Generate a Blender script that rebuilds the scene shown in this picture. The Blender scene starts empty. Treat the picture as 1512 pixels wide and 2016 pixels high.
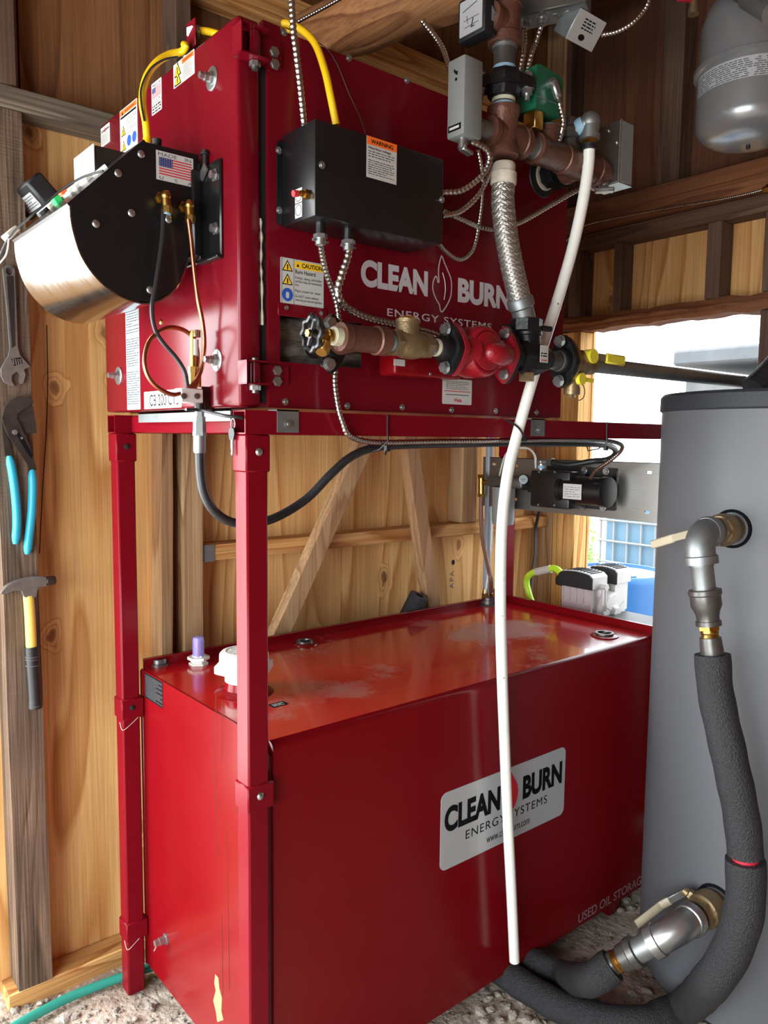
import bpy, bmesh, math, random
from mathutils import Vector as V, Matrix
from mathutils.geometry import tessellate_polygon
random.seed(7)
sc = bpy.context.scene
col = sc.collection

# ------------------------------------------------------------------ camera
CAM = V((-0.83914, -1.37168, 1.56404))
FW = V((0.63682417, 0.76510949, -0.09519687))
RT = V((0.76921963, -0.6388919, 0.01087634))
UP = V((0.05249892, 0.08015361, 0.99539905))
FPX = 1541.06
cd = bpy.data.cameras.new('camera')
cam = bpy.data.objects.new('camera', cd)
col.objects.link(cam)
cd.sensor_fit = 'VERTICAL'
cd.sensor_height = 24.0
cd.lens = FPX / 2016 * 24.0
cd.clip_start = 0.02
cd.clip_end = 200
M3 = Matrix((RT, UP, -FW)).transposed()
cam.matrix_world = Matrix.Translation(CAM) @ M3.to_4x4()
sc.camera = cam

# ------------------------------------------------------------------ world and exposure
w = bpy.data.worlds.new('overcast_sky')
sc.world = w
w.use_nodes = True
bg = w.node_tree.nodes['Background']
bg.inputs['Color'].default_value = (0.86, 0.93, 1.0, 1)
bg.inputs['Strength'].default_value = 2.6
sc.view_settings.view_transform = 'Standard'
sc.view_settings.look = 'None'
sc.view_settings.exposure = 1.24
sc.view_settings.gamma = 1.0
sc.view_settings.use_curve_mapping = False
try:
    sc.cycles.max_bounces = 9
    sc.cycles.diffuse_bounces = 6
    sc.cycles.glossy_bounces = 5
    sc.cycles.use_denoising = True
    sc.cycles.sample_clamp_indirect = 6.0
except Exception:
    pass


def area(name, loc, aim, sx, sy, power, color=(1, 1, 1)):
    l = bpy.data.lights.new(name, 'AREA')
    l.shape = 'RECTANGLE'
    l.size, l.size_y, l.energy, l.color = sx, sy, power, color
    o = bpy.data.objects.new(name, l)
    col.objects.link(o)
    o.location = loc
    o.rotation_euler = (V(aim) - V(loc)).to_track_quat('-Z', 'Y').to_euler()
    return o


# daylight falling in through the wide door opening in the left wall, beside the tool stud
area('doorway_daylight', (-1.42, 0.99, 1.20), (-0.75, -0.1, 1.10), 1.75, 2.2, 58, (0.97, 0.99, 1.0))

# added fill lamp in the assumed front doorway behind the camera's left shoulder
area('front_fill', (-2.62, -1.15, 1.15), (0.8, -0.2, 1.5), 2.3, 2.1, 52, (0.97, 0.99, 1.0))

# ------------------------------------------------------------------ geometry helpers


def P(u, v, x=None, y=None, z=None):
    """point of a surveyed plane (x=, y= or z= metres) seen at photo pixel u, v"""
    d = FW + RT * ((u - 756) / FPX) + UP * ((1008 - v) / FPX)
    i, t = (0, x) if x is not None else (1, y) if y is not None else (2, z)
    return CAM + d * ((t - CAM[i]) / d[i])


def basis(d):
    d = V(d).normalized()
    a = V((0, 0, 1)) if abs(d.z) < 0.9 else V((1, 0, 0))
    u = a.cross(d).normalized()
    return u, d.cross(u), d


def spline(pts, n=10):
    pts = [V(p) for p in pts]
    if len(pts) < 3:
        return [pts[0].lerp(pts[1], i / n) for i in range(n + 1)]
    q = [pts[0] * 2 - pts[1]] + pts + [pts[-1] * 2 - pts[-2]]
    out = []
    for i in range(1, len(q) - 2):
        a, b, c, d = q[i - 1:i + 3]
        for k in range(n):
            t = k / n
            out.append(0.5 * (2 * b + (c - a) * t + (2 * a - 5 * b + 4 * c - d) * t * t + (3 * b - a - 3 * c + d) * t ** 3))
    out.append(pts[-1])
    return out


def resample(path, step):
    out, acc = [path[0]], 0.0
    for a, b in zip(path, path[1:]):
        L = (b - a).length
        if L < 1e-9:
            continue
        t = step - acc
        while t <= L:
            out.append(a.lerp(b, t / L))
            t += step
        acc = L - (t - step)
    if (out[-1] - path[-1]).length > step * 0.3:
        out.append(path[-1])
    else:
        out[-1] = path[-1]
    return out


class MB:
    """collects shapes; build() links them as one mesh object"""

    def __init__(s):
        s.v, s.f = [], []

    def add(s, vs, fs):
        n = len(s.v)
        s.v += [V(p) for p in vs]
        s.f += [[i + n for i in f] for f in fs]
        return s

    def box(s, lo, hi, bev=0.0, M=None, seg=1):
        lo, hi = V(lo), V(hi)
        lo, hi = V([min(a, b) for a, b in zip(lo, hi)]), V([max(a, b) for a, b in zip(lo, hi)])
        bm = bmesh.new()
        bmesh.ops.create_cube(bm, size=1)
        c, d = (lo + hi) / 2, hi - lo
        for v in bm.verts:
            v.co = V((c.x + v.co.x * d.x, c.y + v.co.y * d.y, c.z + v.co.z * d.z))
        if bev > 0:
            bmesh.ops.bevel(bm, geom=bm.edges[:], offset=min(bev, min(d) * 0.45), segments=seg, affect='EDGES', profile=0.5)
        bm.verts.index_update()
        vs = [v.co.copy() for v in bm.verts]
        if M is not None:
            vs = [M @ v for v in vs]
        s.add(vs, [[v.index for v in f.verts] for f in bm.faces])
        bm.free()
        return s

    def obox(s, c, size, ax, ay, az, bev=0.0, seg=1):
        """box round c with half axes directions ax, ay, az"""
        M = Matrix((V(ax).normalized(), V(ay).normalized(), V(az).normalized())).transposed().to_4x4()
        M.translation = V(c)
        h = V(size) / 2
        return s.box(-h, h, bev, M, seg)

    def bar(s, a, b, wd, ht, up=(0, 0, 1), bev=0.0):
        a, b = V(a), V(b)
        d = (b - a)
        x = d.normalized()
        y = V(up).cross(x).normalized()
        z = x.cross(y)
        return s.obox((a + b) / 2, (d.length, wd, ht), x, y, z, bev)

    def lathe(s, o, d, prof, seg=20, caps=True, rot=0.0):
        u, v, d = basis(d)
        o = V(o)
        n0, vs, fs = 0, [], []
        for t, r in prof:
            for k in range(seg):
                a = 2 * math.pi * k / seg + rot
                vs.append(o + d * t + (u * math.cos(a) + v * math.sin(a)) * r)
        for i in range(len(prof) - 1):
            for k in range(seg):
                k2 = (k + 1) % seg
                fs.append([i * seg + k, i * seg + k2, (i + 1) * seg + k2, (i + 1) * seg + k])
        if caps:
            fs.append(list(range(seg))[::-1])
            fs.append([(len(prof) - 1) * seg + k for k in range(seg)])
        return s.add(vs, fs)

    def cyl(s, a, b, r, seg=16, r2=None, rot=0.0):
        a, b = V(a), V(b)
        return s.lathe(a, b - a, [(0, r), ((b - a).length, r if r2 is None else r2)], seg, True, rot)

    def hexa(s, a, b, r, rot=0.0):
        return s.cyl(a, b, r, 6, None, rot)

    def tube(s, path, r, seg=10, caps=True, flat=1.0):
        path = [V(p) for p in path]
        N = len(path)
        rf = r if callable(r) else (lambda i: r)
        t = (path[1] - path[0]).normalized()
        u, v, _ = basis(t)
        vs, fs = [], []
        for i, p in enumerate(path):
            t2 = (path[min(i + 1, N - 1)] - path[max(i - 1, 0)]).normalized()
            q = t.rotation_difference(t2)
            u = q @ u
            u = (u - t2 * u.dot(t2)).normalized()
            v = t2.cross(u)
            t = t2
            R = rf(i)
            for k in range(seg):
                a = 2 * math.pi * k / seg
                vs.append(p + (u * math.cos(a) * flat + v * math.sin(a)) * R)
        for i in range(N - 1):
            for k in range(seg):
                k2 = (k + 1) % seg
                fs.append([i * seg + k, i * seg + k2, (i + 1) * seg + k2, (i + 1) * seg + k])
        if caps:
            fs.append(list(range(seg))[::-1])
            fs.append([(N - 1) * seg + k for k in range(seg)])
        return s.add(vs, fs)

    def ball(s, c, r, seg=12, sq=(1, 1, 1)):
        c = V(c)
        vs, fs = [], []
        n = seg // 2
        for i in range(n + 1):
            th = math.pi * i / n
            for k in range(seg):
                a = 2 * math.pi * k / seg
                vs.append(c + V((r * sq[0] * math.sin(th) * math.cos(a), r * sq[1] * math.sin(th) * math.sin(a), r * sq[2] * math.cos(th))))
        for i in range(n):
            for k in range(seg):
                k2 = (k + 1) % seg
                fs.append([i * seg + k, (i + 1) * seg + k, (i + 1) * seg + k2, i * seg + k2])
        return s.add(vs, fs)

    def poly(s, F, loops, h0, h1):
        """flat shape (first loop outline, further loops holes) on frame F from height h0 to h1"""
        pts = [[V((a, b, 0)) for a, b in lp] for lp in loops]
        tri = tessellate_polygon(pts)
        flat = [p for lp in pts for p in lp]
        n = len(flat)
        vs = [F.p(p.x, p.y, h1) for p in flat] + [F.p(p.x, p.y, h0) for p in flat]
        fs = []
        if len(loops) == 1 and len(flat) <= 8:
            fs = [list(range(n)), list(range(n, 2 * n))[::-1]]
        else:
            for a, b, c in tri:
                fs += [[a, b, c], [c + n, b + n, a + n]]
        k = 0
        for lp in pts:
            m = len(lp)
            for i in range(m):
                j = (i + 1) % m
                fs.append([k + i, k + j, k + j + n, k + i + n])
            k += m
        return s.add(vs, fs)

    def build(s, name, mat, parent=None, sharp=38, weld=False):
        me = bpy.data.meshes.new(name)
        o = V((0, 0, 0))
        q = parent
        while q is not None:
            o = o + q.location
            q = q.parent
        own = V((0, 0, 0))
        if parent is None:
            lo = V([min(p[i] for p in s.v) for i in range(3)])
            hi = V([max(p[i] for p in s.v) for i in range(3)])
            own = V(((lo.x + hi.x) / 2, (lo.y + hi.y) / 2, lo.z))
        me.from_pydata([p - o - own for p in s.v], [], s.f)
        bm = bmesh.new()
        bm.from_mesh(me)
        if weld:
            bmesh.ops.remove_doubles(bm, verts=bm.verts[:], dist=1e-5)
        bmesh.ops.recalc_face_normals(bm, faces=bm.faces[:])
        bm.to_mesh(me)
        bm.free()
        for p in me.polygons:
            p.use_smooth = True
        me.set_sharp_from_angle(angle=math.radians(sharp))
        me.materials.append(mat)
        ob = bpy.data.objects.new(name, me)
        ob.location = own
        col.objects.link(ob)
        ob.parent = parent
        return ob


class Fr:
    """flat frame: kind 'y' is a wall facing -Y, 'x' one facing -X, 'z' a top facing +Z"""

    def __init__(s, kind, at):
        s.k, s.at = kind, at

    def q(s, u, v):
        if s.k == 'y':
            p = P(u, v, y=s.at)
            return (p.x, p.z)
        if s.k == 'x':
            p = P(u, v, x=s.at)
            return (-p.y, p.z)
        p = P(u, v, z=s.at)
        return (p.x, p.y)

    def p(s, a, b, h=0.0):
        if s.k == 'y':
            return V((a, s.at - h, b))
        if s.k == 'x':
            return V((s.at - h, -a, b))
        return V((a, b, s.at + h))

    def n(s):
        return {'y': V((0, -1, 0)), 'x': V((-1, 0, 0)), 'z': V((0, 0, 1))}[s.k]


class GF:
    """free frame with origin o and axes u, v"""

    def __init__(s, o, u, v):
        s.o, s.u, s.w = V(o), V(u).normalized(), V(v).normalized()
        s.nn = s.u.cross(s.w).normalized()

    def p(s, a, b, h=0.0):
        return s.o + s.u * a + s.w * b + s.nn * h

    def n(s):
        return s.nn


def rect(a0, b0, a1, b1, r=0.0, n=4):
    a0, a1 = min(a0, a1), max(a0, a1)
    b0, b1 = min(b0, b1), max(b0, b1)
    if r <= 0:
        return [(a0, b0), (a1, b0), (a1, b1), (a0, b1)]
    out = []
    for cx, cy, s in ((a1 - r, b0 + r, -90), (a1 - r, b1 - r, 0), (a0 + r, b1 - r, 90), (a0 + r, b0 + r, 180)):
        for i in range(n + 1):
            t = math.radians(s + 90 * i / n)
            out.append((cx + r * math.cos(t), cy + r * math.sin(t)))
    return out


def disc(a, b, r, n=16, ry=None):
    return [(a + r * math.cos(2 * math.pi * i / n), b + (ry or r) * math.sin(2 * math.pi * i / n)) for i in range(n)]


def thing(name, label, cat, loc, group=None):
    o = bpy.data.objects.new(name, None)
    col.objects.link(o)
    o.location = loc
    o.empty_display_size = 0.05
    return tag(o, label, cat, group)


def tag(o, label=None, cat=None, group=None, kind=None):
    for k, val in (('label', label), ('category', cat), ('group', group), ('kind', kind)):
        if val:
            o[k] = val
    return o


def text(body, F, a, b, size, mat, parent, name='lettering', align='LEFT', bold=0.0, xs=1.0, h=0.0006, ext=0.0003, sp=1.0, shear=0.0, width=None, lead=1.0):
    """flat lettering on frame F; a, b is the baseline start (or centre); width fits the line to that length"""
    c = bpy.data.curves.new('t', 'FONT')
    c.body, c.size, c.align_x = body, 1.0, align
    c.resolution_u = 6 if size > 0.03 else 3
    c.offset = bold
    c.space_character = sp
    c.space_line = lead
    c.shear = shear
    o = bpy.data.objects.new('t', c)
    me = o.to_mesh()
    vs = [v.co.copy() for v in me.vertices]
    fs = [list(p.vertices) for p in me.polygons]
    o.to_mesh_clear()
    bpy.data.objects.remove(o)
    bpy.data.curves.remove(c)
    if not vs:
        return None
    if width:
        lo, hi = min(p.x for p in vs), max(p.x for p in vs)
        xs = width / (size * (hi - lo))
        if align == 'LEFT':
            a -= lo * size * xs
    mb = MB()
    mb.v = [F.p(a + p.x * size * xs, b + p.y * size, h) for p in vs]
    mb.f = fs
    return mb.build(name, mat, parent)


def lines(F, rects, mat, parent, name='small_print', h=0.0006):
    mb = MB()
    for a0, b0, a1, b1 in rects:
        mb.add([F.p(a0, b0, h), F.p(a1, b0, h), F.p(a1, b1, h), F.p(a0, b1, h)], [[0, 1, 2, 3]])
    return mb.build(name, mat, parent)


def print_rows(F, a0, b0, a1, b1, n, mat, parent, name='small_print', fill=0.45, seed=1, h=0.0006):
    """rows of print too small to read: short word-length dashes"""
    rr = random.Random(seed)
    out = []
    dy = (b1 - b0) / n
    for i in range(n):
        y = b1 - dy * (i + 0.72)
        a = a0
        end = a0 + (a1 - a0) * (rr.uniform(0.55, 1.0) if i % 3 == 2 else 1.0)
        while a < end - dy * 0.4:
            wd = dy * rr.uniform(0.7, 2.6)
            e = min(a + wd, end)
            out.append((a, y, e, y + dy * fill))
            a = e + dy * 0.45
    return lines(F, out, mat, parent, name, h)


# ------------------------------------------------------------------ materials


def srgb(r, g, b):
    f = lambda c: (c / 255 / 12.92) if c <= 10 else ((c / 255 + 0.055) / 1.055) ** 2.4
    return (f(r), f(g), f(b), 1)


def newmat(name):
    m = bpy.data.materials.new(name)
    m.use_nodes = True
    nt = m.node_tree
    return m, nt, nt.nodes, nt.links, nt.nodes['Principled BSDF']


def mat(name, c, rough=0.5, metal=0.0, var=0.0, vscale=8.0, bump=0.0, bscale=60.0, coat=0.0, spec=0.5, c2=None, stretch=(1, 1, 1), emit=0.0, alpha=1.0, trans=0.0, detail=6, thr=(0.35, 0.7), rvar=0.0):
    m, nt, N, L, b = newmat(name)
    b.inputs['Roughness'].default_value = rough
    b.inputs['Metallic'].default_value = metal
    b.inputs['Base Color'].default_value = c
    b.inputs['Specular IOR Level'].default_value = spec
    b.inputs['Coat Weight'].default_value = coat
    b.inputs['Coat Roughness'].default_value = 0.12
    if trans:
        b.inputs['Transmission Weight'].default_value = trans
    if emit:
        b.inputs['Emission Color'].default_value = c
        b.inputs['Emission Strength'].default_value = emit
    b.inputs['Alpha'].default_value = alpha
    if var or bump or c2 or rvar:
        tc = N.new('ShaderNodeTexCoord')
        mp = N.new('ShaderNodeMapping')
        mp.inputs['Scale'].default_value = stretch
        L.new(tc.outputs['Object'], mp.inputs['Vector'])
        nz = N.new('ShaderNodeTexNoise')
        nz.inputs['Scale'].default_value = vscale
        nz.inputs['Detail'].default_value = detail
        nz.inputs['Roughness'].default_value = 0.62
        L.new(mp.outputs['Vector'], nz.inputs['Vector'])
        if var or c2:
            rp = N.new('ShaderNodeValToRGB')
            rp.color_ramp.elements[0].position, rp.color_ramp.elements[1].position = thr
            k = 1 - var
            rp.color_ramp.elements[0].color = c2 if c2 else (c[0] * k, c[1] * k, c[2] * k, 1)
            rp.color_ramp.elements[1].color = c
            L.new(nz.outputs['Fac'], rp.inputs['Fac'])
            L.new(rp.outputs['Color'], b.inputs['Base Color'])
        if rvar:
            mr = N.new('ShaderNodeMapRange')
            mr.inputs['To Min'].default_value = max(0.02, rough - rvar)
            mr.inputs['To Max'].default_value = min(1, rough + rvar)
            L.new(nz.outputs['Fac'], mr.inputs['Value'])
            L.new(mr.outputs['Result'], b.inputs['Roughness'])
        if bump:
            n2 = N.new('ShaderNodeTexNoise')
            n2.inputs['Scale'].default_value = bscale
            n2.inputs['Detail'].default_value = 5
            L.new(mp.outputs['Vector'], n2.inputs['Vector'])
            bp = N.new('ShaderNodeBump')
            bp.inputs['Strength'].default_value = bump
            bp.inputs['Distance'].default_value = 0.01
            L.new(n2.outputs['Fac'], bp.inputs['Height'])
            L.new(bp.outputs['Normal'], b.inputs['Normal'])
    return m


def wood(name, light, dark, knot, grain='z', rings=9.0, width=5.0, length=0.55, knots=3.2, rough=0.75, bump=0.15, stain=None, stain_amt=0.0, fine=0.35, kscale=(1, 1, 0.62), saw=0.0, flat=None):
    """rotary-cut / plank grain: contour bands of a field stretched along the grain, pulled into rings round knots"""
    m, nt, N, L, b = newmat(name)
    b.inputs['Roughness'].default_value = rough
    b.inputs['Specular IOR Level'].default_value = 0.25
    tc = N.new('ShaderNodeTexCoord')
    oi = N.new('ShaderNodeObjectInfo')
    off = N.new('ShaderNodeVectorMath')
    off.operation = 'MULTIPLY_ADD'
    cmb = N.new('ShaderNodeCombineXYZ')
    for i in range(3):
        L.new(oi.outputs['Random'], cmb.inputs[i])
    off.inputs[1].default_value = (13.0, 7.0, 9.0)
    L.new(cmb.outputs[0], off.inputs[0])
    L.new(tc.outputs['Object'], off.inputs[2])
    sx = {'x': (length, width, width), 'y': (width, length, width), 'z': (width, width, length)}[grain]
    mp = N.new('ShaderNodeMapping')
    mp.inputs['Scale'].default_value = sx
    L.new(off.outputs[0], mp.inputs['Vector'])
    nz = N.new('ShaderNodeTexNoise')
    nz.inputs['Scale'].default_value = 1.0
    nz.inputs['Detail'].default_value = 1.5
    nz.inputs['Roughness'].default_value = 0.4
    L.new(mp.outputs[0], nz.inputs['Vector'])
    # knots
    kp = N.new('ShaderNodeMapping')
    ks = {'x': (kscale[2], kscale[0], kscale[1]), 'y': (kscale[0], kscale[2], kscale[1]), 'z': kscale}[grain]
    ks = [0.0 if flat == 'xyz'[i] else k for i, k in enumerate(ks)]
    kp.inputs['Scale'].default_value = [k * knots for k in ks]
    L.new(off.outputs[0], kp.inputs['Vector'])
    vo = N.new('ShaderNodeTexVoronoi')
    vo.inputs['Scale'].default_value = 1.0
    if flat:
        vo.voronoi_dimensions = '2D'
        se = N.new('ShaderNodeSeparateXYZ')
        ce_ = N.new('ShaderNodeCombineXYZ')
        L.new(kp.outputs[0], se.inputs[0])
        L.new(se.outputs[1 if flat == 'x' else 0], ce_.inputs[0])
        L.new(se.outputs[2], ce_.inputs[1])
        dz = N.new('ShaderNodeTexNoise')
        dz.inputs['Scale'].default_value = 2.6
        dz.inputs['Detail'].default_value = 3
        L.new(ce_.outputs[0], dz.inputs['Vector'])
        da = N.new('ShaderNodeVectorMath')
        da.operation = 'MULTIPLY_ADD'
        da.inputs[1].default_value = (0.30, 0.30, 0.0)
        L.new(dz.outputs['Color'], da.inputs[0])
        L.new(ce_.outputs[0], da.inputs[2])
        L.new(da.outputs[0], vo.inputs['Vector'])
    else:
        L.new(kp.outputs[0], vo.inputs['Vector'])
    kd = N.new('ShaderNodeMapRange')
    kd.inputs['From Min'].default_value = 0.0
    kd.inputs['From Max'].default_value = 0.20
    kd.inputs['To Min'].default_value = 1.0
    kd.inputs['To Max'].default_value = 0.0
    kd.interpolation_type = 'SMOOTHSTEP'
    L.new(vo.outputs['Distance'], kd.inputs['Value'])
    sc_ = N.new('ShaderNodeSeparateColor')
    L.new(vo.outputs['Color'], sc_.inputs[0])
    gate = N.new('ShaderNodeMath')
    gate.operation = 'GREATER_THAN'
    gate.inputs[1].default_value = 0.5
    L.new(sc_.outputs[0], gate.inputs[0])
    kg = N.new('ShaderNodeMath')
    kg.operation = 'MULTIPLY'
    L.new(kd.outputs[0], kg.inputs[0])
    L.new(gate.outputs[0], kg.inputs[1])
    ad = N.new('ShaderNodeMath')
    ad.operation = 'MULTIPLY_ADD'
    L.new(kg.outputs[0], ad.inputs[0])
    ad.inputs[1].default_value = 0.24
    L.new(nz.outputs['Fac'], ad.inputs[2])
    ml = N.new('ShaderNodeMath')
    ml.operation = 'MULTIPLY'
    ml.inputs[1].default_value = rings
    L.new(ad.outputs[0], ml.inputs[0])
    fr = N.new('ShaderNodeMath')
    fr.operation = 'FRACT'
    L.new(ml.outputs[0], fr.inputs[0])
    rp = N.new('ShaderNodeValToRGB')
    e = rp.color_ramp.elements
    e[0].position, e[0].color = 0.0, light
    e[1].position, e[1].color = 0.62, [a * 0.6 + c * 0.4 for a, c in zip(light, dark)]
    x = e.new(0.86)
    x.color = dark
    x = e.new(0.97)
    x.color = light
    L.new(fr.outputs[0], rp.inputs['Fac'])
    # fine fibre
    fp = N.new('ShaderNodeMapping')
    fs = {'x': (3, 160, 160), 'y': (160, 3, 160), 'z': (160, 160, 3)}[grain]
    fp.inputs['Scale'].default_value = fs
    L.new(off.outputs[0], fp.inputs['Vector'])
    fn = N.new('ShaderNodeTexNoise')
    fn.inputs['Scale'].default_value = 1.0
    fn.inputs['Detail'].default_value = 3
    L.new(fp.outputs[0], fn.inputs['Vector'])
    fr2 = N.new('ShaderNodeMapRange')
    fr2.inputs['From Min'].default_value = 0.3
    fr2.inputs['From Max'].default_value = 0.7
    fr2.inputs['To Min'].default_value = 1 - fine
    fr2.inputs['To Max'].default_value = 1 + fine * 0.25
    L.new(fn.outputs['Fac'], fr2.inputs['Value'])
    mx = N.new('ShaderNodeMix')
    mx.data_type = 'RGBA'
    mx.blend_type = 'MULTIPLY'
    mx.inputs[0].default_value = 1.0
    L.new(rp.outputs[0], mx.inputs[6])
    L.new(fr2.outputs[0], mx.inputs[7])
    # knot core
    kc = N.new('ShaderNodeMapRange')
    kc.inputs['From Min'].default_value = 0.035
    kc.inputs['From Max'].default_value = 0.09
    kc.inputs['To Min'].default_value = 0.85
    kc.inputs['To Max'].default_value = 0.0
    L.new(vo.outputs['Distance'], kc.inputs['Value'])
    m2 = N.new('ShaderNodeMix')
    m2.data_type = 'RGBA'
    kq = N.new('ShaderNodeMath')
    kq.operation = 'MULTIPLY'
    L.new(kc.outputs[0], kq.inputs[0])
    L.new(gate.outputs[0], kq.inputs[1])
    L.new(kq.outputs[0], m2.inputs[0])
    L.new(mx.outputs[2], m2.inputs[6])
    m2.inputs[7].default_value = knot
    last = m2.outputs[2]
    if stain:
        sn = N.new('ShaderNodeTexNoise')
        sn.inputs['Scale'].default_value = 2.2
        sn.inputs['Detail'].default_value = 5
        L.new(off.outputs[0], sn.inputs['Vector'])
        sr = N.new('ShaderNodeMapRange')
        sr.inputs['From Min'].default_value = 0.40
        sr.inputs['From Max'].default_value = 0.68
        sr.inputs['To Max'].default_value = stain_amt
        L.new(sn.outputs['Fac'], sr.inputs['Value'])
        m3 = N.new('ShaderNodeMix')
        m3.data_type = 'RGBA'
        L.new(sr.outputs[0], m3.inputs[0])
        L.new(last, m3.inputs[6])
        m3.inputs[7].default_value = stain
        last = m3.outputs[2]
    L.new(last, b.inputs['Base Color'])
    if bump:
        src = fn.outputs['Fac']
        if saw:
            sp_ = N.new('ShaderNodeMapping')
            sp_.inputs['Scale'].default_value = {'x': (saw, 4, 4), 'y': (4, saw, 4), 'z': (4, 4, saw)}[grain]
            L.new(off.outputs[0], sp_.inputs['Vector'])
            s2 = N.new('ShaderNodeTexNoise')
            s2.inputs['Scale'].default_value = 1.0
            L.new(sp_.outputs[0], s2.inputs['Vector'])
            a2 = N.new('ShaderNodeMath')
            a2.operation = 'ADD'
            L.new(src, a2.inputs[0])
            L.new(s2.outputs['Fac'], a2.inputs[1])
            src = a2.outputs[0]
        bp = N.new('ShaderNodeBump')
        bp.inputs['Strength'].default_value = bump
        bp.inputs['Distance'].default_value = 0.004
        L.new(src, bp.inputs['Height'])
        L.new(bp.outputs['Normal'], b.inputs['Normal'])
    return m


Mt = {}
for k_, fl_ in (('ply', 'y'), ('ply_b', 'x')):
    Mt[k_] = wood('plywood_fir_' + fl_, srgb(232, 186, 122), srgb(186, 128, 70), srgb(88, 48, 26), rings=11, stain=srgb(196, 140, 84), stain_amt=0.5, knots=4.6, flat=fl_, width=4.0, length=0.45, fine=0.28)
Mt['ply_dark'] = wood('plywood_shaded', srgb(150, 104, 66), srgb(112, 72, 44), srgb(56, 32, 20), rings=8, stain=srgb(86, 62, 46), stain_amt=0.75, flat='y')  # upper wall sheets: shade high on the wall put into the colour
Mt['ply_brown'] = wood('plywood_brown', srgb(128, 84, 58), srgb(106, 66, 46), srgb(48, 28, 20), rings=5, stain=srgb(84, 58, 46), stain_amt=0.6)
Mt['stud_z'] = wood('rough_sawn_grey', srgb(126, 106, 88), srgb(94, 76, 62), srgb(54, 42, 34), rings=9, width=9, length=0.8, fine=0.7, bump=0.6, saw=190, stain=srgb(78, 64, 54), stain_amt=0.8, knots=2.2)
Mt['stud_lt'] = wood('weathered_stud', srgb(196, 164, 122), srgb(150, 112, 78), srgb(96, 56, 34), rings=7, width=9, length=0.7, fine=0.4, bump=0.3, stain=srgb(158, 116, 82), stain_amt=0.7, knots=2.4)
Mt['grey_x'] = wood('weathered_grey_plank', srgb(136, 124, 108), srgb(104, 92, 80), srgb(60, 50, 42), grain='x', rings=7, width=9, length=0.8, fine=0.5, bump=0.4, stain=srgb(98, 88, 76), stain_amt=0.6, knots=2)
Mt['fir_x'] = wood('fir_girt', srgb(214, 166, 104), srgb(170, 110, 58), srgb(96, 52, 28), grain='x', rings=8, width=9, length=0.7, knots=2.5)
Mt['fir_z'] = wood('fir_jamb', srgb(226, 180, 112), srgb(184, 124, 66), srgb(110, 62, 34), rings=8, width=9, length=0.7, knots=2.5)
Mt['fir_y'] = wood('brown_plank', srgb(150, 98, 62), srgb(112, 66, 42), srgb(56, 32, 22), grain='y', rings=8, width=9, length=0.7, knots=2.5, stain=srgb(90, 64, 50), stain_amt=0.5)
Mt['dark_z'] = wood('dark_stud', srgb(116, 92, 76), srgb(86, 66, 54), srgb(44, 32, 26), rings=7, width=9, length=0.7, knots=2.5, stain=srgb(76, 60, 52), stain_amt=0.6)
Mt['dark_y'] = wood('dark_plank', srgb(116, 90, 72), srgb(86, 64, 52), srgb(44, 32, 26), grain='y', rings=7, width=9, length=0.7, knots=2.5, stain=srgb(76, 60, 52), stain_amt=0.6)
Mt['log'] = wood('peeled_log', srgb(176, 124, 80), srgb(126, 76, 46), srgb(76, 42, 26), grain='y', rings=8, width=7, length=0.9, knots=2.6, stain=srgb(136, 100, 70), stain_amt=0.6)
Mt['red'] = mat('crimson_enamel', srgb(106, 10, 25), 0.22, 0, var=0.12, vscale=3, coat=0.0, spec=0.24, rvar=0.06, bump=0.03, bscale=9)
Mt['red_tank'] = mat('red_tank_enamel', srgb(112, 8, 16), 0.20, 0, var=0.10, vscale=4, coat=0.0, spec=0.24, rvar=0.08, bump=0.02, bscale=5)
Mt['red_frame'] = mat('red_frame_enamel', srgb(112, 10, 24), 0.26, 0, var=0.08, vscale=6, coat=0.0, spec=0.12)
Mt['red_cast'] = mat('red_cast_iron', srgb(140, 14, 30), 0.30, 0, var=0.1, bump=0.25, bscale=220, coat=0.3)
Mt['black'] = mat('black_enamel', srgb(18, 20, 22), 0.33, 0, var=0.2, vscale=20, coat=0.15)
Mt['blackmat'] = mat('black_plastic', srgb(22, 23, 26), 0.5, 0)
Mt['iron'] = mat('black_iron', srgb(28, 29, 31), 0.38, 0.3, var=0.3, bump=0.15, bscale=90)
Mt['steel'] = mat('dark_steel', srgb(104, 103, 100), 0.34, 0.65, var=0.3, vscale=30)
Mt['zinc'] = mat('zinc_plate', srgb(178, 182, 182), 0.32, 0.9, var=0.2, vscale=40)
Mt['galv'] = mat('galvanised_steel', srgb(146, 152, 152), 0.48, 0.8, var=0.22, vscale=24, detail=3)
Mt['galvdark'] = mat('brushed_steel_plate', srgb(150, 150, 146), 0.34, 0.9, var=0.15, vscale=10, stretch=(1, 1, 30))
Mt['chrome'] = mat('polished_steel', srgb(184, 182, 174), 0.17, 1, var=0.08, vscale=6, stretch=(1, 14, 1), rvar=0.07)
Mt['flex'] = mat('flex_conduit_steel', srgb(186, 186, 182), 0.26, 1)
Mt['braid'] = mat('stainless_wire', srgb(176, 174, 168), 0.36, 0.9)
Mt['brass'] = mat('brass', srgb(196, 158, 84), 0.3, 1, var=0.25, vscale=40)
Mt['bronze'] = mat('cast_bronze', srgb(158, 138, 104), 0.42, 0.75, var=0.3, vscale=40, bump=0.15, bscale=160)
Mt['brown'] = mat('brown_cast_iron', srgb(112, 74, 60), 0.42, 0.35, var=0.35, vscale=30, bump=0.2, bscale=120)
Mt['copper'] = mat('copper', srgb(190, 122, 92), 0.3, 1, var=0.3, vscale=25)
Mt['white'] = mat('white_plastic', srgb(214, 214, 208), 0.38, 0)
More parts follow.
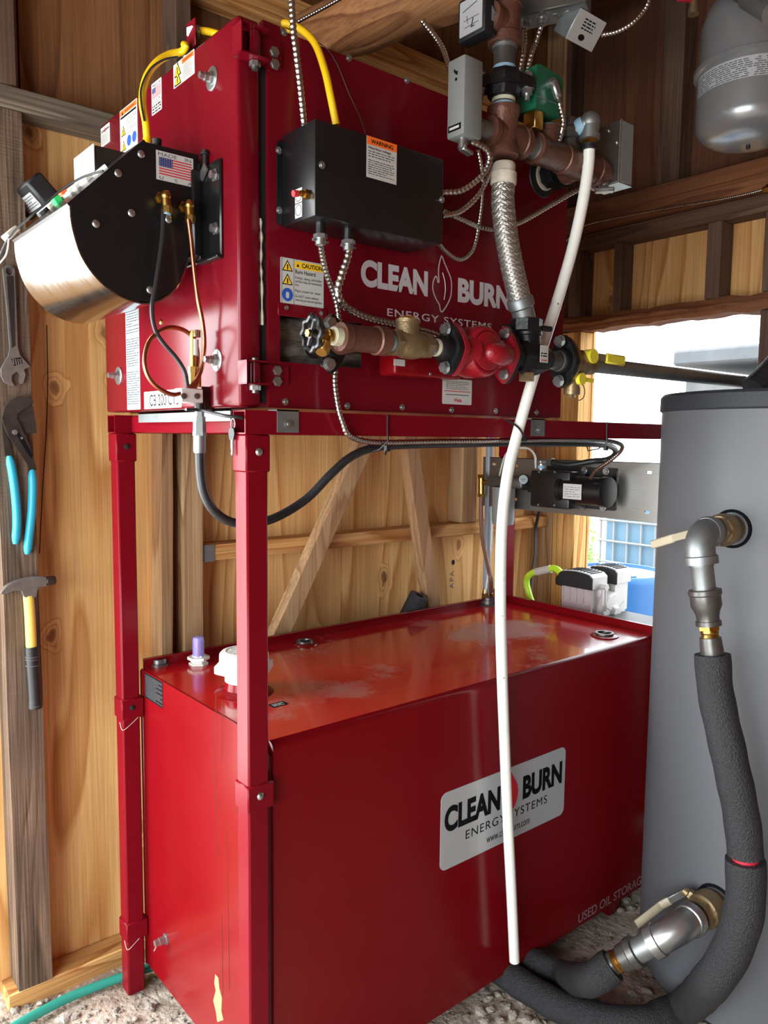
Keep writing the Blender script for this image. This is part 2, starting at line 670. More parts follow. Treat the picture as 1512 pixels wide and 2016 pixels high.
Mt['pex'] = mat('white_pex', srgb(228, 230, 222), 0.32, 0, var=0.10, vscale=30, thr=(0.3, 0.42))
Mt['paper'] = mat('sticker_white', srgb(186, 186, 182), 0.55, spec=0.08)
Mt['silver'] = mat('silver_vinyl', srgb(186, 190, 192), 0.38, 0.35)
Mt['ink'] = mat('black_ink', srgb(18, 18, 20), 0.6, spec=0.08)
Mt['inkgrey'] = mat('grey_ink', srgb(84, 86, 88), 0.6, spec=0.08)
Mt['inklight'] = mat('pale_ink', srgb(112, 120, 124), 0.6, spec=0.08)
Mt['orange'] = mat('warning_orange', srgb(238, 112, 40), 0.45)
Mt['yellow'] = mat('caution_yellow', srgb(242, 196, 40), 0.45)
Mt['blue'] = mat('sign_blue', srgb(36, 84, 172), 0.45)
Mt['navy'] = mat('flag_navy', srgb(44, 54, 110), 0.45)
Mt['flagred'] = mat('flag_red', srgb(190, 48, 58), 0.45)
Mt['logogrey'] = mat('logo_silver', srgb(196, 192, 196), 0.4)
Mt['fadedgrey'] = mat('faded_stencil', srgb(150, 120, 122), 0.5)
Mt['cable_y'] = mat('yellow_cable', srgb(240, 196, 24), 0.4)
Mt['rubber'] = mat('black_rubber', srgb(30, 32, 34), 0.42, bump=0.05)
Mt['foam'] = mat('foam_insulation', srgb(46, 48, 51), 0.62, var=0.5, vscale=150, bump=0.6, bscale=260)
Mt['greyjacket'] = mat('grey_tank_jacket', srgb(88, 91, 95), 0.5, 0, var=0.05, vscale=3)
Mt['lid'] = mat('black_lid_foam', srgb(40, 44, 50), 0.6, bump=0.15, bscale=200)
Mt['xtank'] = mat('silver_grey_paint', srgb(146, 150, 152), 0.28, 0.55, coat=0.3)
Mt['greenbox'] = mat('green_enamel', srgb(22, 92, 66), 0.4, 0, coat=0.1)
Mt['greybox'] = mat('grey_enamel', srgb(120, 124, 122), 0.42, 0)
Mt['teflon'] = mat('blue_thread_sealant', srgb(138, 178, 200), 0.5)
Mt['ptfe'] = mat('pale_thread_tape', srgb(206, 208, 180), 0.55)
Mt['dirt'] = mat('packed_dirt', srgb(206, 194, 178), 0.95, var=0.35, vscale=14, bump=0.8, bscale=60, c2=srgb(150, 134, 118))
Mt['gravel'] = mat('grey_gravel', srgb(150, 144, 134), 0.9, var=0.4, vscale=60)
Mt['stone'] = mat('pale_stone', srgb(176, 168, 156), 0.9, var=0.35, vscale=40, bump=0.3)
Mt['teal'] = mat('teal_hose', srgb(40, 140, 124), 0.45)
Mt['lime'] = mat('lime_hose', srgb(186, 226, 50), 0.4)
Mt['bluedrum'] = mat('blue_plastic', srgb(26, 92, 150), 0.4)
Mt['tote'] = mat('blue_grey_bottle', srgb(104, 136, 156), 0.5, var=0.15, vscale=3)
Mt['cage'] = mat('cage_steel', srgb(140, 142, 144), 0.5)
Mt['drumtop'] = mat('drum_top_plastic', srgb(150, 156, 158), 0.5)
Mt['grommet'] = mat('matt_rubber', srgb(14, 15, 18), 0.9, spec=0.1)
Mt['pink'] = mat('pinkish_alloy', srgb(196, 184, 186), 0.45, 0.4)
Mt['alloy'] = mat('pale_alloy', srgb(208, 206, 202), 0.45, 0.3)
Mt['cyan'] = mat('cyan_grip', srgb(40, 160, 190), 0.4)
Mt['fibre'] = mat('yellow_fibreglass', srgb(226, 196, 96), 0.4)
Mt['tool'] = mat('chrome_tool', srgb(138, 136, 132), 0.34, 0.55, var=0.3, vscale=30)
Mt['toold'] = mat('oiled_tool_steel', srgb(70, 65, 60), 0.38, 0.5, var=0.4, vscale=40)
Mt['gauge'] = mat('violet_clear_plastic', srgb(150, 140, 210), 0.12, 0, alpha=0.62)
Mt['ledg'] = mat('green_terminal', srgb(20, 190, 90), 0.35)
Mt['ledo'] = mat('orange_terminal', srgb(240, 96, 30), 0.35)
Mt['pvcgrey'] = mat('grey_conduit', srgb(150, 160, 172), 0.45)
Mt['dark'] = mat('dark_void', srgb(16, 14, 14), 0.9)
Mt['insul'] = mat('grey_insulation', srgb(132, 122, 112), 0.95, var=0.6, vscale=22, bump=0.8, bscale=50, stretch=(0.4, 1, 2))
Mt['hole'] = mat('dark_hole', srgb(20, 12, 12), 0.9)
Mt['redval'] = mat('red_valve_handle', srgb(190, 40, 60), 0.4)
Mt['yelval'] = mat('yellow_valve_grip', srgb(220, 208, 60), 0.45)
Mt['leverw'] = mat('cream_lever', srgb(176, 166, 140), 0.45)
Mt['gasket'] = mat('pale_gasket', srgb(206, 196, 180), 0.8, var=0.3, vscale=60)
Mt['flame'] = mat('flame_red', srgb(200, 24, 44), 0.45)
Mt['oilsludge'] = mat('oil_stain', srgb(52, 30, 26), 0.5)
Mt['sea'] = mat('aged_label_blue', srgb(150, 162, 168), 0.55, spec=0.08)
Mt['red_bare'] = mat('bare_scraped_patch', srgb(160, 132, 96), 0.8, spec=0.1)

# ================================================================== the setting
YW = 0.885      # inner face of the plywood of the left wall
XW = 2.00       # inner face of the plywood of the far wall
XS = 1.91       # room side of the far wall's studs


def struct(name, mb_or_none, m=None, loc=None):
    if mb_or_none is None:
        o = bpy.data.objects.new(name, None)
        col.objects.link(o)
        o.location = loc or (0, 0, 0)
    else:
        o = mb_or_none.build(name, m)
    o['kind'] = 'structure'
    return o


# dirt floor, gently uneven
mb = MB()
nx, ny = 60, 56
for j in range(ny + 1):
    for i in range(nx + 1):
        x, y = -2.75 + 5.6 * i / nx, -3.3 + 4.3 * j / ny
        h = 0.006 * math.sin(x * 9.1 + y * 5.3) + 0.005 * math.sin(x * 17.3 - y * 13.1) - 0.012
        mb.v.append(V((x, y, h)))
for j in range(ny):
    for i in range(nx):
        a = j * (nx + 1) + i
        mb.f.append([a, a + 1, a + nx + 2, a + nx + 1])
floor = mb.build('floor', Mt['dirt'], sharp=80)
tag(floor, 'packed dirt floor strewn with grit', kind='structure')

yard = struct('ground_outside', MB().box((-40, -40, -0.5), (40, 40, -0.10)), Mt['gravel'])

# ---- left wall: plywood sheets on studs
wl = struct('wall_left', None, loc=(0.5, YW, 0))
tag(wl, 'plywood sheathed stud wall behind the red boiler')
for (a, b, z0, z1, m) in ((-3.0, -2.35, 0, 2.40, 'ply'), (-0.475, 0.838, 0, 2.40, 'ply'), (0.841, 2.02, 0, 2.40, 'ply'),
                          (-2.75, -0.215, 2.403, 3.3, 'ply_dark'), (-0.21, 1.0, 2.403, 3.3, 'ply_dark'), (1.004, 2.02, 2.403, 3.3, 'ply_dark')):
    MB().box((a, YW, z0), (b, YW + 0.014, z1)).build('plywood_sheet', Mt[m], wl)
MB().box((-0.47, YW + 0.0145, 0), (2.03, YW + 0.02, 2.401)).build('seam_blocker', Mt['dark'], wl)  # added dark sheet, keeps the sky from showing through the plywood seams
MB().box((-2.75, YW + 0.0145, 2.3), (2.03, YW + 0.02, 3.3)).build('seam_blocker', Mt['dark'], wl)


def stud_tilt(u0, v0, u1, v1, y0, y1, wd, m, parent, name='stud', z0=None, z1=None):
    """post whose right front edge runs through two photo points on plane y0"""
    a, b = P(u0, v0, y=y0), P(u1, v1, y=y0)
    t = lambda z: a.x + (b.x - a.x) * (z - a.z) / (b.z - a.z)
    z0 = a.z if z0 is None else z0
    z1 = b.z if z1 is None else z1
    n = 14
    mb = MB()
    rr = random.Random(int(u0))
    for i in range(n + 1):
        z = z0 + (z1 - z0) * i / n
        x = t(z)
        j = lambda: rr.uniform(-0.0012, 0.0012)
        mb.v += [V((x - wd + j(), y0 + j(), z)), V((x + j(), y0 + j(), z)), V((x + j(), y1, z)), V((x - wd + j(), y1, z))]
    for i in range(n):
        for k in range(4):
            k2 = (k + 1) % 4
            mb.f.append([i * 4 + k, i * 4 + k2, i * 4 + 4 + k2, i * 4 + 4 + k])
    mb.f += [[3, 2, 1, 0], [n * 4 + k for k in range(4)]]
    return mb.build(name, Mt[m], parent, sharp=30)


tag(stud_tilt(104, 1940, 42, 215, 0.80, YW - 0.001, 0.088, 'stud_z', wl, z0=0.041, z1=2.368), 'grey rough-sawn stud with tools hung on it')
xb = P(399, 1000, y=0.80).x
stud_tilt(400, 1240, 398, 870, 0.80, YW - 0.001, 0.060, 'stud_lt', wl, z0=0.041, z1=2.368)
stud_tilt(340, 1240, 340, 870, 0.812, YW - 0.001, 0.034, 'stud_lt', wl, z0=0.041, z1=2.368)
MB().box((-0.34, 0.803, -0.02), (1.905, YW - 0.001, 0.040), 0.004).build('bottom_plate', Mt['fir_x'], wl)
# girt at mid height, with its little end plate
zg = P(700, 1062, y=0.80).z
g0 = P(402, 1080, y=0.80).x
MB().box((g0, 0.80, zg - 0.024), (XS - 0.002, YW - 0.001, zg + 0.024), 0.003).build('girt', Mt['fir_x'], wl)
MB().box((g0 - 0.003, 0.797, zg - 0.026), (g0 + 0.034, 0.800, zg + 0.026)).box((g0 - 0.003, 0.797, zg - 0.026), (g0, YW - 0.002, zg + 0.026)).build('end_plate', Mt['galv'], wl)
MB().box((-2.75, 0.795, 2.37), (2.0, YW - 0.001, 2.425), 0.004).build('girt', Mt['grey_x'], wl)
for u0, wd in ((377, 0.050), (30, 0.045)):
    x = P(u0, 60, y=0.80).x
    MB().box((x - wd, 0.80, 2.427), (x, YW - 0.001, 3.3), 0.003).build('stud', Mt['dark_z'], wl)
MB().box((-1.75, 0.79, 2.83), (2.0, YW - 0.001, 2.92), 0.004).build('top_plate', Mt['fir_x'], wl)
# corner stud above the girt
a, b = P(911, 960, y=0.80).x, P(940, 960, y=0.80).x
MB().box((a, 0.80, zg + 0.025), (b, YW - 0.001, 2.368), 0.003).build('stud', Mt['stud_lt'], wl)
# two leaning braces of grey board
for (u0, v0, u1, v1, wd, dp) in ((550, 1262, 735, 846, 0.062, 0.045), (862, 1235, 806, 830, 0.062, 0.045)):
    a, b = P(u0, v0, y=0.735), P(u1, v1, y=0.735)
    a = a + (a - b) * 0.55
    d = (b - a).normalized()
    side = V((0, 1, 0)).cross(d).normalized()
    MB().obox((a + b) / 2 + V((0, dp / 2, 0)), ((b - a).length, dp, wd), d, V((0, 1, 0)), side, 0.003).build('brace', Mt['stud_lt'], wl)
# stamp and nail hole on the plywood
Fw = Fr('y', YW)
t = text('APA', GF(P(893, 1158, y=YW), V((0, 0, 1)), V((-1, 0, 0))), 0, 0, 0.034, Mt['inkgrey'], wl, 'grade_stamp', sp=1.3)
tag(t, 'faded grey grade stamp reading APA')
a, b = Fw.q(892, 1107)
MB().poly(Fw, [disc(a, b, 0.009, 12, 0.011)], 0, 0.001).build('knot_hole', Mt['hole'], wl)
# dark shake running down the sheet beside the tool stud
mb = MB()
pth = spline([P(u, v, y=YW - 0.001) for u, v in ((92, 640), (94, 760), (90, 870), (84, 960), (78, 1090))], 6)
mb.tube(pth, 0.0012, 4)
mb.build('shake_crack', Mt['hole'], wl)

# ---- far wall with the open window
wb = struct('wall_back', None, loc=(XW, 0.3, 0))
tag(wb, 'far stud wall with an open window and a framed header')
Y0, Y1 = -0.082, 0.66      # opening
ZT, ZS = 2.015, 0.60


def bk(y0, y1, z0, z1, name, m, x0=XS, x1=XW - 0.001, bev=0.003):
    return MB().box((x0, y0, z0), (x1, y1, z1), bev).build(name, Mt[m], wb)


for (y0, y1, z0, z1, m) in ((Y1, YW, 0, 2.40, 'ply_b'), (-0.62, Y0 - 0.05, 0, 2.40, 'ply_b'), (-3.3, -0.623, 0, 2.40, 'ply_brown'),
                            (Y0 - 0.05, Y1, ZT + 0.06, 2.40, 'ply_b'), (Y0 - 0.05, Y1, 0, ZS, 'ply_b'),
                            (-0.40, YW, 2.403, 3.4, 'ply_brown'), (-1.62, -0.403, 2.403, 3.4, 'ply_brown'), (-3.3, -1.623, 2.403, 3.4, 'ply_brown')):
    MB().box((XW, y0, z0), (XW + 0.014, y1, z1)).build('plywood_sheet', Mt[m], wb)
bk(0.778, YW - 0.002, 0, 3.3, 'corner_post', 'stud_lt')
bk(0.662, 0.776, 0.60, ZT - 0.002, 'jamb', 'fir_z')
bk(0.752, 0.776, 2.53, 3.3, 'stud', 'dark_z')
bk(-0.20, Y0, 0, ZT - 0.002, 'jamb', 'dark_z')
bk(-0.65, Y1 + 0.116, ZS - 0.045, ZS, 'window_sill', 'fir_y', XS - 0.02)
# header: ragged lower plank, cripples, upper planks
mb = MB()
rr = random.Random(3)
n = 46
for i in range(n + 1):
    y = 0.776 - 1.5 * i / n
    zb_ = ZT + 0.003 * math.sin(i * 0.9) + rr.uniform(-0.004, 0.004)
    xf = XS - 0.012 + rr.uniform(-0.006, 0.004)
    mb.v += [V((xf + 0.012, y, zb_)), V((xf - 0.004 * rr.random(), y, zb_ + 0.030)), V((xf + 0.016, y, zb_ + 0.058)), V((XW - 0.001, y, zb_ + 0.058)), V((XW - 0.001, y, zb_))]
for i in range(n):
    for k in range(5):
        k2 = (k + 1) % 5
        mb.f.append([i * 5 + k, i * 5 + k2, i * 5 + 5 + k2, i * 5 + 5 + k])
mb.f += [[4, 3, 2, 1, 0], [n * 5 + k for k in range(5)]]
mb.build('header_plank', Mt['fir_y'], wb, sharp=20)
for (u0, u1) in ((1120, 1143), (1207, 1221), (1388, 1416), (1500, 1530)):
    y0, y1 = P(u1, 545, x=XS).y, P(u0, 545, x=XS).y
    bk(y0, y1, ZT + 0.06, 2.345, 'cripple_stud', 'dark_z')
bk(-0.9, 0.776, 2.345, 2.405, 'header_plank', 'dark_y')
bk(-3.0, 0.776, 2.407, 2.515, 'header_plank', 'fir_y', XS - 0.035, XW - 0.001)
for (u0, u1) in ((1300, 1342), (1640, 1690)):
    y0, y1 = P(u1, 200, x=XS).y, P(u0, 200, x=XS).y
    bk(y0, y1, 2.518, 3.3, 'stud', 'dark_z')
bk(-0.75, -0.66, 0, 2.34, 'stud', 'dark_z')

# ---- the rest of the shed, behind and beside the camera
wr = struct('wall_right', MB().box((-2.7, -3.3, 0), (2.02, -3.25, 3.35)), Mt['ply_brown'])
tag(wr, 'brown plywood wall behind the camera side')
wf = struct('wall_front', MB().box((-2.72, -3.3, 0), (-2.68, -2.4, 3.35)).box((-2.72, 0.05, 0), (-2.68, 0.86, 3.35)).box((-2.72, -2.4, 2.25), (-2.68, 0.05, 3.35)), Mt['ply_brown'])
tag(wf, 'front wall of the shed with an open doorway')
ce = struct('ceiling', MB().box((-2.75, -3.3, 3.30), (2.05, 0.92, 3.34)), Mt['ply_brown'])
tag(ce, 'dark board roof underside of the shed')
for i, x in enumerate((-1.6, -0.8, 0.0, 0.8, 1.6)):
    t = struct('trim_%d' % (i + 1), MB().box((x - 0.022, -3.24, 3.16), (x + 0.022, 0.78, 3.299), 0.004), Mt['dark_y'])
    tag(t, 'dark rafter under the shed roof')

# peeled log tie beam above the boiler
a = P(628, 76, y=0.72)
b = P(792, 2, z=a.z)
d = (b - a)
a = a - d * 0.10
b = b + d * 1.6
mb = MB()
rr = random.Random(5)
n = 26
u_, v_, w_ = basis(b - a)
for i in range(n + 1):
    c = a.lerp(b, i / n)
    for k in range(14):
        an = 2 * math.pi * k / 14
        r = 0.078 + 0.007 * math.sin(an * 2 + i * 0.25) + 0.004 * math.sin(an * 3 + i * 0.7)
        ca, sa = math.cos(an), math.sin(an)
        sq = max(abs(ca), abs(sa)) ** 0.55
        mb.v.append(c + (u_ * ca + v_ * sa) * (r / sq))
for i in range(n):
    for k in range(14):
        k2 = (k + 1) % 14
        mb.f.append([i * 14 + k, i * 14 + k2, i * 14 + 14 + k2, i * 14 + 14 + k])
mb.f += [list(range(14))[::-1], [n * 14 + k for k in range(14)]]
o = mb.build('trim_6', Mt['log'], sharp=60)
tag(o, 'peeled log tie beam running over the boiler', kind='structure')

# ================================================================== waste oil tank
L_, W_, H_, ZB = 1.499, 0.68, 0.92, 0.056
m, nt, N, Lk, b = newmat('red_tank_dusty_lit_top')
b.inputs['Roughness'].default_value = 0.22
b.inputs['Coat Weight'].default_value = 0.3
tc = N.new('ShaderNodeTexCoord')
nz = N.new('ShaderNodeTexNoise')
nz.inputs['Scale'].default_value = 3.4
nz.inputs['Detail'].default_value = 9
nz.inputs['Roughness'].default_value = 0.66
Lk.new(tc.outputs['Object'], nz.inputs['Vector'])
rp = N.new('ShaderNodeMapRange')
rp.inputs['From Min'].default_value = 0.57
rp.inputs['From Max'].default_value = 0.70
rp.inputs['To Max'].default_value = 0.55
Lk.new(nz.outputs['Fac'], rp.inputs['Value'])
# dried puddle near the back right
mp = N.new('ShaderNodeVectorMath')
mp.operation = 'SUBTRACT'
pc = P(985, 1243, z=H_)
mp.inputs[1].default_value = (pc.x - L_ / 2, pc.y - W_ / 2, H_)
Lk.new(tc.outputs['Object'], mp.inputs[0])
sc2 = N.new('ShaderNodeVectorMath')
sc2.operation = 'MULTIPLY'
sc2.inputs[1].default_value = (3.1, 5.2, 1)
Lk.new(mp.outputs[0], sc2.inputs[0])
ln = N.new('ShaderNodeVectorMath')
ln.operation = 'LENGTH'
Lk.new(sc2.outputs[0], ln.inputs[0])
n2 = N.new('ShaderNodeTexNoise')
n2.inputs['Scale'].default_value = 11
n2.inputs['Detail'].default_value = 6
Lk.new(tc.outputs['Object'], n2.inputs['Vector'])
ad = N.new('ShaderNodeMath')
ad.operation = 'MULTIPLY_ADD'
Lk.new(n2.outputs['Fac'], ad.inputs[0])
ad.inputs[1].default_value = 1.1
Lk.new(ln.outputs['Value'], ad.inputs[2])
r2 = N.new('ShaderNodeMapRange')
r2.inputs['From Min'].default_value = 1.0
r2.inputs['From Max'].default_value = 1.28
r2.inputs['To Min'].default_value = 0.62
r2.inputs['To Max'].default_value = 0.0
Lk.new(ad.outputs[0], r2.inputs['Value'])
mxm = N.new('ShaderNodeMath')
mxm.operation = 'MAXIMUM'
Lk.new(rp.outputs[0], mxm.inputs[0])
Lk.new(r2.outputs[0], mxm.inputs[1])
mx = N.new('ShaderNodeMix')
mx.data_type = 'RGBA'
Lk.new(mxm.outputs[0], mx.inputs[0])
mx.inputs[6].default_value = srgb(160, 14, 20)  # red raised on top, standing in for light reflected off the wood wall
mx.inputs[7].default_value = srgb(150, 124, 116)
Lk.new(mx.outputs[2], b.inputs['Base Color'])
ra = N.new('ShaderNodeMath')
ra.operation = 'MULTIPLY_ADD'
Lk.new(mxm.outputs[0], ra.inputs[0])
ra.inputs[1].default_value = 0.5
ra.inputs[2].default_value = 0.17
Lk.new(ra.outputs[0], b.inputs['Roughness'])
Mt['tanktop'] = m

tank = thing('oil_storage_tank', 'big glossy red steel oil tank standing under the boiler frame', 'tank', (L_ / 2, W_ / 2, 0))
# wrapped sheet: front, rolled edge, back
mb = MB()
prof = [(0.0, ZB)] + [(0.018 - 0.018 * math.cos(math.radians(t)), H_ - 0.018 + 0.018 * math.sin(math.radians(t))) for t in (0, 22, 45, 67, 90)]
prof2 = [(W_, H_ - 0.0), (W_, ZB)]
loop = prof + prof2
body = [V((x, y, z)) for x in (0.006, L_) for (y, z) in loop]
n = len(loop)
fs = [[i, (i + 1) % n, n + (i + 1) % n, n + i] for i in range(n) if i != n - 3]
mb.add(body, fs)
mb.f.append([i for i in range(n)])
mb.f.append([n + i for i in range(n)][::-1])
mb.build('tank_body', Mt['red_tank'], tank, sharp=30)
mb = MB()
mb.add([V((0.0055, 0.0178, H_)), V((L_, 0.0178, H_)), V((L_, W_, H_)), V((0.0055, W_, H_))], [[0, 1, 2, 3]])
mb.build('top_sheet', Mt['tanktop'], tank)
# end plate, standing a little proud with a folded edge
mb = MB()
Fe = Fr('x', 0.006)
mb.poly(Fe, [[(-W_, ZB), (-0.014, ZB), (-0.006, ZB + 0.008), (-0.006, H_ - 0.03), (-0.030, H_ - 0.002), (-W_, H_ - 0.001)]], 0.0, 0.006)
mb.build('end_plate', Mt['red_tank'], tank)
mb = MB()
mb.box((-0.004, W_ - 0.012, ZB), (0.006, W_, H_ - 0.002), 0.003)
mb.build('end_fold', Mt['red_tank'], tank)
mb = MB().box((0.006, W_ - 0.002, H_ - 0.01), (L_, W_ + 0.001, H_ + 0.027), 0.0008)
mb.box((0.006, W_ - 0.014, H_ + 0.024), (L_, W_ + 0.001, H_ + 0.027), 0.0008)
mb.build('rim', Mt['red_tank'], tank)
MB().box((L_ - 0.001, 0.0, H_ - 0.01), (L_ + 0.002, W_, H_ + 0.027), 0.0008).box((L_ - 0.012, 0.0, H_ + 0.024), (L_ + 0.002, W_, H_ + 0.027), 0.0008).build('rim', Mt['red_tank'], tank)
for x in (0.12, L_ - 0.18):
    MB().box((x, 0.03, -0.012), (x + 0.06, W_ - 0.03, ZB), 0.003).build('skid', Mt['red_tank'], tank)
# vertical scratches and a chipped patch of the end plate
mb = MB()
Fe0 = Fr('x', 0.0)
for pts in (((425, 1370), (424, 1500), (428, 1690)), ((438, 1380), (437, 1500)), ((446, 1620), (449, 1760), (452, 1950)), ((437, 1800), (439, 1960)), ((470, 1500), (468, 1600))):
    pp = spline([Fe0.p(*Fe0.q(*p), 0.0003) for p in pts], 4)
    mb.tube(pp, 0.0005, 4)
mb.build('scratch', Mt['oilsludge'], tank)
mb = MB()
mb.poly(Fe0, [[Fe0.q(*p) for p in ((424, 1918), (430, 1925), (432, 1945), (437, 1965), (436, 1990), (440, 2008), (428, 2012), (425, 1990), (420, 1970), (425, 1950), (422, 1935))]], 0, 0.0004)
mb.build('paint_chip', Mt['red_bare'], tank)
# drain plug
c = P(328, 1848, x=0.0)
plug = MB().lathe(c, (-1, 0, 0), [(0, 0.015), (0.004, 0.015), (0.004, 0.0105), (0.022, 0.0105), (0.022, 0.0085), (0.034, 0.0085)], 14).build('drain_plug', Mt['zinc'], tank)
MB().bar(c + V((-0.024, 0.002, -0.006)), c + V((-0.030, 0.012, -0.028)), 0.006, 0.003).build('wing_tab', Mt['zinc'], plug)
# black data sticker, top left of the end
a0, b1 = Fe0.q(285, 1323)
a1, b0 = Fe0.q(321, 1392)[0], Fe0.q(285, 1372)[1]
s = MB().poly(Fe0, [rect(a0, b0, a1, b1, 0.002)], 0, 0.0005).build('data_sticker', Mt['ink'], tank)
print_rows(Fe0, a0 + 0.003, b0 + 0.004, a1 - 0.003, b1 - 0.004, 16, Mt['inkgrey'], s, seed=4)
# top sheet fittings
Ft = Fr('z', H_)


def bung(u, v, r, nm='bung', h=0.012, hole=True):
    a, b = Ft.q(u, v)
    base = MB().lathe(Ft.p(a, b), (0, 0, 1), [(0, r * 1.55), (0.003, r * 1.5), (0.006, r * 1.1)], 22).build('weld_collar', Mt['red_tank'], tank)
    if hole:
        mb = MB().lathe(Ft.p(a, b), (0, 0, 1), [(0.003, r), (h, r), (h, r * 0.78), (0.004, r * 0.72)], 22)
        o = mb.build(nm, Mt['steel'], tank)
        MB().poly(Fr('z', H_ + 0.004), [disc(a, b, r * 0.72, 18)], -0.001, 0.0).box(Ft.p(a - r * 0.6, b - r * 0.1, 0.005), Ft.p(a + r * 0.6, b + r * 0.1, h * 0.9), 0.001).build('plug_recess', Mt['hole'], o)
    return a, b


bung(600, 1268, 0.026)
bung(1190, 1252, 0.030)
a, b = Ft.q(313, 1308)
MB().lathe(Ft.p(a, b), (0, 0, 1), [(0, 0.026), (0.004, 0.026), (0.004, 0.021), (0.015, 0.021), (0.018, 0.019), (0.018, 0.014), (0.016, 0.013)], 20).build('vent_cap', Mt['steel'], tank)
# level gauge
a, b = Ft.q(391, 1307)
g = MB().lathe(Ft.p(a, b), (0, 0, 1), [(0, 0.027), (0.005, 0.027), (0.005, 0.021), (0.014, 0.021), (0.014, 0.031), (0.022, 0.031), (0.022, 0.018), (0.026, 0.018)], 6).build('level_gauge', Mt['white'], tank)
MB().lathe(Ft.p(a, b), (0, 0, 1), [(0.024, 0.0165), (0.070, 0.0165), (0.077, 0.014), (0.080, 0.008)], 18).build('gauge_bulb', Mt['gauge'], g)
MB().cyl(Ft.p(a, b, 0.024), Ft.p(a, b, 0.06), 0.003, 8).cyl(Ft.p(a, b, 0.052), Ft.p(a, b, 0.056), 0.009, 10).build('gauge_float', Mt['flagred'], g)
# white fill cap on its collar
a, b = Ft.q(481, 1362)
MB().lathe(Ft.p(a, b), (0, 0, 1), [(0, 0.075), (0.004, 0.070), (0.012, 0.050), (0.030, 0.047)], 26).build('fill_collar', Mt['red_tank'], tank)
pr = [(0.028, 0.046)]
for i in range(6):
    pr += [(0.030 + i * 0.004, 0.046), (0.032 + i * 0.004, 0.0485)]
fc = MB().lathe(Ft.p(a, b), (0, 0, 1), pr + [(0.056, 0.046)], 26).build('fill_cap', Mt['white'], tank)
MB().lathe(Ft.p(a, b), (0, 0, 1), [(0.054, 0.072), (0.057, 0.076), (0.074, 0.076), (0.077, 0.072)], 6, rot=0.3).build('hex_flange', Mt['white'], fc)
MB().lathe(Ft.p(a, b), (0, 0, 1), [(0.077, 0.062), (0.100, 0.061), (0.106, 0.056), (0.108, 0.046), (0.106, 0.044), (0.1065, 0.0)], 28).build('cap_dome', Mt['white'], fc)
mb = MB()
for k in range(9):
    an = k * 0.7
    mb.bar(Ft.p(a + 0.034 * math.cos(an) - 0.006, b + 0.034 * math.sin(an), 0.1068), Ft.p(a + 0.034 * math.cos(an) + 0.006, b + 0.034 * math.sin(an), 0.1068), 0.003, 0.002)
mb.build('raised_marks', Mt['white'], fc)
# little dark sticker behind the post
a, b = Ft.q(548, 1387)
s = MB().poly(Ft, [rect(a - 0.022, b - 0.014, a + 0.022, b + 0.014, 0.003)], 0, 0.0005).build('small_sticker', Mt['ink'], tank)
print_rows(Ft, a - 0.016, b - 0.009, a + 0.016, b + 0.009, 4, Mt['paper'], s, seed=9)
# big maker's plate
Ff = Fr('y', 0.0)


def flame(cx, cz, h, hollow=0.0):
    """flame outline: tall right lick with a small left tongue"""
    pts = [(-0.02, 0.50), (0.03, 0.40), (0.12, 0.27), (0.215, 0.12), (0.24, -0.03), (0.225, -0.2), (0.15, -0.35), (0.03, -0.5), (-0.02, -0.5), (-0.05, -0.40), (-0.14, -0.30), (-0.215, -0.17), (-0.225, -0.03), (-0.16, 0.10), (-0.12, 0.0), (-0.07, 0.02), (-0.085, 0.18), (-0.075, 0.33)]
    return [(cx + x * h, cz + z * h) for x, z in pts]


def shrink(pts, k, cx, cz):
    return [(cx + (x - cx) * k, cz + (z - cz) * k) for x, z in pts]


x0, x1 = Ff.q(867, 1630)[0], Ff.q(1111, 1540)[0]
zt = (Ff.q(890, 1546)[1] + Ff.q(1100, 1482)[1]) / 2
zb = (Ff.q(880, 1711)[1] + Ff.q(1095, 1608)[1]) / 2
pl = MB().poly(Ff, [rect(x0, zb, x1, zt, 0.020, 6)], 0, 0.0012).build('maker_plate', Mt['silver'], tank)
tag(pl, "silver maker's plate reading CLEAN BURN ENERGY SYSTEMS")
w_ = x1 - x0
h_ = zt - zb
Fp = Fr('y', -0.0012)
zt1 = zb + h_ * 0.50
text('CLEAN', Fp, x0 + w_ * 0.025, zt1, h_ * 0.42, Mt['ink'], pl, bold=0.045, width=w_ * 0.415)
text('BURN', Fp, x0 + w_ * 0.625, zt1, h_ * 0.42, Mt['ink'], pl, bold=0.045, width=w_ * 0.345)
cx, cz = x0 + w_ * 0.53, zb + h_ * 0.66
MB().poly(Fp, [flame(cx, cz, h_ * 0.56)], 0, 0.0005).build('flame_mark', Mt['flame'], pl)
text('ENERGY SYSTEMS', Fp, x0 + w_ * 0.18, zb + h_ * 0.285, h_ * 0.165, Mt['ink'], pl, width=w_ * 0.66, sp=1.15)
text('www.cleanburn.com', Fp, x0 + w_ * 0.34, zb + h_ * 0.10, h_ * 0.155, Mt['ink'], pl, width=w_ * 0.35)
# faded stencil low on the right
xs_ = Ff.q(1138, 1815)[0]
zs_ = (Ff.q(1138, 1815)[1] + Ff.q(1215, 1772)[1]) / 2
xe_ = Ff.q(1262, 1745)[0]
t = text('USED OIL STORAGE', Ff, xs_, zs_, 0.042, Mt['fadedgrey'], tank, 'stencil_lettering', bold=0.01, width=xe_ - xs_ + 0.02)

# ================================================================== stand
p_ = 0.049
XO = -0.0612            # outer face of the left end posts
YN, YL = -0.0136, 0.6616
XR = 1.482
ZB0, ZB1 = 1.567, 1.614
stand = thing('boiler_stand', 'tall red square-tube frame carrying the boiler over the tank', 'stand', (0.7, 0.33, 0))
Fn = Fr('y', YN)


def zat(u, v, x, y):
    return P(u, v, y=y).z


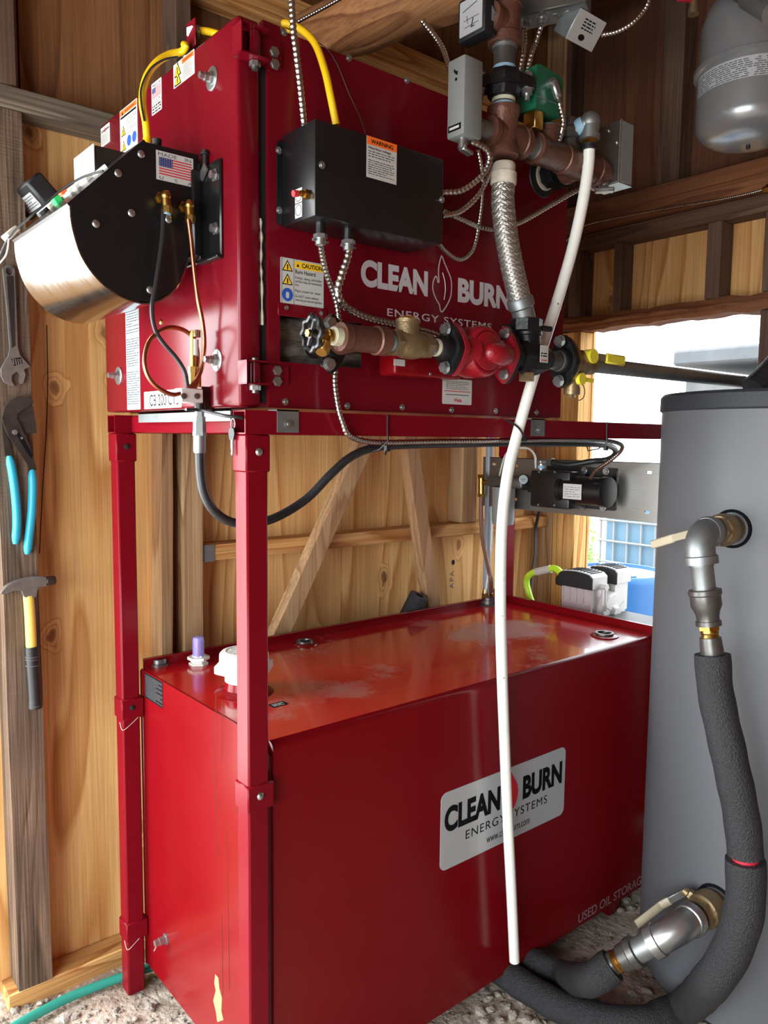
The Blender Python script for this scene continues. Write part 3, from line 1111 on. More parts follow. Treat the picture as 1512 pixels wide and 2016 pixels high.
zs1 = 1.492
for (x, y, main) in ((XO, YN, 'n'), (XO, YL, 'l'), (XR, YL, 'r'), (XR + 0.055, YN, 'h')):
    po = MB().box((x, y, -0.012), (x + p_, y + p_, ZB0), 0.004).build('post', Mt['red_frame'], stand)
    q = 0.0035
    MB().box((x - q, y - q, zs1), (x + p_ + q, y + p_ + q, ZB0 - 0.0005), 0.003).build('sleeve', Mt['red_frame'], po)
    if main in 'nl':
        for zt_, zb_ in ((0.847, 0.790), (0.205, 0.150)):
            k = MB().box((x - q, y - q, zb_), (x + p_ + q + 0.007, y + p_ + q, zt_), 0.003).build('sleeve', Mt['red_frame'], po)
        # screw in each sleeve face
        for z in (1.532, 0.822):
            c = V((x + p_ * 0.52, y - q, z))
            MB().lathe(c, (0, -1, 0), [(0, 0.008), (0.001, 0.008), (0.004, 0.0055), (0.005, 0.003)], 12).build('bolt', Mt['zinc'] if main == 'n' else Mt['hole'], po)
# worn paint line on the left foot, weld drips
for zt_ in (0.143, 0.776):
    mb = MB().tube(spline([V((XO - 0.001, YL + 0.02, zt_ + 0.004)), V((XO - 0.001, YL - 0.0008, zt_ - 0.012)), V((XO + 0.02, YL - 0.0008, zt_ - 0.002)), V((XO + 0.05, YL - 0.0008, zt_ + 0.02))], 5), 0.0009, 5)
    mb.build('paint_scuff', Mt['gasket'], stand)


def sqtube(a, b, wd, ht, th, mb):
    """hollow square tube along x from a to b (lower corner points)"""
    x0, x1, y, z = a[0], b, a[1], a[2]
    o = [(y, z), (y + wd, z), (y + wd, z + ht), (y, z + ht)]
    i = [(y + th, z + th), (y + wd - th, z + th), (y + wd - th, z + ht - th), (y + th, z + ht - th)]
    vs = [V((x, q[0], q[1])) for x in (x0, x1) for q in o + i]
    fs = []
    for k in range(4):
        k2 = (k + 1) % 4
        fs += [[k, k2, 8 + k2, 8 + k], [4 + k, 12 + k, 12 + k2, 4 + k2], [k, 4 + k, 4 + k2, k2], [8 + k, 8 + k2, 12 + k2, 12 + k]]
    return mb.add(vs, fs)


for y in (YN - 0.002, YL + 0.002):
    mb = MB()
    sqtube((XO - 0.004, y, ZB0), XR + p_ + 0.06, p_, ZB1 - ZB0, 0.003, mb)
    mb.build('long_beam', Mt['red_frame'], stand)
MB().box((XO + 0.040, YN + p_ - 0.001, ZB0 + 0.001), (XO + 0.086, YL + 0.001, ZB1 - 0.001), 0.003).build('end_beam', Mt['red_frame'], stand)
MB().box((XR, YN + p_ - 0.001, ZB0 + 0.001), (XR + p_, YL + 0.001, ZB1 - 0.001), 0.003).build('end_beam', Mt['red_frame'], stand)
# galvanised clips folded over the near beam
for (u0, u1, v) in ((544, 586, 830), (1044, 1070, 843)):
    x0, x1 = P(u0, v, y=YN).x, P(u1, v, y=YN).x
    k = MB().box((x0, YN - 0.0045, ZB0 + 0.004), (x1, YN - 0.002, ZB1 + 0.003)).box((x0, YN - 0.0045, ZB1), (x1, YN + 0.03, ZB1 + 0.003)).build('clip', Mt['galv'], stand)
    MB().lathe(V(((x0 + x1) / 2, YN - 0.0045, (ZB0 + ZB1) / 2 - 0.002)), (0, -1, 0), [(0, 0.009), (0.0015, 0.009), (0.0015, 0.005), (0.006, 0.0045)], 10).build('bolt', Mt['zinc'], k)
# pale angle under the burner door
y0, y1 = P(462, 824, x=XO + 0.03).y, P(280, 818, x=XO + 0.03).y
MB().box((XO + 0.020, y0, ZB1 - 0.020), (XO + 0.023, y1, ZB1 + 0.004)).box((XO + 0.020, y0, ZB1 + 0.001), (XO + 0.06, y1, ZB1 + 0.004)).build('support_angle', Mt['galv'], stand)

# ================================================================== boiler
BZ0, BZ1 = 1.621, 2.352
BX0, BX1 = -0.068, 0.938
BY1 = 0.712
boiler = thing('boiler', 'big crimson oil-fired boiler cabinet on the red stand', 'boiler', (0.4, 0.35, BZ0))
DX1 = -0.019
# hinged burner door: a slab with rounded corner, open on its hinge side edge
mb = MB().box((BX0, 0.0, BZ0), (DX1, BY1, BZ1), 0.007, seg=2)
door = mb.build('burner_door', Mt['red'], boiler, sharp=50)
MB().box((DX1, 0.008, BZ0 + 0.01), (-0.002, BY1 - 0.006, BZ1 - 0.012)).build('door_gap_fill', Mt['dark'], boiler)  # dark filler put in for the shade in the gap behind the door
gp = [P(u, v, y=0.006) for u, v in ((512, 430), (514, 470), (513, 520), (515, 560), (516, 640))]
MB().tube(spline(gp, 5), lambda i: 0.0032 + 0.0015 * math.sin(i * 1.7), 6).build('gasket_rope', Mt['gasket'], boiler)
# cabinet shell
mb = MB()
xc0 = -0.003
xh0, xh1 = P(551, 660, y=0).x, P(712, 690, y=0).x
zh0, zh1 = P(600, 716, y=0).z, P(600, 623, y=0).z
Fc = Fr('y', 0.0)
xs1 = P(1086, 700, y=0).x
mb.poly(Fc, [rect(xc0, BZ0 + 0.002, xs1, BZ1), rect(xh0, zh0, xh1, zh1)[::-1]], -0.002, 0.0)
mb.build('side_panel', Mt['red'], boiler)
MB().box((xs1 + 0.0025, 0.002, BZ0 + 0.002), (BX1, BY1, BZ1)).build('rear_panel', Mt['red'], boiler)
mb = MB().box((xc0, 0.001, BZ1 - 0.002), (xs1, BY1, BZ1)).box((xc0, BY1 - 0.002, BZ0), (xs1, BY1, BZ1)).box((xc0, 0.002, BZ0), (xs1, BY1, BZ0 + 0.003)).box((xc0, 0.002, BZ0), (xc0 + 0.002, BY1, BZ1))
mb.build('cabinet_shell', Mt['red'], boiler)
MB().box((xc0 + 0.002, 0.10, BZ0 + 0.004), (xs1, BY1 - 0.003, BZ1 - 0.003)).build('recess_fill', Mt['dark'], boiler)  # dark block put in for the shade behind the cut-out
mb = MB()
rr = random.Random(2)
nxw, nzw = 26, 12
for i in range(nxw + 1):
    for k in range(nzw + 1):
        x = xh0 - 0.02 + (xh1 - xh0 + 0.05) * i / nxw
        z = zh0 - 0.015 + (zh1 - zh0 + 0.03) * k / nzw
        y = 0.030 + 0.018 * (k / nzw - 0.35) ** 2 * 4 + 0.010 * math.sin(k * 1.1 + 0.35 * math.sin(i * 0.4)) + rr.uniform(-0.003, 0.003)
        mb.v.append(V((x, y, z)))
for i in range(nxw):
    for k in range(nzw):
        a = i * (nzw + 1) + k
        mb.f.append([a, a + 1, a + nzw + 2, a + nzw + 1])
mb.build('insulation_wool', Mt['insul'], boiler, sharp=80)
# raised panel of the side above the cut-out
MB().box((xc0 + 0.022, -0.0022, P(560, 622, y=0).z), (P(642, 620, y=0).x, 0, P(560, 597, y=0).z), 0.0008).build('access_strip', Mt['red'], boiler)
# top flap folded up by the hinge
MB().box((xc0 - 0.012, -0.0022, BZ1 - 0.03), (xc0 + 0.03, 0.012, BZ1 + 0.006), 0.002).build('corner_fold', Mt['red'], boiler)
# screws along the panel
Fs = Fr('y', 0.0)


def screw(parent, c, n, r=0.0062, m='zinc', name='screw'):
    return MB().lathe(c, n, [(0, r * 1.25), (0.0012, r * 1.2), (0.0012, r * 0.8), (0.004, r * 0.72), (0.0045, r * 0.35), (0.0032, r * 0.3)], 10).build(name, Mt[m], parent)


for (u, v) in ((559, 64), (687, 114), (801, 158), (563, 606), (631, 617), (562, 791), (684, 799), (792, 802), (889, 807), (976, 809), (1056, 812)):
    screw(boiler, Fs.p(*Fs.q(u, v)), (0, -1, 0))
# hinges
Fh = Fr('y', -0.002)
for (vt, vb, ub0, ub1, bolts) in ((66, 141, 478, 552, ((538, 104), (539, 128))), (706, 766, 488, 566, ((544, 730), (544, 751)))):
    zt, zb = P(520, vt + 8, y=0).z, P(520, vb - 6, y=0).z
    xa, xb_, xc = P(ub0 + 12, (vt + vb) / 2, y=-0.03).x, P(514, (vt + vb) / 2, y=-0.02).x, P(ub1, (vt + vb) / 2, y=0).x
    hg = MB()
    hg.box((xa - 0.018, -0.034, zb), (xa - 0.015, 0.0, zt)).box((xa - 0.018, -0.034, zt - 0.003), (xb_ + 0.010, -0.001, zt)).box((xa - 0.018, -0.034, zb), (xb_ + 0.010, -0.001, zb + 0.003))
    hg = hg.build('hinge', Mt['red'], boiler)
    lf = MB().poly(Fr('y', 0.0), [rect(xb_ - 0.006, zb + 0.004, xc, zt - 0.004, 0.006)], 0.0, 0.005)
    lf.cyl((xb_ - 0.010, -0.014, zb + 0.004), (xb_ - 0.010, -0.014, zt - 0.004), 0.010, 14)
    lf.build('hinge_leaf', Mt['red'], hg)
    MB().cyl((xb_ - 0.010, -0.014, zb - 0.016), (xb_ - 0.010, -0.014, zt + 0.006), 0.0062, 12).build('hinge_pin', Mt['steel'], hg)
    MB().hexa((xb_ - 0.010, -0.014, zb - 0.010), (xb_ - 0.010, -0.014, zb - 0.001), 0.011).build('hinge_nut', Mt['zinc'], hg)
    for u, v in bolts:
        c = Fh.p(*Fh.q(u, v), 0.003)
        MB().lathe(c, (0, -1, 0), [(0, 0.011), (0.002, 0.011), (0.002, 0.0092), (0.006, 0.0088)], 6).build('bolt', Mt['zinc'], hg)
# white flue collar edge behind the cabinet
MB().cyl((BX1 + 0.001, 0.14, BZ0 + 0.10), (BX1 + 0.012, 0.14, BZ0 + 0.10), 0.105, 30).build('rear_cover', Mt['galv'], boiler)
# bolts with big washers on the door
Fd = Fr('x', BX0)
for (u, v) in ((418, 155), (427, 709), (234, 740)):
    c = Fd.p(*Fd.q(u, v))
    wsh = MB().lathe(c, (-1, 0, 0), [(0, 0.023), (0.002, 0.023), (0.003, 0.020), (0.003, 0.008)], 20).build('washer', Mt['zinc'], door)
    MB().lathe(c, (-1, 0, 0), [(0.002, 0.013), (0.008, 0.013), (0.008, 0.009), (0.018, 0.009), (0.018, 0.007), (0.028, 0.007)], 6).build('nut', Mt['zinc'], wsh)
a, b = Fd.q(317, 634)
MB().lathe(Fd.p(a, b), (-1, 0, 0), [(0, 0.007), (0.002, 0.0065), (0.004, 0.003)], 12).build('rivet', Mt['brass'], door)
Mt_scr = None


def tri(F, cx, cy, s, parent, m='yellow'):
    """hazard triangle"""
    h = s * 0.87
    o = MB().poly(F, [[(cx - s / 2, cy - h / 3), (cx + s / 2, cy - h / 3), (cx, cy + 2 * h / 3)]], 0.0005, 0.0008).build('hazard_border', Mt['ink'], parent)
    s2, h2 = s * 0.74, h * 0.74
    MB().poly(F, [[(cx - s2 / 2, cy - h2 / 3), (cx + s2 / 2, cy - h2 / 3), (cx, cy + 2 * h2 / 3)]], 0.0008, 0.0011).build('hazard_triangle', Mt[m], parent)
    MB().poly(F, [rect(cx - s * 0.05, cy - h * 0.12, cx + s * 0.05, cy + h * 0.26)], 0.0011, 0.0014).poly(F, [disc(cx, cy - h * 0.17, s * 0.05, 8)], 0.0011, 0.0014).build('hazard_sign', Mt['ink'], parent)
    return o


def sticker(F, TL, BR, parent, name, m='paper', r=0.002, label=None, th=0.0006, corners=None):
    """rectangle through two photo points; corners = (TL, TR, BL) when perspective is strong"""
    if corners:
        (tl, tr, bl) = [F.q(*c) for c in corners]
        a0, a1 = (tl[0] + bl[0]) / 2, tr[0]
        b1, b0 = (tl[1] + tr[1]) / 2, bl[1]
    else:
        a0, b1 = F.q(*TL)
        a1, b0 = F.q(*BR)
    o = MB().poly(F, [rect(a0, b0, a1, b1, r, 3)], 0, th).build(name, Mt[m], parent)
    if label:
        o['label'] = label
    return o, min(a0, a1), min(b0, b1), max(a0, a1), max(b0, b1)


def flag(F, a0, b0, a1, b1, parent, h=0.0006):
    w_, h_ = a1 - a0, b1 - b0
    st = h_ / 13
    lines(F, [(a0, b0 + st * i, a1, b0 + st * (i + 1)) for i in range(0, 13, 2)], Mt['flagred'], parent, 'flag_stripes', h + 0.0002)
    lines(F, [(a0, b0 + st * 6, a0 + w_ * 0.4, b1)], Mt['navy'], parent, 'flag_canton', h + 0.0004)
    dots = []
    for i in range(6):
        for j in range(5):
            x, y = a0 + w_ * 0.4 * (i + 0.5) / 6, b0 + st * 6 + (b1 - b0 - st * 6) * (j + 0.5) / 5
            dots.append((x - w_ * 0.009, y - w_ * 0.009, x + w_ * 0.009, y + w_ * 0.009))
    lines(F, dots, Mt['paper'], parent, 'flag_stars', h + 0.0006)


# tall grey data label, low on the door
s, a0, b0, a1, b1 = sticker(Fd, (247, 607), (277, 806), door, 'data_label', 'sea')
for i, (k0, k1, n_) in enumerate(((0.80, 0.97, 7), (0.74, 0.79, 2), (0.42, 0.70, 12), (0.05, 0.38, 15))):
    print_rows(Fd, a0 + 0.003, b0 + (b1 - b0) * k0, a1 - 0.003, b0 + (b1 - b0) * k1, n_, Mt['inklight'], s, seed=20 + i, fill=0.3)
# model plate
s, a0, b0, a1, b1 = sticker(Fd, (284, 772), (358, 802), door, 'model_plate', 'paper', label='white model plate reading CB 200 CTB')
text('CB 200 CTB', Fd, a0 + (a1 - a0) * 0.16, b0 + (b1 - b0) * 0.17, (b1 - b0) * 0.92, Mt['ink'], s, width=(a1 - a0) * 0.78, h=0.0009)
# warning stickers along the top of the door
s, a0, b0, a1, b1 = sticker(Fd, (344, 132), (382, 150), door, 'warning_sticker', label='orange and white warning sticker at the top of the door', corners=((342, 128), (383, 97), (342, 176)))
w_, h_ = a1 - a0, b1 - b0
lines(Fd, [(a0 + w_ * 0.42, b0 + h_ * 0.76, a1 - w_ * 0.03, b1 - h_ * 0.04)], Mt['orange'], s, 'warning_band', 0.0009)
text('WARNING', Fd, a0 + w_ * 0.48, b0 + h_ * 0.81, h_ * 0.14, Mt['ink'], s, width=w_ * 0.42, h=0.0012)
tri(Fd, a0 + w_ * 0.21, b0 + h_ * 0.62, w_ * 0.34, s)
tri(Fd, a0 + w_ * 0.21, b0 + h_ * 0.24, w_ * 0.34, s)
print_rows(Fd, a0 + w_ * 0.44, b0 + h_ * 0.08, a1 - w_ * 0.05, b0 + h_ * 0.72, 11, Mt['inkgrey'], s, seed=31, fill=0.3)
s, a0, b0, a1, b1 = sticker(Fd, (0, 0), (1, 1), door, 'flag_sticker', label='small flag sticker reading MADE IN USA on the door', corners=((299, 166), (318, 152), (299, 229)))
w_, h_ = a1 - a0, b1 - b0
text('MADE IN', Fd, a0 + w_ * 0.1, b0 + h_ * 0.86, h_ * 0.13, Mt['navy'], s, width=w_ * 0.8, h=0.0009)
flag(Fd, a0 + w_ * 0.06, b0 + h_ * 0.5, a1 - w_ * 0.06, b0 + h_ * 0.83, s)
text('U S A', Fd, a0 + w_ * 0.12, b0 + h_ * 0.38, h_ * 0.1, Mt['navy'], s, width=w_ * 0.76, h=0.0009)
lines(Fd, [(a0, b0 + h_ * 0.325, a1, b0 + h_ * 0.335), (a0, b0 + h_ * 0.205, a1, b0 + h_ * 0.215)], Mt['ink'], s, 'rule_line', 0.0009)
print_rows(Fd, a0 + w_ * 0.06, b0 + h_ * 0.02, a1 - w_ * 0.06, b0 + h_ * 0.3, 3, Mt['ink'], s, seed=32)
s, a0, b0, a1, b1 = sticker(Fd, (0, 0), (1, 1), door, 'warning_sticker', label='tall orange-topped warning sticker above the burner', corners=((237, 219), (270, 193), (237, 312)))
w_, h_ = a1 - a0, b1 - b0
lines(Fd, [(a0 + w_ * 0.02, b0 + h_ * 0.87, a1 - w_ * 0.02, b1 - h_ * 0.02)], Mt['orange'], s, 'warning_band', 0.0009)
text('WARNING', Fd, a0 + w_ * 0.30, b0 + h_ * 0.89, h_ * 0.085, Mt['ink'], s, width=w_ * 0.6, h=0.0012)
tri(Fd, a0 + w_ * 0.17, b0 + h_ * 0.905, w_ * 0.13, s, 'ink')
lines(Fd, [(a0 + w_ * 0.05, b0 + h_ * 0.80, a1 - w_ * 0.05, b0 + h_ * 0.845)], Mt['ink'], s, 'headline_print', 0.0009)
tri(Fd, a0 + w_ * 0.2, b0 + h_ * 0.50, w_ * 0.26, s)
tri(Fd, a0 + w_ * 0.2, b0 + h_ * 0.18, w_ * 0.26, s)
for k in (0.52, 0.82):
    MB().poly(Fd, [disc(a0 + w_ * k, b0 + h_ * 0.25, w_ * 0.12, 14)], 0.0006, 0.0009).build('sign_disc', Mt['blue'], s)
print_rows(Fd, a0 + w_ * 0.38, b0 + h_ * 0.40, a1 - w_ * 0.06, b0 + h_ * 0.76, 9, Mt['inkgrey'], s, seed=33, fill=0.3)
s, a0, b0, a1, b1 = sticker(Fd, (0, 0), (1, 1), door, 'maker_sticker', label='small white CLEAN BURN sticker at the far edge of the door', corners=((199, 253), (216, 241), (199, 292)))
w_, h_ = a1 - a0, b1 - b0
text('CLEAN BURN', Fd, a0 + w_ * 0.06, b0 + h_ * 0.72, h_ * 0.16, Mt['ink'], s, width=w_ * 0.88, h=0.0009, bold=0.02)
MB().poly(Fd, [flame(a0 + w_ * 0.5, b0 + h_ * 0.77, h_ * 0.26)], 0.0008, 0.0012).build('flame_mark', Mt['flame'], s)
print_rows(Fd, a0 + w_ * 0.1, b0 + h_ * 0.1, a1 - w_ * 0.1, b0 + h_ * 0.6, 7, Mt['inkgrey'], s, seed=34, fill=0.3)

# caution sticker on the side panel
s, a0, b0, a1, b1 = sticker(Fc, (0, 0), (1, 1), boiler, 'caution_sticker', label='white and yellow CAUTION Burn Hazard sticker', corners=((552, 505), (637, 521), (552, 596)))
b1 = (Fc.q(552, 506)[1] + Fc.q(637, 521)[1]) / 2
w_, h_ = a1 - a0, b1 - b0
lines(Fc, [(a0 + w_ * 0.31, b0 + h_ * 0.81, a1 - w_ * 0.02, b1 - h_ * 0.03)], Mt['yellow'], s, 'caution_band', 0.0009)
lines(Fc, [(a0 + w_ * 0.295, b0, a0 + w_ * 0.305, b1), (a0 + w_ * 0.02, b0 + h_ * 0.0, a0 + w_ * 0.03, b1)], Mt['inkgrey'], s, 'rule_line', 0.0009)
tri(Fc, a0 + w_ * 0.39, b0 + h_ * 0.87, w_ * 0.09, s, 'ink')
text('CAUTION', Fc, a0 + w_ * 0.48, b0 + h_ * 0.845, h_ * 0.135, Mt['ink'], s, width=w_ * 0.48, h=0.0012, bold=0.02)
for k in (0.80, 0.50):
    tri(Fc, a0 + w_ * 0.155, b0 + h_ * k, w_ * 0.24, s)
MB().poly(Fc, [disc(a0 + w_ * 0.155, b0 + h_ * 0.20, w_ * 0.125, 18)], 0.0006, 0.0009).build('sign_disc', Mt['blue'], s)
MB().poly(Fc, [rect(a0 + w_ * 0.12, b0 + h_ * 0.12, a0 + w_ * 0.19, b0 + h_ * 0.26, 0.003)], 0.0009, 0.0012).build('glove_sign', Mt['paper'], s)
text('Burn Hazard.', Fc, a0 + w_ * 0.33, b0 + h_ * 0.695, h_ * 0.125, Mt['ink'], s, width=w_ * 0.49, h=0.0009, bold=0.01)
for k, ln_, wd in ((0.58, 'Fittings, piping, and boiler', 0.62), (0.50, 'surface may be extremely', 0.62), (0.42, 'hot.', 0.09), (0.29, 'Pipes contain hot  water', 0.60), (0.17, 'Do NOT touch without', 0.55), (0.09, 'wearing protective gloves', 0.62)):
    text(ln_, Fc, a0 + w_ * 0.33, b0 + h_ * k, h_ * 0.082, Mt['ink'], s, 'small_print', width=w_ * wd, h=0.0009)
# big silver logo on the side
zc = (Fc.q(712, 570)[1] + Fc.q(1000, 605)[1] + Fc.q(842, 582)[1]) / 3
xa, xb_ = Fc.q(710, 550)[0], Fc.q(842, 560)[0]
ht = (Fc.q(780, 524)[1] - Fc.q(780, 572)[1])
lg = text('CLEAN', Fc, xa, zc + 0.003, ht * 1.36, Mt['logogrey'], boiler, 'logo_lettering', bold=0.05, width=xb_ - xa)
xa2, xb2 = Fc.q(901, 580)[0], Fc.q(1004, 590)[0]
text('BURN', Fc, xa2, zc + 0.003, ht * 1.36, Mt['logogrey'], boiler, 'logo_lettering', bold=0.05, width=xb2 - xa2)
cx, cz = Fc.q(870, 558)
hf = Fc.q(865, 505)[1] - Fc.q(868, 612)[1]
fl = flame(cx, cz, hf)
dn = []
for i in range(len(fl)):
    dn.append(fl[i])
dn = spline([V((x, z, 0)) for x, z in dn + [dn[0]]], 4)
dn = [(p.x, p.y) for p in dn[:-1]]
inn = []
for i in range(len(dn)):
    a, b_, c = V(dn[i - 1]), V(dn[i]), V(dn[(i + 1) % len(dn)])
    t = (c - a).normalized()
    nn = V((t.y, -t.x))
    inn.append(tuple(b_ + nn * 0.0032))
ar = sum(x0 * y1 - x1 * y0 for (x0, y0), (x1, y1) in zip(dn, dn[1:] + dn[:1]))
if ar < 0:
    inn = [tuple(V(p) * 2 - V(q)) for p, q in zip(dn, inn)]
mb = MB()
for i in range(len(dn)):
    j = (i + 1) % len(dn)
    mb.add([Fc.p(*dn[i], 0.0006), Fc.p(*dn[j], 0.0006), Fc.p(*inn[j], 0.0006), Fc.p(*inn[i], 0.0006)], [[0, 1, 2, 3]])
pc_ = spline([Fc.p(cx + 0.01 * hf, cz + 0.2 * hf, 0.0006), Fc.p(cx + 0.07 * hf, cz + 0.05 * hf, 0.0006), Fc.p(cx + 0.09 * hf, cz - 0.12 * hf, 0.0006), Fc.p(cx + 0.06 * hf, cz - 0.3 * hf, 0.0006)], 4)
mb.tube(pc_, 0.0011, 4)
mb.build('logo_flame', Mt['logogrey'], boiler)
xa, xb_ = Fc.q(762, 612)[0], Fc.q(968, 637)[0]
zc2 = (Fc.q(762, 625)[1] + Fc.q(965, 645)[1]) / 2
text('ENERGY SYSTEMS', Fc, xa, zc2 - 0.001, 0.0235, Mt['logogrey'], boiler, 'logo_lettering', bold=0.008, width=xb_ - xa, sp=1.12)
# white valve-maker's tag under the pump
s, a0, b0, a1, b1 = sticker(Fc, (0, 0), (1, 1), boiler, 'notice_sticker', label='white notice sticker with small red letters', corners=((871, 745), (929, 748), (871, 795)), r=0.003)
w_, h_ = a1 - a0, b1 - b0
print_rows(Fc, a0 + w_ * 0.12, b0 + h_ * 0.58, a1 - w_ * 0.12, b0 + h_ * 0.92, 5, Mt['ink'], s, seed=41, fill=0.3)
lines(Fc, [(a0 + w_ * 0.05, b0 + h_ * 0.5, a1 - w_ * 0.06, b0 + h_ * 0.53)], Mt['flagred'], s, 'red_print', 0.0009)
lines(Fc, [(a0 + w_ * 0.1, b0 + h_ * 0.36, a1 - w_ * 0.1, b0 + h_ * 0.39)], Mt['inkgrey'], s, 'small_print', 0.0009)
text('Watts', Fc, a0 + w_ * 0.38, b0 + h_ * 0.1, h_ * 0.2, Mt['flagred'], s, bold=0.03, width=w_ * 0.27, h=0.0009)

# ================================================================== oil burner on the door
def PG(u, v, G):
    """photo point on a free frame's plane, as that frame's a, b"""
    d = FW + RT * ((u - 756) / FPX) + UP * ((1008 - v) / FPX)
    t = (G.o - CAM).dot(G.nn) / d.dot(G.nn)
    p = CAM + d * t - G.o
    return p.dot(G.u), p.dot(G.w)


def cz(x, y):                       # pixels of the 480 x 360 study crop to photo pixels
    return x * 0.3175, 240 + y * 0.3175


YB, YB2 = 0.14, 0.505
Fb = Fr('y', YB)
outl = [Fb.q(*cz(*p)) for p in ((905, 125), (1230, 205), (1228, 500), (1200, 720), (1165, 850), (1130, 960), (1070, 1050), (950, 1118), (830, 1110), (700, 1050), (590, 950), (510, 830), (465, 700), (445, 600), (440, 515))]
burner = thing('oil_burner', 'black oil burner with polished drum cover bolted to the boiler door', 'burner', (-0.2, 0.3, 1.83))
side = MB().poly(Fb, [outl], -0.004, 0.0).build('side_plate', Mt['black'], burner)
cxm, czm = sum(p[0] for p in outl) / len(outl), sum(p[1] for p in outl) / len(outl)
inn_ = shrink(outl, 0.985, cxm, czm)
MB().poly(Fr('y', YB + 0.003), [inn_], -(YB2 - YB - 0.004), 0.0).build('housing', Mt['black'], burner)
# polished wrap round the fan drum
arc = spline([V((a, 0, b)) for a, b in outl[4:]], 3)
vs, fs = [], []
n = len(arc)
for k, (yy, off) in enumerate(((YB + 0.0005, 0.0), (YB2, 0.0), (YB2, 0.003), (YB + 0.0005, 0.003))):
    for p in arc:
        d = (V((p.x - cxm, 0, p.z - czm))).normalized()
        vs.append(V((p.x, yy, p.z)) + d * off)
for k in range(4):
    k2 = (k + 1) % 4
    for i in range(n - 1):
        fs.append([k * n + i, k * n + i + 1, k2 * n + i + 1, k2 * n + i])
MB().add(vs, fs).build('drum_cover', Mt['chrome'], burner, sharp=50)
# bright edge lines of spot welds round the side plate
mb = MB()
for i in range(2, len(arc) - 1, 3):
    p = arc[i]
    d = V((cxm - p.x, 0, czm - p.z)).normalized() * 0.012
    mb.cyl(V((p.x, YB, p.z)) + d, V((p.x, YB - 0.0012, p.z)) + d, 0.0032, 8)
mb.build('weld_dimples', Mt['black'], burner)
for (x, y) in ((875, 200), (732, 318), (815, 565), (595, 632), (1045, 605), (930, 1042)):
    c = Fb.p(*Fb.q(*cz(x, y)), 0)
    MB().lathe(c, (0, -1, 0), [(0, 0.0075), (0.0015, 0.0075), (0.0035, 0.0055), (0.004, 0.002)], 12).build('screw', Mt['zinc'], burner)
# mounting flange and its cover
fl_ = MB().box((BX0 - 0.007, 0.060, 1.918), (BX0, 0.515, 2.106), 0.003)
fl_.box((BX0 - 0.030, 0.132, 1.925), (BX0 - 0.006, 0.51, 2.098), 0.004)
fl_.box((BX0 - 0.016, 0.060, 1.914), (BX0, 0.150, 1.922), 0.002).box((BX0 - 0.016, 0.132, 1.92), (BX0 - 0.006, 0.150, 2.11), 0.002)
fl_ = fl_.build('mounting_flange', Mt['black'], burner)
Fl = Fr('x', BX0 - 0.007)
for u, v in ((423, 345), (424, 450)):
    MB().lathe(Fl.p(*Fl.q(u, v)), (-1, 0, 0), [(0, 0.013), (0.002, 0.013), (0.002, 0.009), (0.010, 0.0085)], 6).build('bolt', Mt['zinc'], fl_)
c = Fl.p(*Fl.q(404, 318))
MB().cyl(c + V((0, 0, -0.02)), c + V((0, 0, 0.022)), 0.006, 10).lathe(c + V((0, 0, 0.012)), (0, 0, 1), [(0, 0.010), (0.004, 0.010), (0.006, 0.006)], 10).build('latch_pin', Mt['blackmat'], fl_)
MB().bar(c + V((-0.004, 0.012, -0.03)), c + V((-0.004, -0.012, -0.012)), 0.004, 0.018).build('bright_tab', Mt['zinc'], fl_)
# flag sticker on the side plate
tl, tr, bl = Fb.q(307, 297), Fb.q(380, 315), Fb.q(310, 352)
a0, a1, b1, b0 = tl[0], tr[0], (tl[1] + tr[1]) / 2 + 0.002, bl[1] - 0.001
s = MB().poly(Fb, [rect(a0, b0, a1, b1)], 0, 0.0006).build('flag_sticker', Mt['paper'], burner)
s['label'] = 'flag sticker reading MADE IN USA on the burner'
w_, h_ = a1 - a0, b1 - b0
text('MADE', Fb, a0 + w_ * 0.05, b0 + h_ * 0.83, h_ * 0.17, Mt['inkgrey'], s, width=w_ * 0.5, h=0.0009)
text('IN', Fb, a0 + w_ * 0.77, b0 + h_ * 0.83, h_ * 0.17, Mt['inkgrey'], s, width=w_ * 0.17, h=0.0009)
flag(Fb, a0 + w_ * 0.07, b0 + h_ * 0.2, a1 - w_ * 0.04, b0 + h_ * 0.79, s)
for k, ch in ((0.07, 'U'), (0.48, 'S'), (0.84, 'A')):
    text(ch, Fb, a0 + w_ * k, b0 + h_ * 0.03, h_ * 0.16, Mt['inkgrey'], s, h=0.0009, xs=1.5)
# sloping top with the control board
A_, B_ = V((outl[0][0], YB, outl[0][1])), V((outl[-1][0], YB, outl[-1][1]))
G = GF(B_, A_ - B_, (0, 1, 0))
ls = (A_ - B_).length
MB().poly(G, [[(-0.004, 0.0), (ls, 0.0), (ls, YB2 - YB), (-0.004, YB2 - YB)]], 0.0, 0.006).build('sloping_cover', Mt['black'], burner)
tb = MB().poly(G, [[PG(*p, G) for p in ((82, 431), (215, 334), (208, 331), (76, 425))]], 0.006, 0.012).build('terminal_strip', Mt['white'], burner)
for (u, v, m_) in ((133, 392, 'ledo'), (120, 404, 'ledg')):
    a, b = PG(u, v, G)
    MB().obox(G.p(a, b, 0.012), (0.017, 0.022, 0.016), G.u, G.w, G.nn, 0.002).build('terminal_block', Mt[m_], tb)
for (u, v, m_, sz) in ((107, 413, 'gasket', 0.016), (98, 420, 'ink', 0.010), (145, 385, 'white', 0.014), (160, 374, 'alloy', 0.02), (180, 360, 'white', 0.018), (88, 428, 'inkgrey', 0.014)):
    a, b = PG(u, v, G)
    MB().obox(G.p(a, b, 0.010), (sz, 0.018, 0.008), G.u, G.w, G.nn, 0.001).build('terminal_block', Mt[m_], tb)
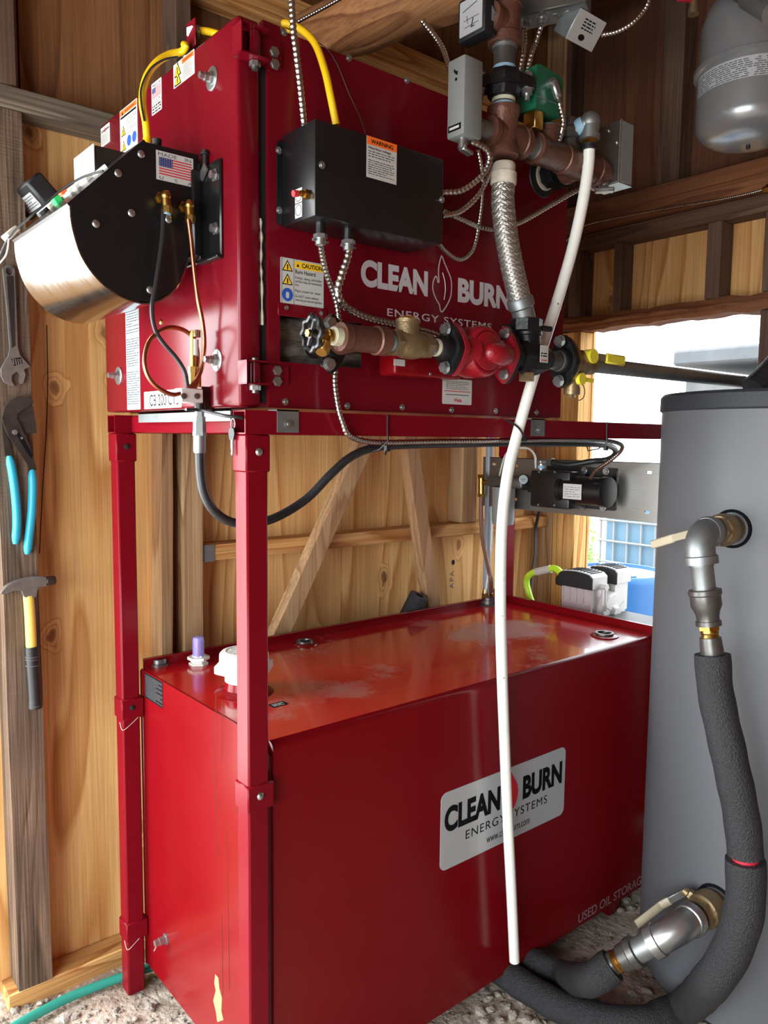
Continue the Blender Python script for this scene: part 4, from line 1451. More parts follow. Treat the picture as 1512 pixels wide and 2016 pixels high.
# module with label: stands on the slope, label side facing down-slope
a, b = PG(100, 410, G)
bw = 0.165
md = MB().obox(G.p(a + 0.02, b + bw / 2, 0.040), (0.05, bw, 0.075), G.u, G.w, G.nn, 0.006).build('ignition_module', Mt['blackmat'], burner)
Gm = GF(G.p(a - 0.005, b, 0.003), V((0, -1, 0)), G.nn)
s = MB().poly(Gm, [rect(-bw * 0.73, 0.014, -0.02, 0.052, 0.004)], 0.0003, 0.001).build('module_label', Mt['silver'], md)
print_rows(Gm, -bw * 0.70, 0.018, -0.025, 0.048, 5, Mt['inkgrey'], s, seed=51, h=0.0013)
MB().obox(G.p(a + 0.015, b + bw + 0.022, 0.036), (0.052, 0.040, 0.07), G.u, G.w, G.nn, 0.008).build('module_end', Mt['white'], md)
# lower edge strip with plug, pins and a yellow loop
a2, b2 = PG(30, 470, G)
MB().obox(G.p(a2, b2, 0.014), (0.032, 0.05, 0.016), G.u, G.w, G.nn, 0.002).build('plug', Mt['gasket'], burner)
lp = [(28, 466), (14, 472), (5, 468), (4, 460), (12, 455), (24, 458)]
pth = [G.p(*PG(u, v, G), 0.03) for u, v in lp]
MB().tube(spline(pth, 5), 0.003, 8).build('wire_loop', Mt['cable_y'], burner)
mb = MB()
for i in range(7):
    u, v = 9 + i * 2.2, 447 - i * 1.6
    a, b = PG(u, v, G)
    mb.cyl(G.p(a, b, 0.02), G.p(a, b, 0.035), 0.001, 5)
mb.build('pins', Mt['zinc'], burner)
# motor box behind the plate top
x0 = P(186, 300, y=0.30).x
zt_, zb_ = P(186, 284, y=0.30).z, P(190, 350, y=0.30).z - 0.03
y1_ = 0.30 + 0.115
mo = MB().box((x0, 0.30, zb_), (x0 + 0.085, y1_, zt_), 0.004).build('motor_box', Mt['blackmat'], burner)
MB().box((x0 - 0.003, 0.298, zb_), (x0, y1_ + 0.002, zt_ + 0.001), 0.001).build('end_cover', Mt['white'], mo)
# knob and cable gland on top
c = P(309, 282, y=0.20)
MB().lathe(c + V((0, 0, -0.015)), (0, 0, 1), [(0, 0.006), (0.012, 0.006), (0.012, 0.009), (0.022, 0.010), (0.024, 0.007)], 12).build('knob', Mt['blackmat'], burner)
c = P(290, 279, y=0.22)
MB().lathe(c + V((0, 0, -0.012)), (0, 0, 1), [(0, 0.010), (0.010, 0.010), (0.012, 0.0085), (0.020, 0.0085)], 12).build('cable_gland', Mt['cable_y'], burner)
# brass elbows on the plate
for (u, v, m_, w2) in ((320, 392, 'brass', 'teflon'), (366, 410, 'brass', None)):
    c = Fb.p(*Fb.q(u - 6, v), 0)
    e = MB().cyl(c, c + V((0, -0.03, 0)), 0.009, 12).ball(c + V((0, -0.03, 0)), 0.0105, 12).cyl(c + V((0, -0.03, 0)), c + V((0.001, -0.03, -0.024)), 0.0088, 12).hexa(c + V((0.001, -0.03, -0.02)), c + V((0.001, -0.03, -0.034)), 0.0105)
    e.hexa(c + V((0, -0.003, 0)), c + V((0, -0.010, 0)), 0.0125)
    e = e.build('elbow_fitting', Mt[m_], burner)
    if w2:
        MB().lathe(c + V((0.001, -0.03, -0.036)), (0, 0, 1), [(0, 0.0085), (0.004, 0.0095), (0.006, 0.0085)], 12).build('blue_collar', Mt['teflon'], e)

# oil lines
yq = YB - 0.03
o = MB().tube(spline([P(u, v, y=yq) for u, v in ((322, 412), (319, 470), (308, 550), (299, 605), (305, 648), (322, 676), (345, 702), (362, 728), (368, 752), (370, 768))], 6), 0.0046, 8).build('black_oil_tube', Mt['rubber'])
tag(o, 'thin black oil tube hanging from the burner in front of the red door', 'tube')
cp = [(371, 432), (376, 470), (382, 530), (389, 585), (399, 636), (402, 682), (395, 731), (373, 764), (343, 777), (311, 763), (290, 737), (285, 705), (295, 670), (318, 650), (343, 645), (370, 655), (386, 680), (389, 708), (386, 735)]
pts = []
for i, (u, v) in enumerate(cp):
    pts.append(P(u, v, y=yq - 0.006 + (0.020 if i > 10 else 0.0) * min(1, (i - 10) / 5)))
o = MB().tube(spline(pts, 6), 0.0046, 10).build('copper_tube', Mt['copper'])
tag(o, 'bent copper fuel tube with one full coil below the burner', 'tube')
# oil block with brass fittings under the coil
bl_ = thing('oil_block', 'pale oil manifold block with brass fittings at the foot of the door', 'fitting', P(375, 790, y=yq + 0.01))
c0, c1 = P(352, 793, y=yq), P(395, 766, y=yq)
MB().box((c0.x, yq - 0.012, c0.z), (c1.x, yq + 0.022, c1.z), 0.002).build('block_body', Mt['alloy'], bl_)
for u in (361, 387):
    c = P(u, 780, y=yq - 0.012)
    MB().lathe(c, (0, -1, 0), [(0, 0.006), (0.003, 0.006), (0.004, 0.003)], 8).build('screw', Mt['steel'], bl_)
mb = MB()
for (u, v0, v1, r, hx) in ((380, 765, 735, 0.0085, 1), (380, 742, 652, 0.0065, 0), (380, 735, 722, 0.010, 1), (389, 762, 735, 0.0075, 1)):
    a, b = P(u, v0, y=yq + 0.008), P(u, v1, y=yq + 0.008)
    (mb.hexa if hx else mb.cyl)(a, b, r)
mb.build('brass_fitting', Mt['brass'], bl_)
a, b = P(385, 664, y=yq + 0.008), P(385, 650, y=yq + 0.008)
MB().cyl(a, b, 0.010, 12).build('brass_cap', Mt['bronze'], bl_)
a, b = P(384, 700, y=yq + 0.006), P(384, 668, y=yq + 0.006)
MB().cyl(a, b, 0.0072, 12).build('paper_band', Mt['paper'], bl_)
# grimy bracket
c0, c1 = P(396, 806, y=yq + 0.02), P(420, 762, y=yq + 0.02)
MB().box((c0.x, yq + 0.016, c0.z), (c1.x, yq + 0.022, c1.z), 0.002).box((c0.x, yq + 0.016, c0.z), (c1.x, yq + 0.10, c0.z + 0.003)).box((c1.x - 0.003, yq + 0.016, c0.z), (c1.x, yq + 0.09, c1.z)).build('bracket', Mt['oilsludge'], bl_)
# swivel nuts below
mb = MB()
cX = P(392, 800, y=yq)
for (v0, v1, r, hx) in ((792, 808, 0.011, 0),):
    a, b = P(393, v0, y=yq), P(393, v1, y=yq)
    mb.cyl(a, b, r, 12)
mb.build('black_nut', Mt['iron'], bl_)
mb = MB()
for (v0, v1, r, hx) in ((806, 822, 0.0095, 1), (820, 830, 0.012, 1), (829, 852, 0.0132, 1), (850, 858, 0.0140, 1), (857, 890, 0.0128, 0), (886, 892, 0.0115, 0)):
    a, b = P(393, v0, y=yq), P(393, v1, y=yq)
    (mb.hexa if hx else mb.cyl)(a, b, r)
mb.build('swivel_fitting', Mt['galv'], bl_)

# black fuel hose: hangs behind the near post, then runs along under the beam to the pump
hz = [P(393, 888, y=yq), P(395, 935, y=yq), P(403, 975, y=yq), P(425, 1010, y=yq), P(465, 1030, y=yq - 0.005), P(530, 1024, y=0.095), P(600, 985, y=0.08), P(650, 935, y=0.06), P(690, 900, y=0.05), P(735, 882, y=0.045), P(800, 876, y=0.04), P(900, 874, y=0.04), P(1000, 872, y=0.04), P(1100, 873, y=0.045), P(1170, 874, y=0.06), P(1205, 880, y=0.10), P(1212, 893, y=0.15), P(1195, 905, y=0.20), P(1165, 908, y=0.24), P(1066, 925, x=1.409) + V((0, -0.12, 0.022)), P(1066, 925, x=1.409) + V((0, -0.045, 0.03))]
o = MB().tube(resample(spline(hz, 8), 0.012), 0.0098, 10).build('fuel_hose', Mt['rubber'])
tag(o, 'thick black rubber fuel hose sagging below the frame', 'hose')


def flexpath(pts, step=0.0012):
    return resample(spline(pts, 14), step)


def conduit(pts, r, label, name='flexible_conduit', pitch=4, m='flex', group='flexible steel conduits', seg=9, step=None):
    st = step or r * 0.34
    path = resample(spline(pts, 14), st)
    prof = (1.0, 0.97, 0.80, 0.80)
    o = MB().tube(path, lambda i: r * prof[i % 4], seg).build(name, Mt[m], sharp=60)
    tag(o, label, 'conduit', group)
    return o


# ================================================================== control box
YC = -0.12
ctl = thing('control_box', 'black sheet-metal control box with an orange warning label', 'control box', P(700, 470, y=-0.05))
xa, xb_ = 0.0262, P(873, 400, y=YC).x
zt = (P(628, 236, y=YC).z + P(873, 312, y=YC).z) / 2
zb = P(873, 482, y=YC).z
MB().box((xa, YC, zb), (xb_, -0.004, zt), 0.004, seg=2).build('box_body', Mt['black'], ctl)
z0f, z1f = P(548, 443, y=0).z, P(548, 277, y=0).z
fl_ = MB().poly(Fr('y', 0.0), [rect(0.0165, z0f, xb_ + 0.012, z1f, 0.008)], 0.0, 0.004).build('mounting_flange', Mt['black'], ctl)
for u, v in ((549, 296), (550, 414)):
    screw(ctl, Fr('y', -0.004).p(*Fr('y', -0.004).q(u, v)), (0, -1, 0), 0.006)
Fy = Fr('y', YC)
for u, v in ((634, 325), (870, 393)):
    screw(ctl, Fy.p(*Fy.q(u, v)), (0, -1, 0), 0.006)
tl, tr, bl = Fy.q(722, 267), Fy.q(781, 285), Fy.q(722, 348)
a0, a1, b1, b0 = tl[0], tr[0], (tl[1] + tr[1]) / 2, bl[1]
s = MB().poly(Fy, [rect(a0, b0, a1, b1)], 0, 0.0006).build('warning_label', Mt['paper'], ctl)
s['label'] = 'orange topped label reading WARNING Hazardous voltage'
w_, h_ = a1 - a0, b1 - b0
lines(Fy, [(a0, b0 + h_ * 0.80, a1, b1)], Mt['orange'], s, 'warning_band', 0.0009)
text('WARNING', Fy, a0 + w_ * 0.13, b0 + h_ * 0.845, h_ * 0.14, Mt['ink'], s, width=w_ * 0.74, h=0.0012, bold=0.02)
text('Hazardous voltage.', Fy, a0 + w_ * 0.05, b0 + h_ * 0.705, h_ * 0.09, Mt['ink'], s, width=w_ * 0.76, h=0.0009, bold=0.01)
print_rows(Fy, a0 + w_ * 0.05, b0 + h_ * 0.50, a1 - w_ * 0.06, b0 + h_ * 0.68, 3, Mt['ink'], s, seed=61, fill=0.32)
print_rows(Fy, a0 + w_ * 0.05, b0 + h_ * 0.08, a1 - w_ * 0.08, b0 + h_ * 0.46, 7, Mt['inkgrey'], s, seed=62, fill=0.32)
# toggle switch and its round tags on the left end
Fx = Fr('x', xa)
a, b = Fx.q(607, 384)
c = Fx.p(a, b)
tg = MB().hexa(c, c + V((-0.010, 0, 0)), 0.0095).cyl(c, c + V((-0.018, 0, 0)), 0.006, 12).cyl(c + V((-0.015, 0, 0)), c + V((-0.026, 0, -0.003)), 0.0042, 10).build('switch', Mt['brass'], ctl)
MB().cyl(c + V((-0.024, 0, -0.002)), c + V((-0.034, 0, -0.004)), 0.0062, 12).build('switch_cap', Mt['flagred'], tg)
for u, v in ((588, 386), (588, 414)):
    a, b = Fx.q(u, v)
    s = MB().poly(Fx, [rect(a - 0.012, b - 0.014, a + 0.012, b + 0.014)], 0, 0.0005).build('switch_tag', Mt['paper'], ctl)
    MB().poly(Fx, [disc(a, b, 0.0105, 18), disc(a, b, 0.0092, 18)[::-1]], 0.0005, 0.0008).build('tag_ring', Mt['inkgrey'], s)
# conduit bosses under the box
for u, v, ub in ((631, 445, 632), (686, 450, 688)):
    yb_ = -0.085
    c = P(u, v, y=yb_)
    bo = MB().cyl(V((c.x, c.y, zb + 0.002)), V((c.x, c.y, zb - 0.024)), 0.0105, 14).build('conduit_boss', Mt['black'], ctl)
    cn = MB().hexa(V((c.x, c.y, zb - 0.022)), V((c.x, c.y, zb - 0.030)), 0.014).cyl(V((c.x, c.y, zb - 0.028)), V((c.x, c.y, zb - 0.042)), 0.0105, 12)
    cn.cyl(V((c.x - 0.018, c.y, zb - 0.034)), V((c.x + 0.018, c.y, zb - 0.034)), 0.003, 8)
    cn.build('conduit_clamp', Mt['zinc'], bo)
    if u < 650:
        cst1 = V((c.x, c.y, zb - 0.04))
    else:
        cst2 = V((c.x, c.y, zb - 0.04))

conduit([cst1, P(634, 501, y=-0.07), P(643, 539, y=-0.05), P(658, 580, y=-0.035), P(665, 612, y=-0.03), P(667, 650, y=-0.03), P(661, 718, y=-0.03), P(659, 756, y=-0.03), P(666, 804, y=-0.034), P(674, 831, y=-0.034), P(686, 856, y=-0.03), P(715, 868, y=-0.01), P(760, 871, y=0.0), P(860, 869, y=0.005), P(960, 868, y=0.005), P(1060, 866, y=0.005), P(1140, 866, y=0.01), P(1190, 867, y=0.02), P(1222, 875, y=0.03), P(1222, 888, y=0.05), P(1200, 908, y=0.10), P(1175, 925, y=0.16), P(1163, 941, y=0.20)], 0.0066, 'long steel conduit dropping from the control box and running along under the frame beam')
conduit([cst2, P(686, 500, y=-0.085), P(672, 545, y=-0.08), P(665, 572, y=-0.075), P(673, 596, y=-0.07), P(700, 616, y=-0.065), P(735, 629, y=-0.06), P(775, 638, y=-0.055), P(800, 644, y=-0.05), P(845, 655, y=-0.05), P(880, 668, y=-0.06)], 0.0085, 'steel conduit curving from the control box towards the red pump')
conduit([P(599, 248, y=-0.075), P(590, 159, y=-0.085), P(583, 100, y=-0.09), P(578, 63, y=-0.09), P(574, 0, y=-0.09), P(570, -80, y=-0.09), P(566, -190, y=-0.09)], 0.0068, 'steel conduit rising straight from the top of the control box')
conduit([P(584, 44, y=0.30), P(640, 14, y=0.25), P(690, -14, y=0.2)], 0.005, 'thin steel conduit slanting up beside the log beam')
# right-hand bundle
AQ = P(922, 268, y=-0.13)
conduit([P(870, 379, y=-0.085), P(909, 375, y=-0.105), P(947, 347, y=-0.125), P(963, 317, y=-0.135), P(958, 295, y=-0.14), P(941, 284, y=-0.14), P(926, 279, y=-0.135)], 0.0072, 'upper steel conduit looping from the control box up to the grey aquastat')
conduit([P(870, 425, y=-0.07), P(906, 416, y=-0.08), P(941, 384, y=-0.09), P(962, 345, y=-0.09), P(970, 318, y=-0.085), P(972, 290, y=-0.07), P(972, 262, y=-0.06)], 0.0072, 'second steel conduit rising from the control box behind the pipe cross')
conduit([P(870, 414, y=-0.05), P(903, 430, y=-0.05), P(947, 448, y=-0.05), P(980, 451, y=-0.05), P(1023, 438, y=-0.05), P(1090, 400, y=-0.07), P(1137, 374, y=-0.09), P(1170, 366, y=-0.10), P(1192, 364, y=-0.105)], 0.0072, 'long steel conduit passing behind the braided hose to the right-hand aquastat')
conduit([P(941, 296, y=-0.11), P(947, 330, y=-0.10), P(949, 381, y=-0.07), P(942, 444, y=-0.05), P(930, 492, y=-0.045), P(906, 511, y=-0.045), P(878, 496, y=-0.05), P(860, 474, y=-0.07)], 0.0056, 'thin steel conduit hanging in a U under the right end of the control box')

# ================================================================== yellow cables, bracket, thin wire
br = thing('cable_bracket', 'small dark bracket with a cable gland on the top edge of the boiler door', 'bracket', P(376, 75, x=BX0 + 0.02))
c = P(378, 66, x=BX0 + 0.02)
MB().box(c + V((-0.003, -0.02, -0.03)), c + V((0.0, 0.02, 0.025)), 0.001).build('bracket_plate', Mt['red'], br)
gd = (P(392, 60, x=BX0 + 0.04) - c).normalized()
MB().hexa(c, c + gd * 0.012, 0.015).cyl(c, c + gd * 0.024, 0.011, 12).build('cable_gland', Mt['zinc'], br)
MB().cyl(c + V((-0.006, 0.01, -0.03)), c + V((-0.008, 0.018, -0.045)), 0.007, 10).build('clamp_screw', Mt['zinc'], br)
g0 = P(290, 272, y=0.22)
o = MB().tube(spline([g0, P(287, 240, y=0.22), P(281, 205, y=0.23), P(283, 172, y=0.24), P(293, 143, y=0.25), P(312, 120, y=0.25), P(335, 107, y=0.25), P(357, 102, y=0.24), P(366, 92, y=0.22), c + V((-0.012, 0.012, -0.022))], 6), 0.0078, 10).build('yellow_cable', Mt['cable_y'])
tag(o, 'yellow cable arching from the burner up to the door top bracket', 'cable', 'yellow cables')
o = MB().tube(spline([c + gd * 0.02, P(410, 62, x=BX0 + 0.05), V((0.02, 0.14, 2.385)), V((0.10, 0.07, 2.40)), P(560, 46, y=0.03), P(592, 58, y=0.0), P(620, 86, y=-0.03), P(639, 137, y=-0.055), P(651, 190, y=-0.07), P(662, 246, y=-0.075)], 7), 0.0075, 10).build('yellow_cable', Mt['cable_y'])
tag(o, 'yellow cable dropping over the boiler top into the control box', 'cable', 'yellow cables')
o = MB().tube(spline([P(284, 238, y=0.211), P(278, 200, y=0.218), P(279, 170, y=0.228), P(296, 136, y=0.238), P(322, 118, y=0.238), P(350, 112, y=0.23)], 5), 0.0022, 6).build('black_wire', Mt['rubber'])
tag(o, 'thin dark wire wound along the yellow cable at the burner', 'wire')
o = MB().tube(spline([P(622, 80, y=0.0), P(645, 98, y=-0.005), P(664, 127, y=-0.008), P(686, 181, y=-0.01), P(708, 229, y=-0.03), P(720, 264, y=-0.06)], 6), 0.001, 5).build('thin_wire', Mt['steel'])
tag(o, 'hair-thin capillary wire running down to the control box', 'wire')
o = MB().tube(spline([P(203, 336, y=0.2), P(160, 350, y=0.25), P(120, 375, y=0.28), P(85, 405, y=0.30), P(50, 435, y=0.32), P(25, 458, y=0.34), P(8, 485, y=0.36), P(-5, 520, y=0.37)], 6), 0.0022, 6).build('black_wire', Mt['rubber'])
tag(o, 'thin dark wire trailing across the burner control board', 'wire')
o = MB().tube(spline([P(17, 470, y=0.34), P(15, 490, y=0.34), P(10, 505, y=0.35), P(-4, 522, y=0.36)], 6), 0.0016, 6).build('white_wire', Mt['white'])
tag(o, 'thin white wire hanging off the burner plug at the left edge', 'wire')
# tie wraps on the beam
for (u, v) in ((764, 850), (1195, 866)):
    c = P(u, v, y=YN - 0.006)
    mb = MB().tube([V((c.x, YN - 0.004, ZB1 + 0.001)), V((c.x, YN - 0.004, 1.58)), V((c.x, YN - 0.006, 1.555)), V((c.x, 0.01, 1.536)), V((c.x, 0.045, 1.53)), V((c.x, 0.055, 1.56))], 0.0022, 5).box((c.x - 0.005, YN - 0.008, 1.532), (c.x + 0.005, YN + 0.002, 1.545))
    if u < 800:
        mb.bar((c.x, YN - 0.004, 1.538), (c.x - 0.012, YN - 0.012, 1.525), 0.004, 0.002)
    tag(mb.build('cable_tie', Mt['blackmat']), 'black cable tie round the frame beam %s' % ('below the red pump' if u < 800 else 'near the grey tank'), 'cable tie', 'cable ties')
# key on its ring at the frame corner
ky = thing('key', 'small black-headed key hanging by a ring at the near frame corner', 'key', P(458, 860, x=XO - 0.01))
c = P(459, 828, x=XO - 0.006)
rg = [c + V((0, 0.008 * math.cos(t), 0.010 * math.sin(t) - 0.006)) for t in [i * math.pi / 8 for i in range(17)]]
MB().tube(rg, 0.0012, 6).build('key_ring', Mt['zinc'], ky)
Gk = GF(c + V((-0.002, 0, -0.020)), V((0.15, -1, 0)), V((0, 0, 1)))
MB().poly(Gk, [[(-0.009, -0.004), (-0.006, -0.018), (0.006, -0.019), (0.010, -0.006), (0.008, 0.003), (0.0, 0.007), (-0.007, 0.004)]], 0, 0.003).build('key_head', Mt['blackmat'], ky)
MB().poly(Gk, [[(-0.003, -0.018), (0.003, -0.018), (0.003, -0.046), (0.0, -0.050), (-0.003, -0.045), (-0.001, -0.04), (-0.003, -0.035)]], 0.0005, 0.0022).build('key_blade', Mt['steel'], ky)
o = MB().tube(spline([P(366, 806, y=yq - 0.01), P(400, 808, y=yq - 0.012), P(440, 818, y=0.02), P(475, 822, y=-0.002), c + V((0.03, -0.02, 0.0))], 6), 0.0035, 8).build('tie_string', Mt['rubber'])
tag(o, 'short black string tied from the oil block to the frame corner', 'string')

# ================================================================== return pipe with pump, in front of the boiler side
YP, ZP = -0.13, 1.757
CX = lambda u: P(u - 8, 660 + (u - 640) * 0.109, y=YP).x
AX = V((1, 0, 0))
EY, EZ = V((0, 1, 0)), V((0, 0, 1))


def on(u, dy=0.0, dz=0.0):
    return V((CX(u), YP + dy, ZP + dz))


def lx(u0, prof, m, parent, name, seg=20):
    """turned piece along the return pipe; prof is (pixel, radius)"""
    return MB().lathe(V((0, YP, ZP)), AX, [(CX(u), r) for u, r in prof], seg).build(name, m if not isinstance(m, str) else Mt[m], parent)


def oval_flange(c, n, h, w, th, m, parent, name, up=EZ, hub=0.0):
    n = V(n).normalized()
    sx = up.cross(n).normalized()
    G = GF(c, sx, up)
    # rhombic flange with round lobes
    pts = []
    for k in range(28):
        t = 2 * math.pi * k / 28
        x, y = math.cos(t), math.sin(t)
        r = 1 / ((abs(x) / w) ** 1.35 + (abs(y) / h) ** 1.35) ** (1 / 1.35)
        pts.append((x * r, y * r))
    return MB().poly(G, [pts], -th / 2, th / 2).build(name, Mt[m], parent)


def hexbolt(c, n, r, ln, parent, m='zinc', name='bolt'):
    c, n = V(c), V(n).normalized()
    return MB().hexa(c, c + n * r * 0.9, r).cyl(c, c + n * r * 0.05, r * 1.25, 14).cyl(c - n * ln, c, r * 0.5, 8).build(name, Mt[m], parent)


# left: flange towards the boiler, tee and drain valve
tee = thing('pipe_tee', 'brown iron pipe tee at the left end of the pump line', 'pipe fitting', on(715, 0, -0.04))
lx(0, [(676, 0.0208), (677, 0.0280), (692, 0.0280), (694, 0.0260), (745, 0.0260), (747, 0.0296), (766, 0.0296), (768, 0.0208)], 'brown', tee, 'tee_body')
c = on(708)
MB().lathe(c, EY, [(0, 0.026), (0.045, 0.026), (0.046, 0.029), (0.060, 0.029)], 18).cyl(c, c + EY * 0.17, 0.020, 16).build('tee_branch', Mt['brown'], tee)
lx(0, [(662, 0.0160), (664, 0.0184), (677, 0.0184), (678, 0.0160)], 'ptfe', tee, 'sealing_tape')
fl_ = thing('boiler_flange', 'black oval iron flange with two bolts at the boiler cut-out', 'flange', on(650, 0.07, -0.07))
fc = P(652, 677, y=-0.060)
ff = oval_flange(fc, (0, -1, 0), 0.060, 0.038, 0.014, 'iron', fl_, 'flange_plate')
MB().lathe(fc, (0, -1, 0), [(-0.06, 0.026), (0.006, 0.030), (0.020, 0.027)], 18).build('flange_hub', Mt['iron'], fl_)
for u, v in ((649, 636), (647, 717)):
    hexbolt(P(u, v, y=-0.068), (0, -1, 0), 0.0115, 0.02, fl_)
dv = thing('drain_valve', 'small brass drain valve with a black handwheel', 'valve', on(640, 0, -0.05))
lx(0, [(638, 0.0088), (650, 0.0096), (651, 0.0132), (656, 0.0132), (657, 0.0120), (664, 0.0120), (664.5, 0.0140), (668, 0.0140)], 'brass', dv, 'valve_body', 14)
MB().hexa(on(667), on(674), 0.0185).build('hex_end', Mt['brass'], dv)
a, b = on(655), on(634, -0.012, -0.032)
d = (b - a).normalized()
pr = [(0.008, 0.0105), ((b - a).length - 0.018, 0.0105)]
for i in range(5):
    t = (b - a).length - 0.018 + i * 0.0042
    pr += [(t, 0.0125), (t + 0.0021, 0.0142)]
MB().lathe(a, d, pr + [((b - a).length + 0.004, 0.0115)], 16).build('hose_outlet', Mt['brass'], dv)
MB().cyl(on(638), on(620), 0.0045, 10).build('stem', Mt['brass'], dv)
wc = on(622)
mb = MB()
rim = []
for k in range(49):
    t = 2 * math.pi * k / 48
    r = 0.030 + 0.0028 * math.cos(t * 8)
    rim.append(wc + EY * (r * math.cos(t)) + EZ * (r * math.sin(t)))
mb.tube(rim, 0.0058, 8)
for k in range(4):
    t = 2 * math.pi * k / 4 + 0.4
    mb.cyl(wc, wc + EY * (0.029 * math.cos(t)) + EZ * (0.029 * math.sin(t)), 0.0045, 6)
mb.cyl(wc - AX * 0.005, wc + AX * 0.007, 0.010, 12)
mb.build('handwheel', Mt['black'], dv)
MB().hexa(wc - AX * 0.005, wc - AX * 0.011, 0.0075).build('wheel_nut', Mt['brass'], dv)

# check valve
cv = thing('check_valve', 'cast brass swing check valve with a capped tower', 'valve', on(815, 0, -0.04))
lx(0, [(767, 0.0176), (779, 0.0176)], 'steel', cv, 'nipple')
lx(0, [(766, 0.0181), (769, 0.0186), (770, 0.0181)], 'teflon', cv, 'sealant_ring')
lx(0, [(773, 0.0181), (776, 0.0192), (779, 0.0181)], 'teflon', cv, 'sealant_ring')
MB().hexa(on(779), on(790), 0.029).lathe(V((0, YP, ZP)), AX, [(CX(788), 0.0238), (CX(795), 0.0271), (CX(803), 0.0303), (CX(818), 0.0312), (CX(832), 0.0279), (CX(838), 0.0238)], 20).hexa(on(838), on(850), 0.028).build('valve_body', Mt['bronze'], cv)
c = on(808)
MB().lathe(c, V((0.08, 0, 1)), [(0.005, 0.027), (0.030, 0.025), (0.041, 0.024), (0.042, 0.026), (0.049, 0.026)], 20).build('tower', Mt['bronze'], cv)
c2 = c + V((0.08, 0, 1)).normalized() * 0.049
MB().hexa(c2, c2 + EZ * 0.007, 0.019).build('cap', Mt['brass'], cv)
lx(0, [(850, 0.0176), (872, 0.0176)], 'zinc', cv, 'nipple')
lx(0, [(850, 0.0181), (853, 0.0190), (856, 0.0181)], 'teflon', cv, 'sealant_ring')
lx(0, [(862, 0.0181), (866, 0.0196), (870, 0.0184)], 'ptfe', cv, 'sealing_tape')

# pump flanges and pump
pf = thing('pump_flange', 'black iron flange on the left side of the red pump', 'flange', on(885, 0, -0.07), 'pump flanges')
lx(0, [(868, 0.021), (872, 0.026), (884, 0.028), (890, 0.028)], 'iron', pf, 'flange_hub')
oval_flange(on(893), AX, 0.056, 0.039, 0.015, 'iron', pf, 'flange_plate')
for s_ in (1, -1):
    hexbolt(on(886, 0, 0.041 * s_), -AX, 0.0115, 0.03, pf)
pump = thing('circulator_pump', 'glossy red cast-iron circulator pump in the pipe line', 'pump', on(948, 0, -0.08))
oval_flange(on(903), AX, 0.058, 0.042, 0.013, 'red_cast', pump, 'inlet_flange')
oval_flange(on(1001), AX, 0.066, 0.042, 0.013, 'red_cast', pump, 'outlet_flange')
pc = on(950)
MB().lathe(pc + EY * 0.05, -EY, [(0.0, 0.052), (0.015, 0.057), (0.055, 0.058), (0.070, 0.056), (0.078, 0.051), (0.079, 0.046), (0.076, 0.044)], 36).build('volute', Mt['red_cast'], pump)
MB().lathe(pc + EY * 0.05, -EY, [(0.068, 0.044), (0.080, 0.043), (0.083, 0.038)], 32).build('face_disc', Mt['red_cast'], pump)
MB().lathe(V((0, YP, ZP)), AX, [(CX(899), 0.030), (CX(912), 0.033), (CX(932), 0.040)], 20).build('inlet_neck', Mt['red_cast'], pump)
MB().lathe(V((0, YP, ZP)), AX, [(CX(968), 0.040), (CX(986), 0.034), (CX(1002), 0.031)], 20).build('outlet_neck', Mt['red_cast'], pump)
sp2 = spline([on(944, -0.020, -0.002), on(956, -0.030, -0.003), on(970, -0.030, -0.004), on(984, -0.022, -0.004), on(1000, -0.008, -0.003)], 5)
rsp = [0.008, 0.014, 0.018, 0.0205, 0.022, 0.023, 0.0238, 0.0242, 0.0246, 0.025, 0.0252, 0.0254, 0.0256, 0.0257, 0.0258, 0.026]
MB().tube(sp2, lambda i: rsp[min(i, 15)], 20).build('outlet_spout', Mt['red_cast'], pump, sharp=60)
for s_ in (1, -1):
    hexbolt(on(995, -0.010, 0.046 * s_), -AX, 0.0105, 0.03, pump)
MB().cyl(pc + EY * 0.045, pc + EY * 0.11, 0.046, 24).build('motor_can', Mt['red_cast'], pump)
# red motor housing reaching left behind the check valve
c0, c1 = P(768, 742, y=-0.055), P(900, 708, y=-0.055)
MB().box((c0.x, -0.072, c0.z + 0.004), (c1.x, -0.012, c1.z + 0.004), 0.008, seg=3).build('terminal_housing', Mt['red_tank'], pump)
a, b = Fr('y', -0.0725).q(786, 714)
MB().poly(Fr('y', -0.0725), [rect(a - 0.016, b - 0.007, a + 0.016, b + 0.007)], 0, 0.0006).build('rating_label', Mt['paper'], pump)
MB().lathe(P(847, 736, y=-0.072), (0, -1, 0), [(0, 0.004), (0.003, 0.003)], 8).build('screw', Mt['zinc'], pump)

# black isolation valve with branch up to the braided hose
iv = thing('isolation_valve', 'black iron isolation valve with a white tag right of the pump', 'valve', on(1045, 0, -0.05))
oval_flange(on(1008), AX, 0.066, 0.042, 0.010, 'iron', iv, 'flange_plate')
lx(0, [(1006, 0.036), (1012, 0.036), (1022, 0.034), (1030, 0.036), (1034, 0.040), (1046, 0.042), (1062, 0.041), (1072, 0.036), (1078, 0.030), (1084, 0.027)], 'iron', iv, 'valve_body', 8)
lx(0, [(1024, 0.041), (1034, 0.041)], 'iron', iv, 'hex_collar', 6)
c = on(1046)
MB().lathe(c, EZ, [(0.02, 0.031), (0.050, 0.030), (0.052, 0.033), (0.064, 0.033)], 18).build('branch', Mt['iron'], iv)
vt = P(1040, 648, y=YP).z
un = MB().lathe(V((c.x - 0.006, YP, ZP)), EZ, [(0.058, 0.034), (0.062, 0.038), (0.088, 0.038), (0.090, 0.034)], 8)
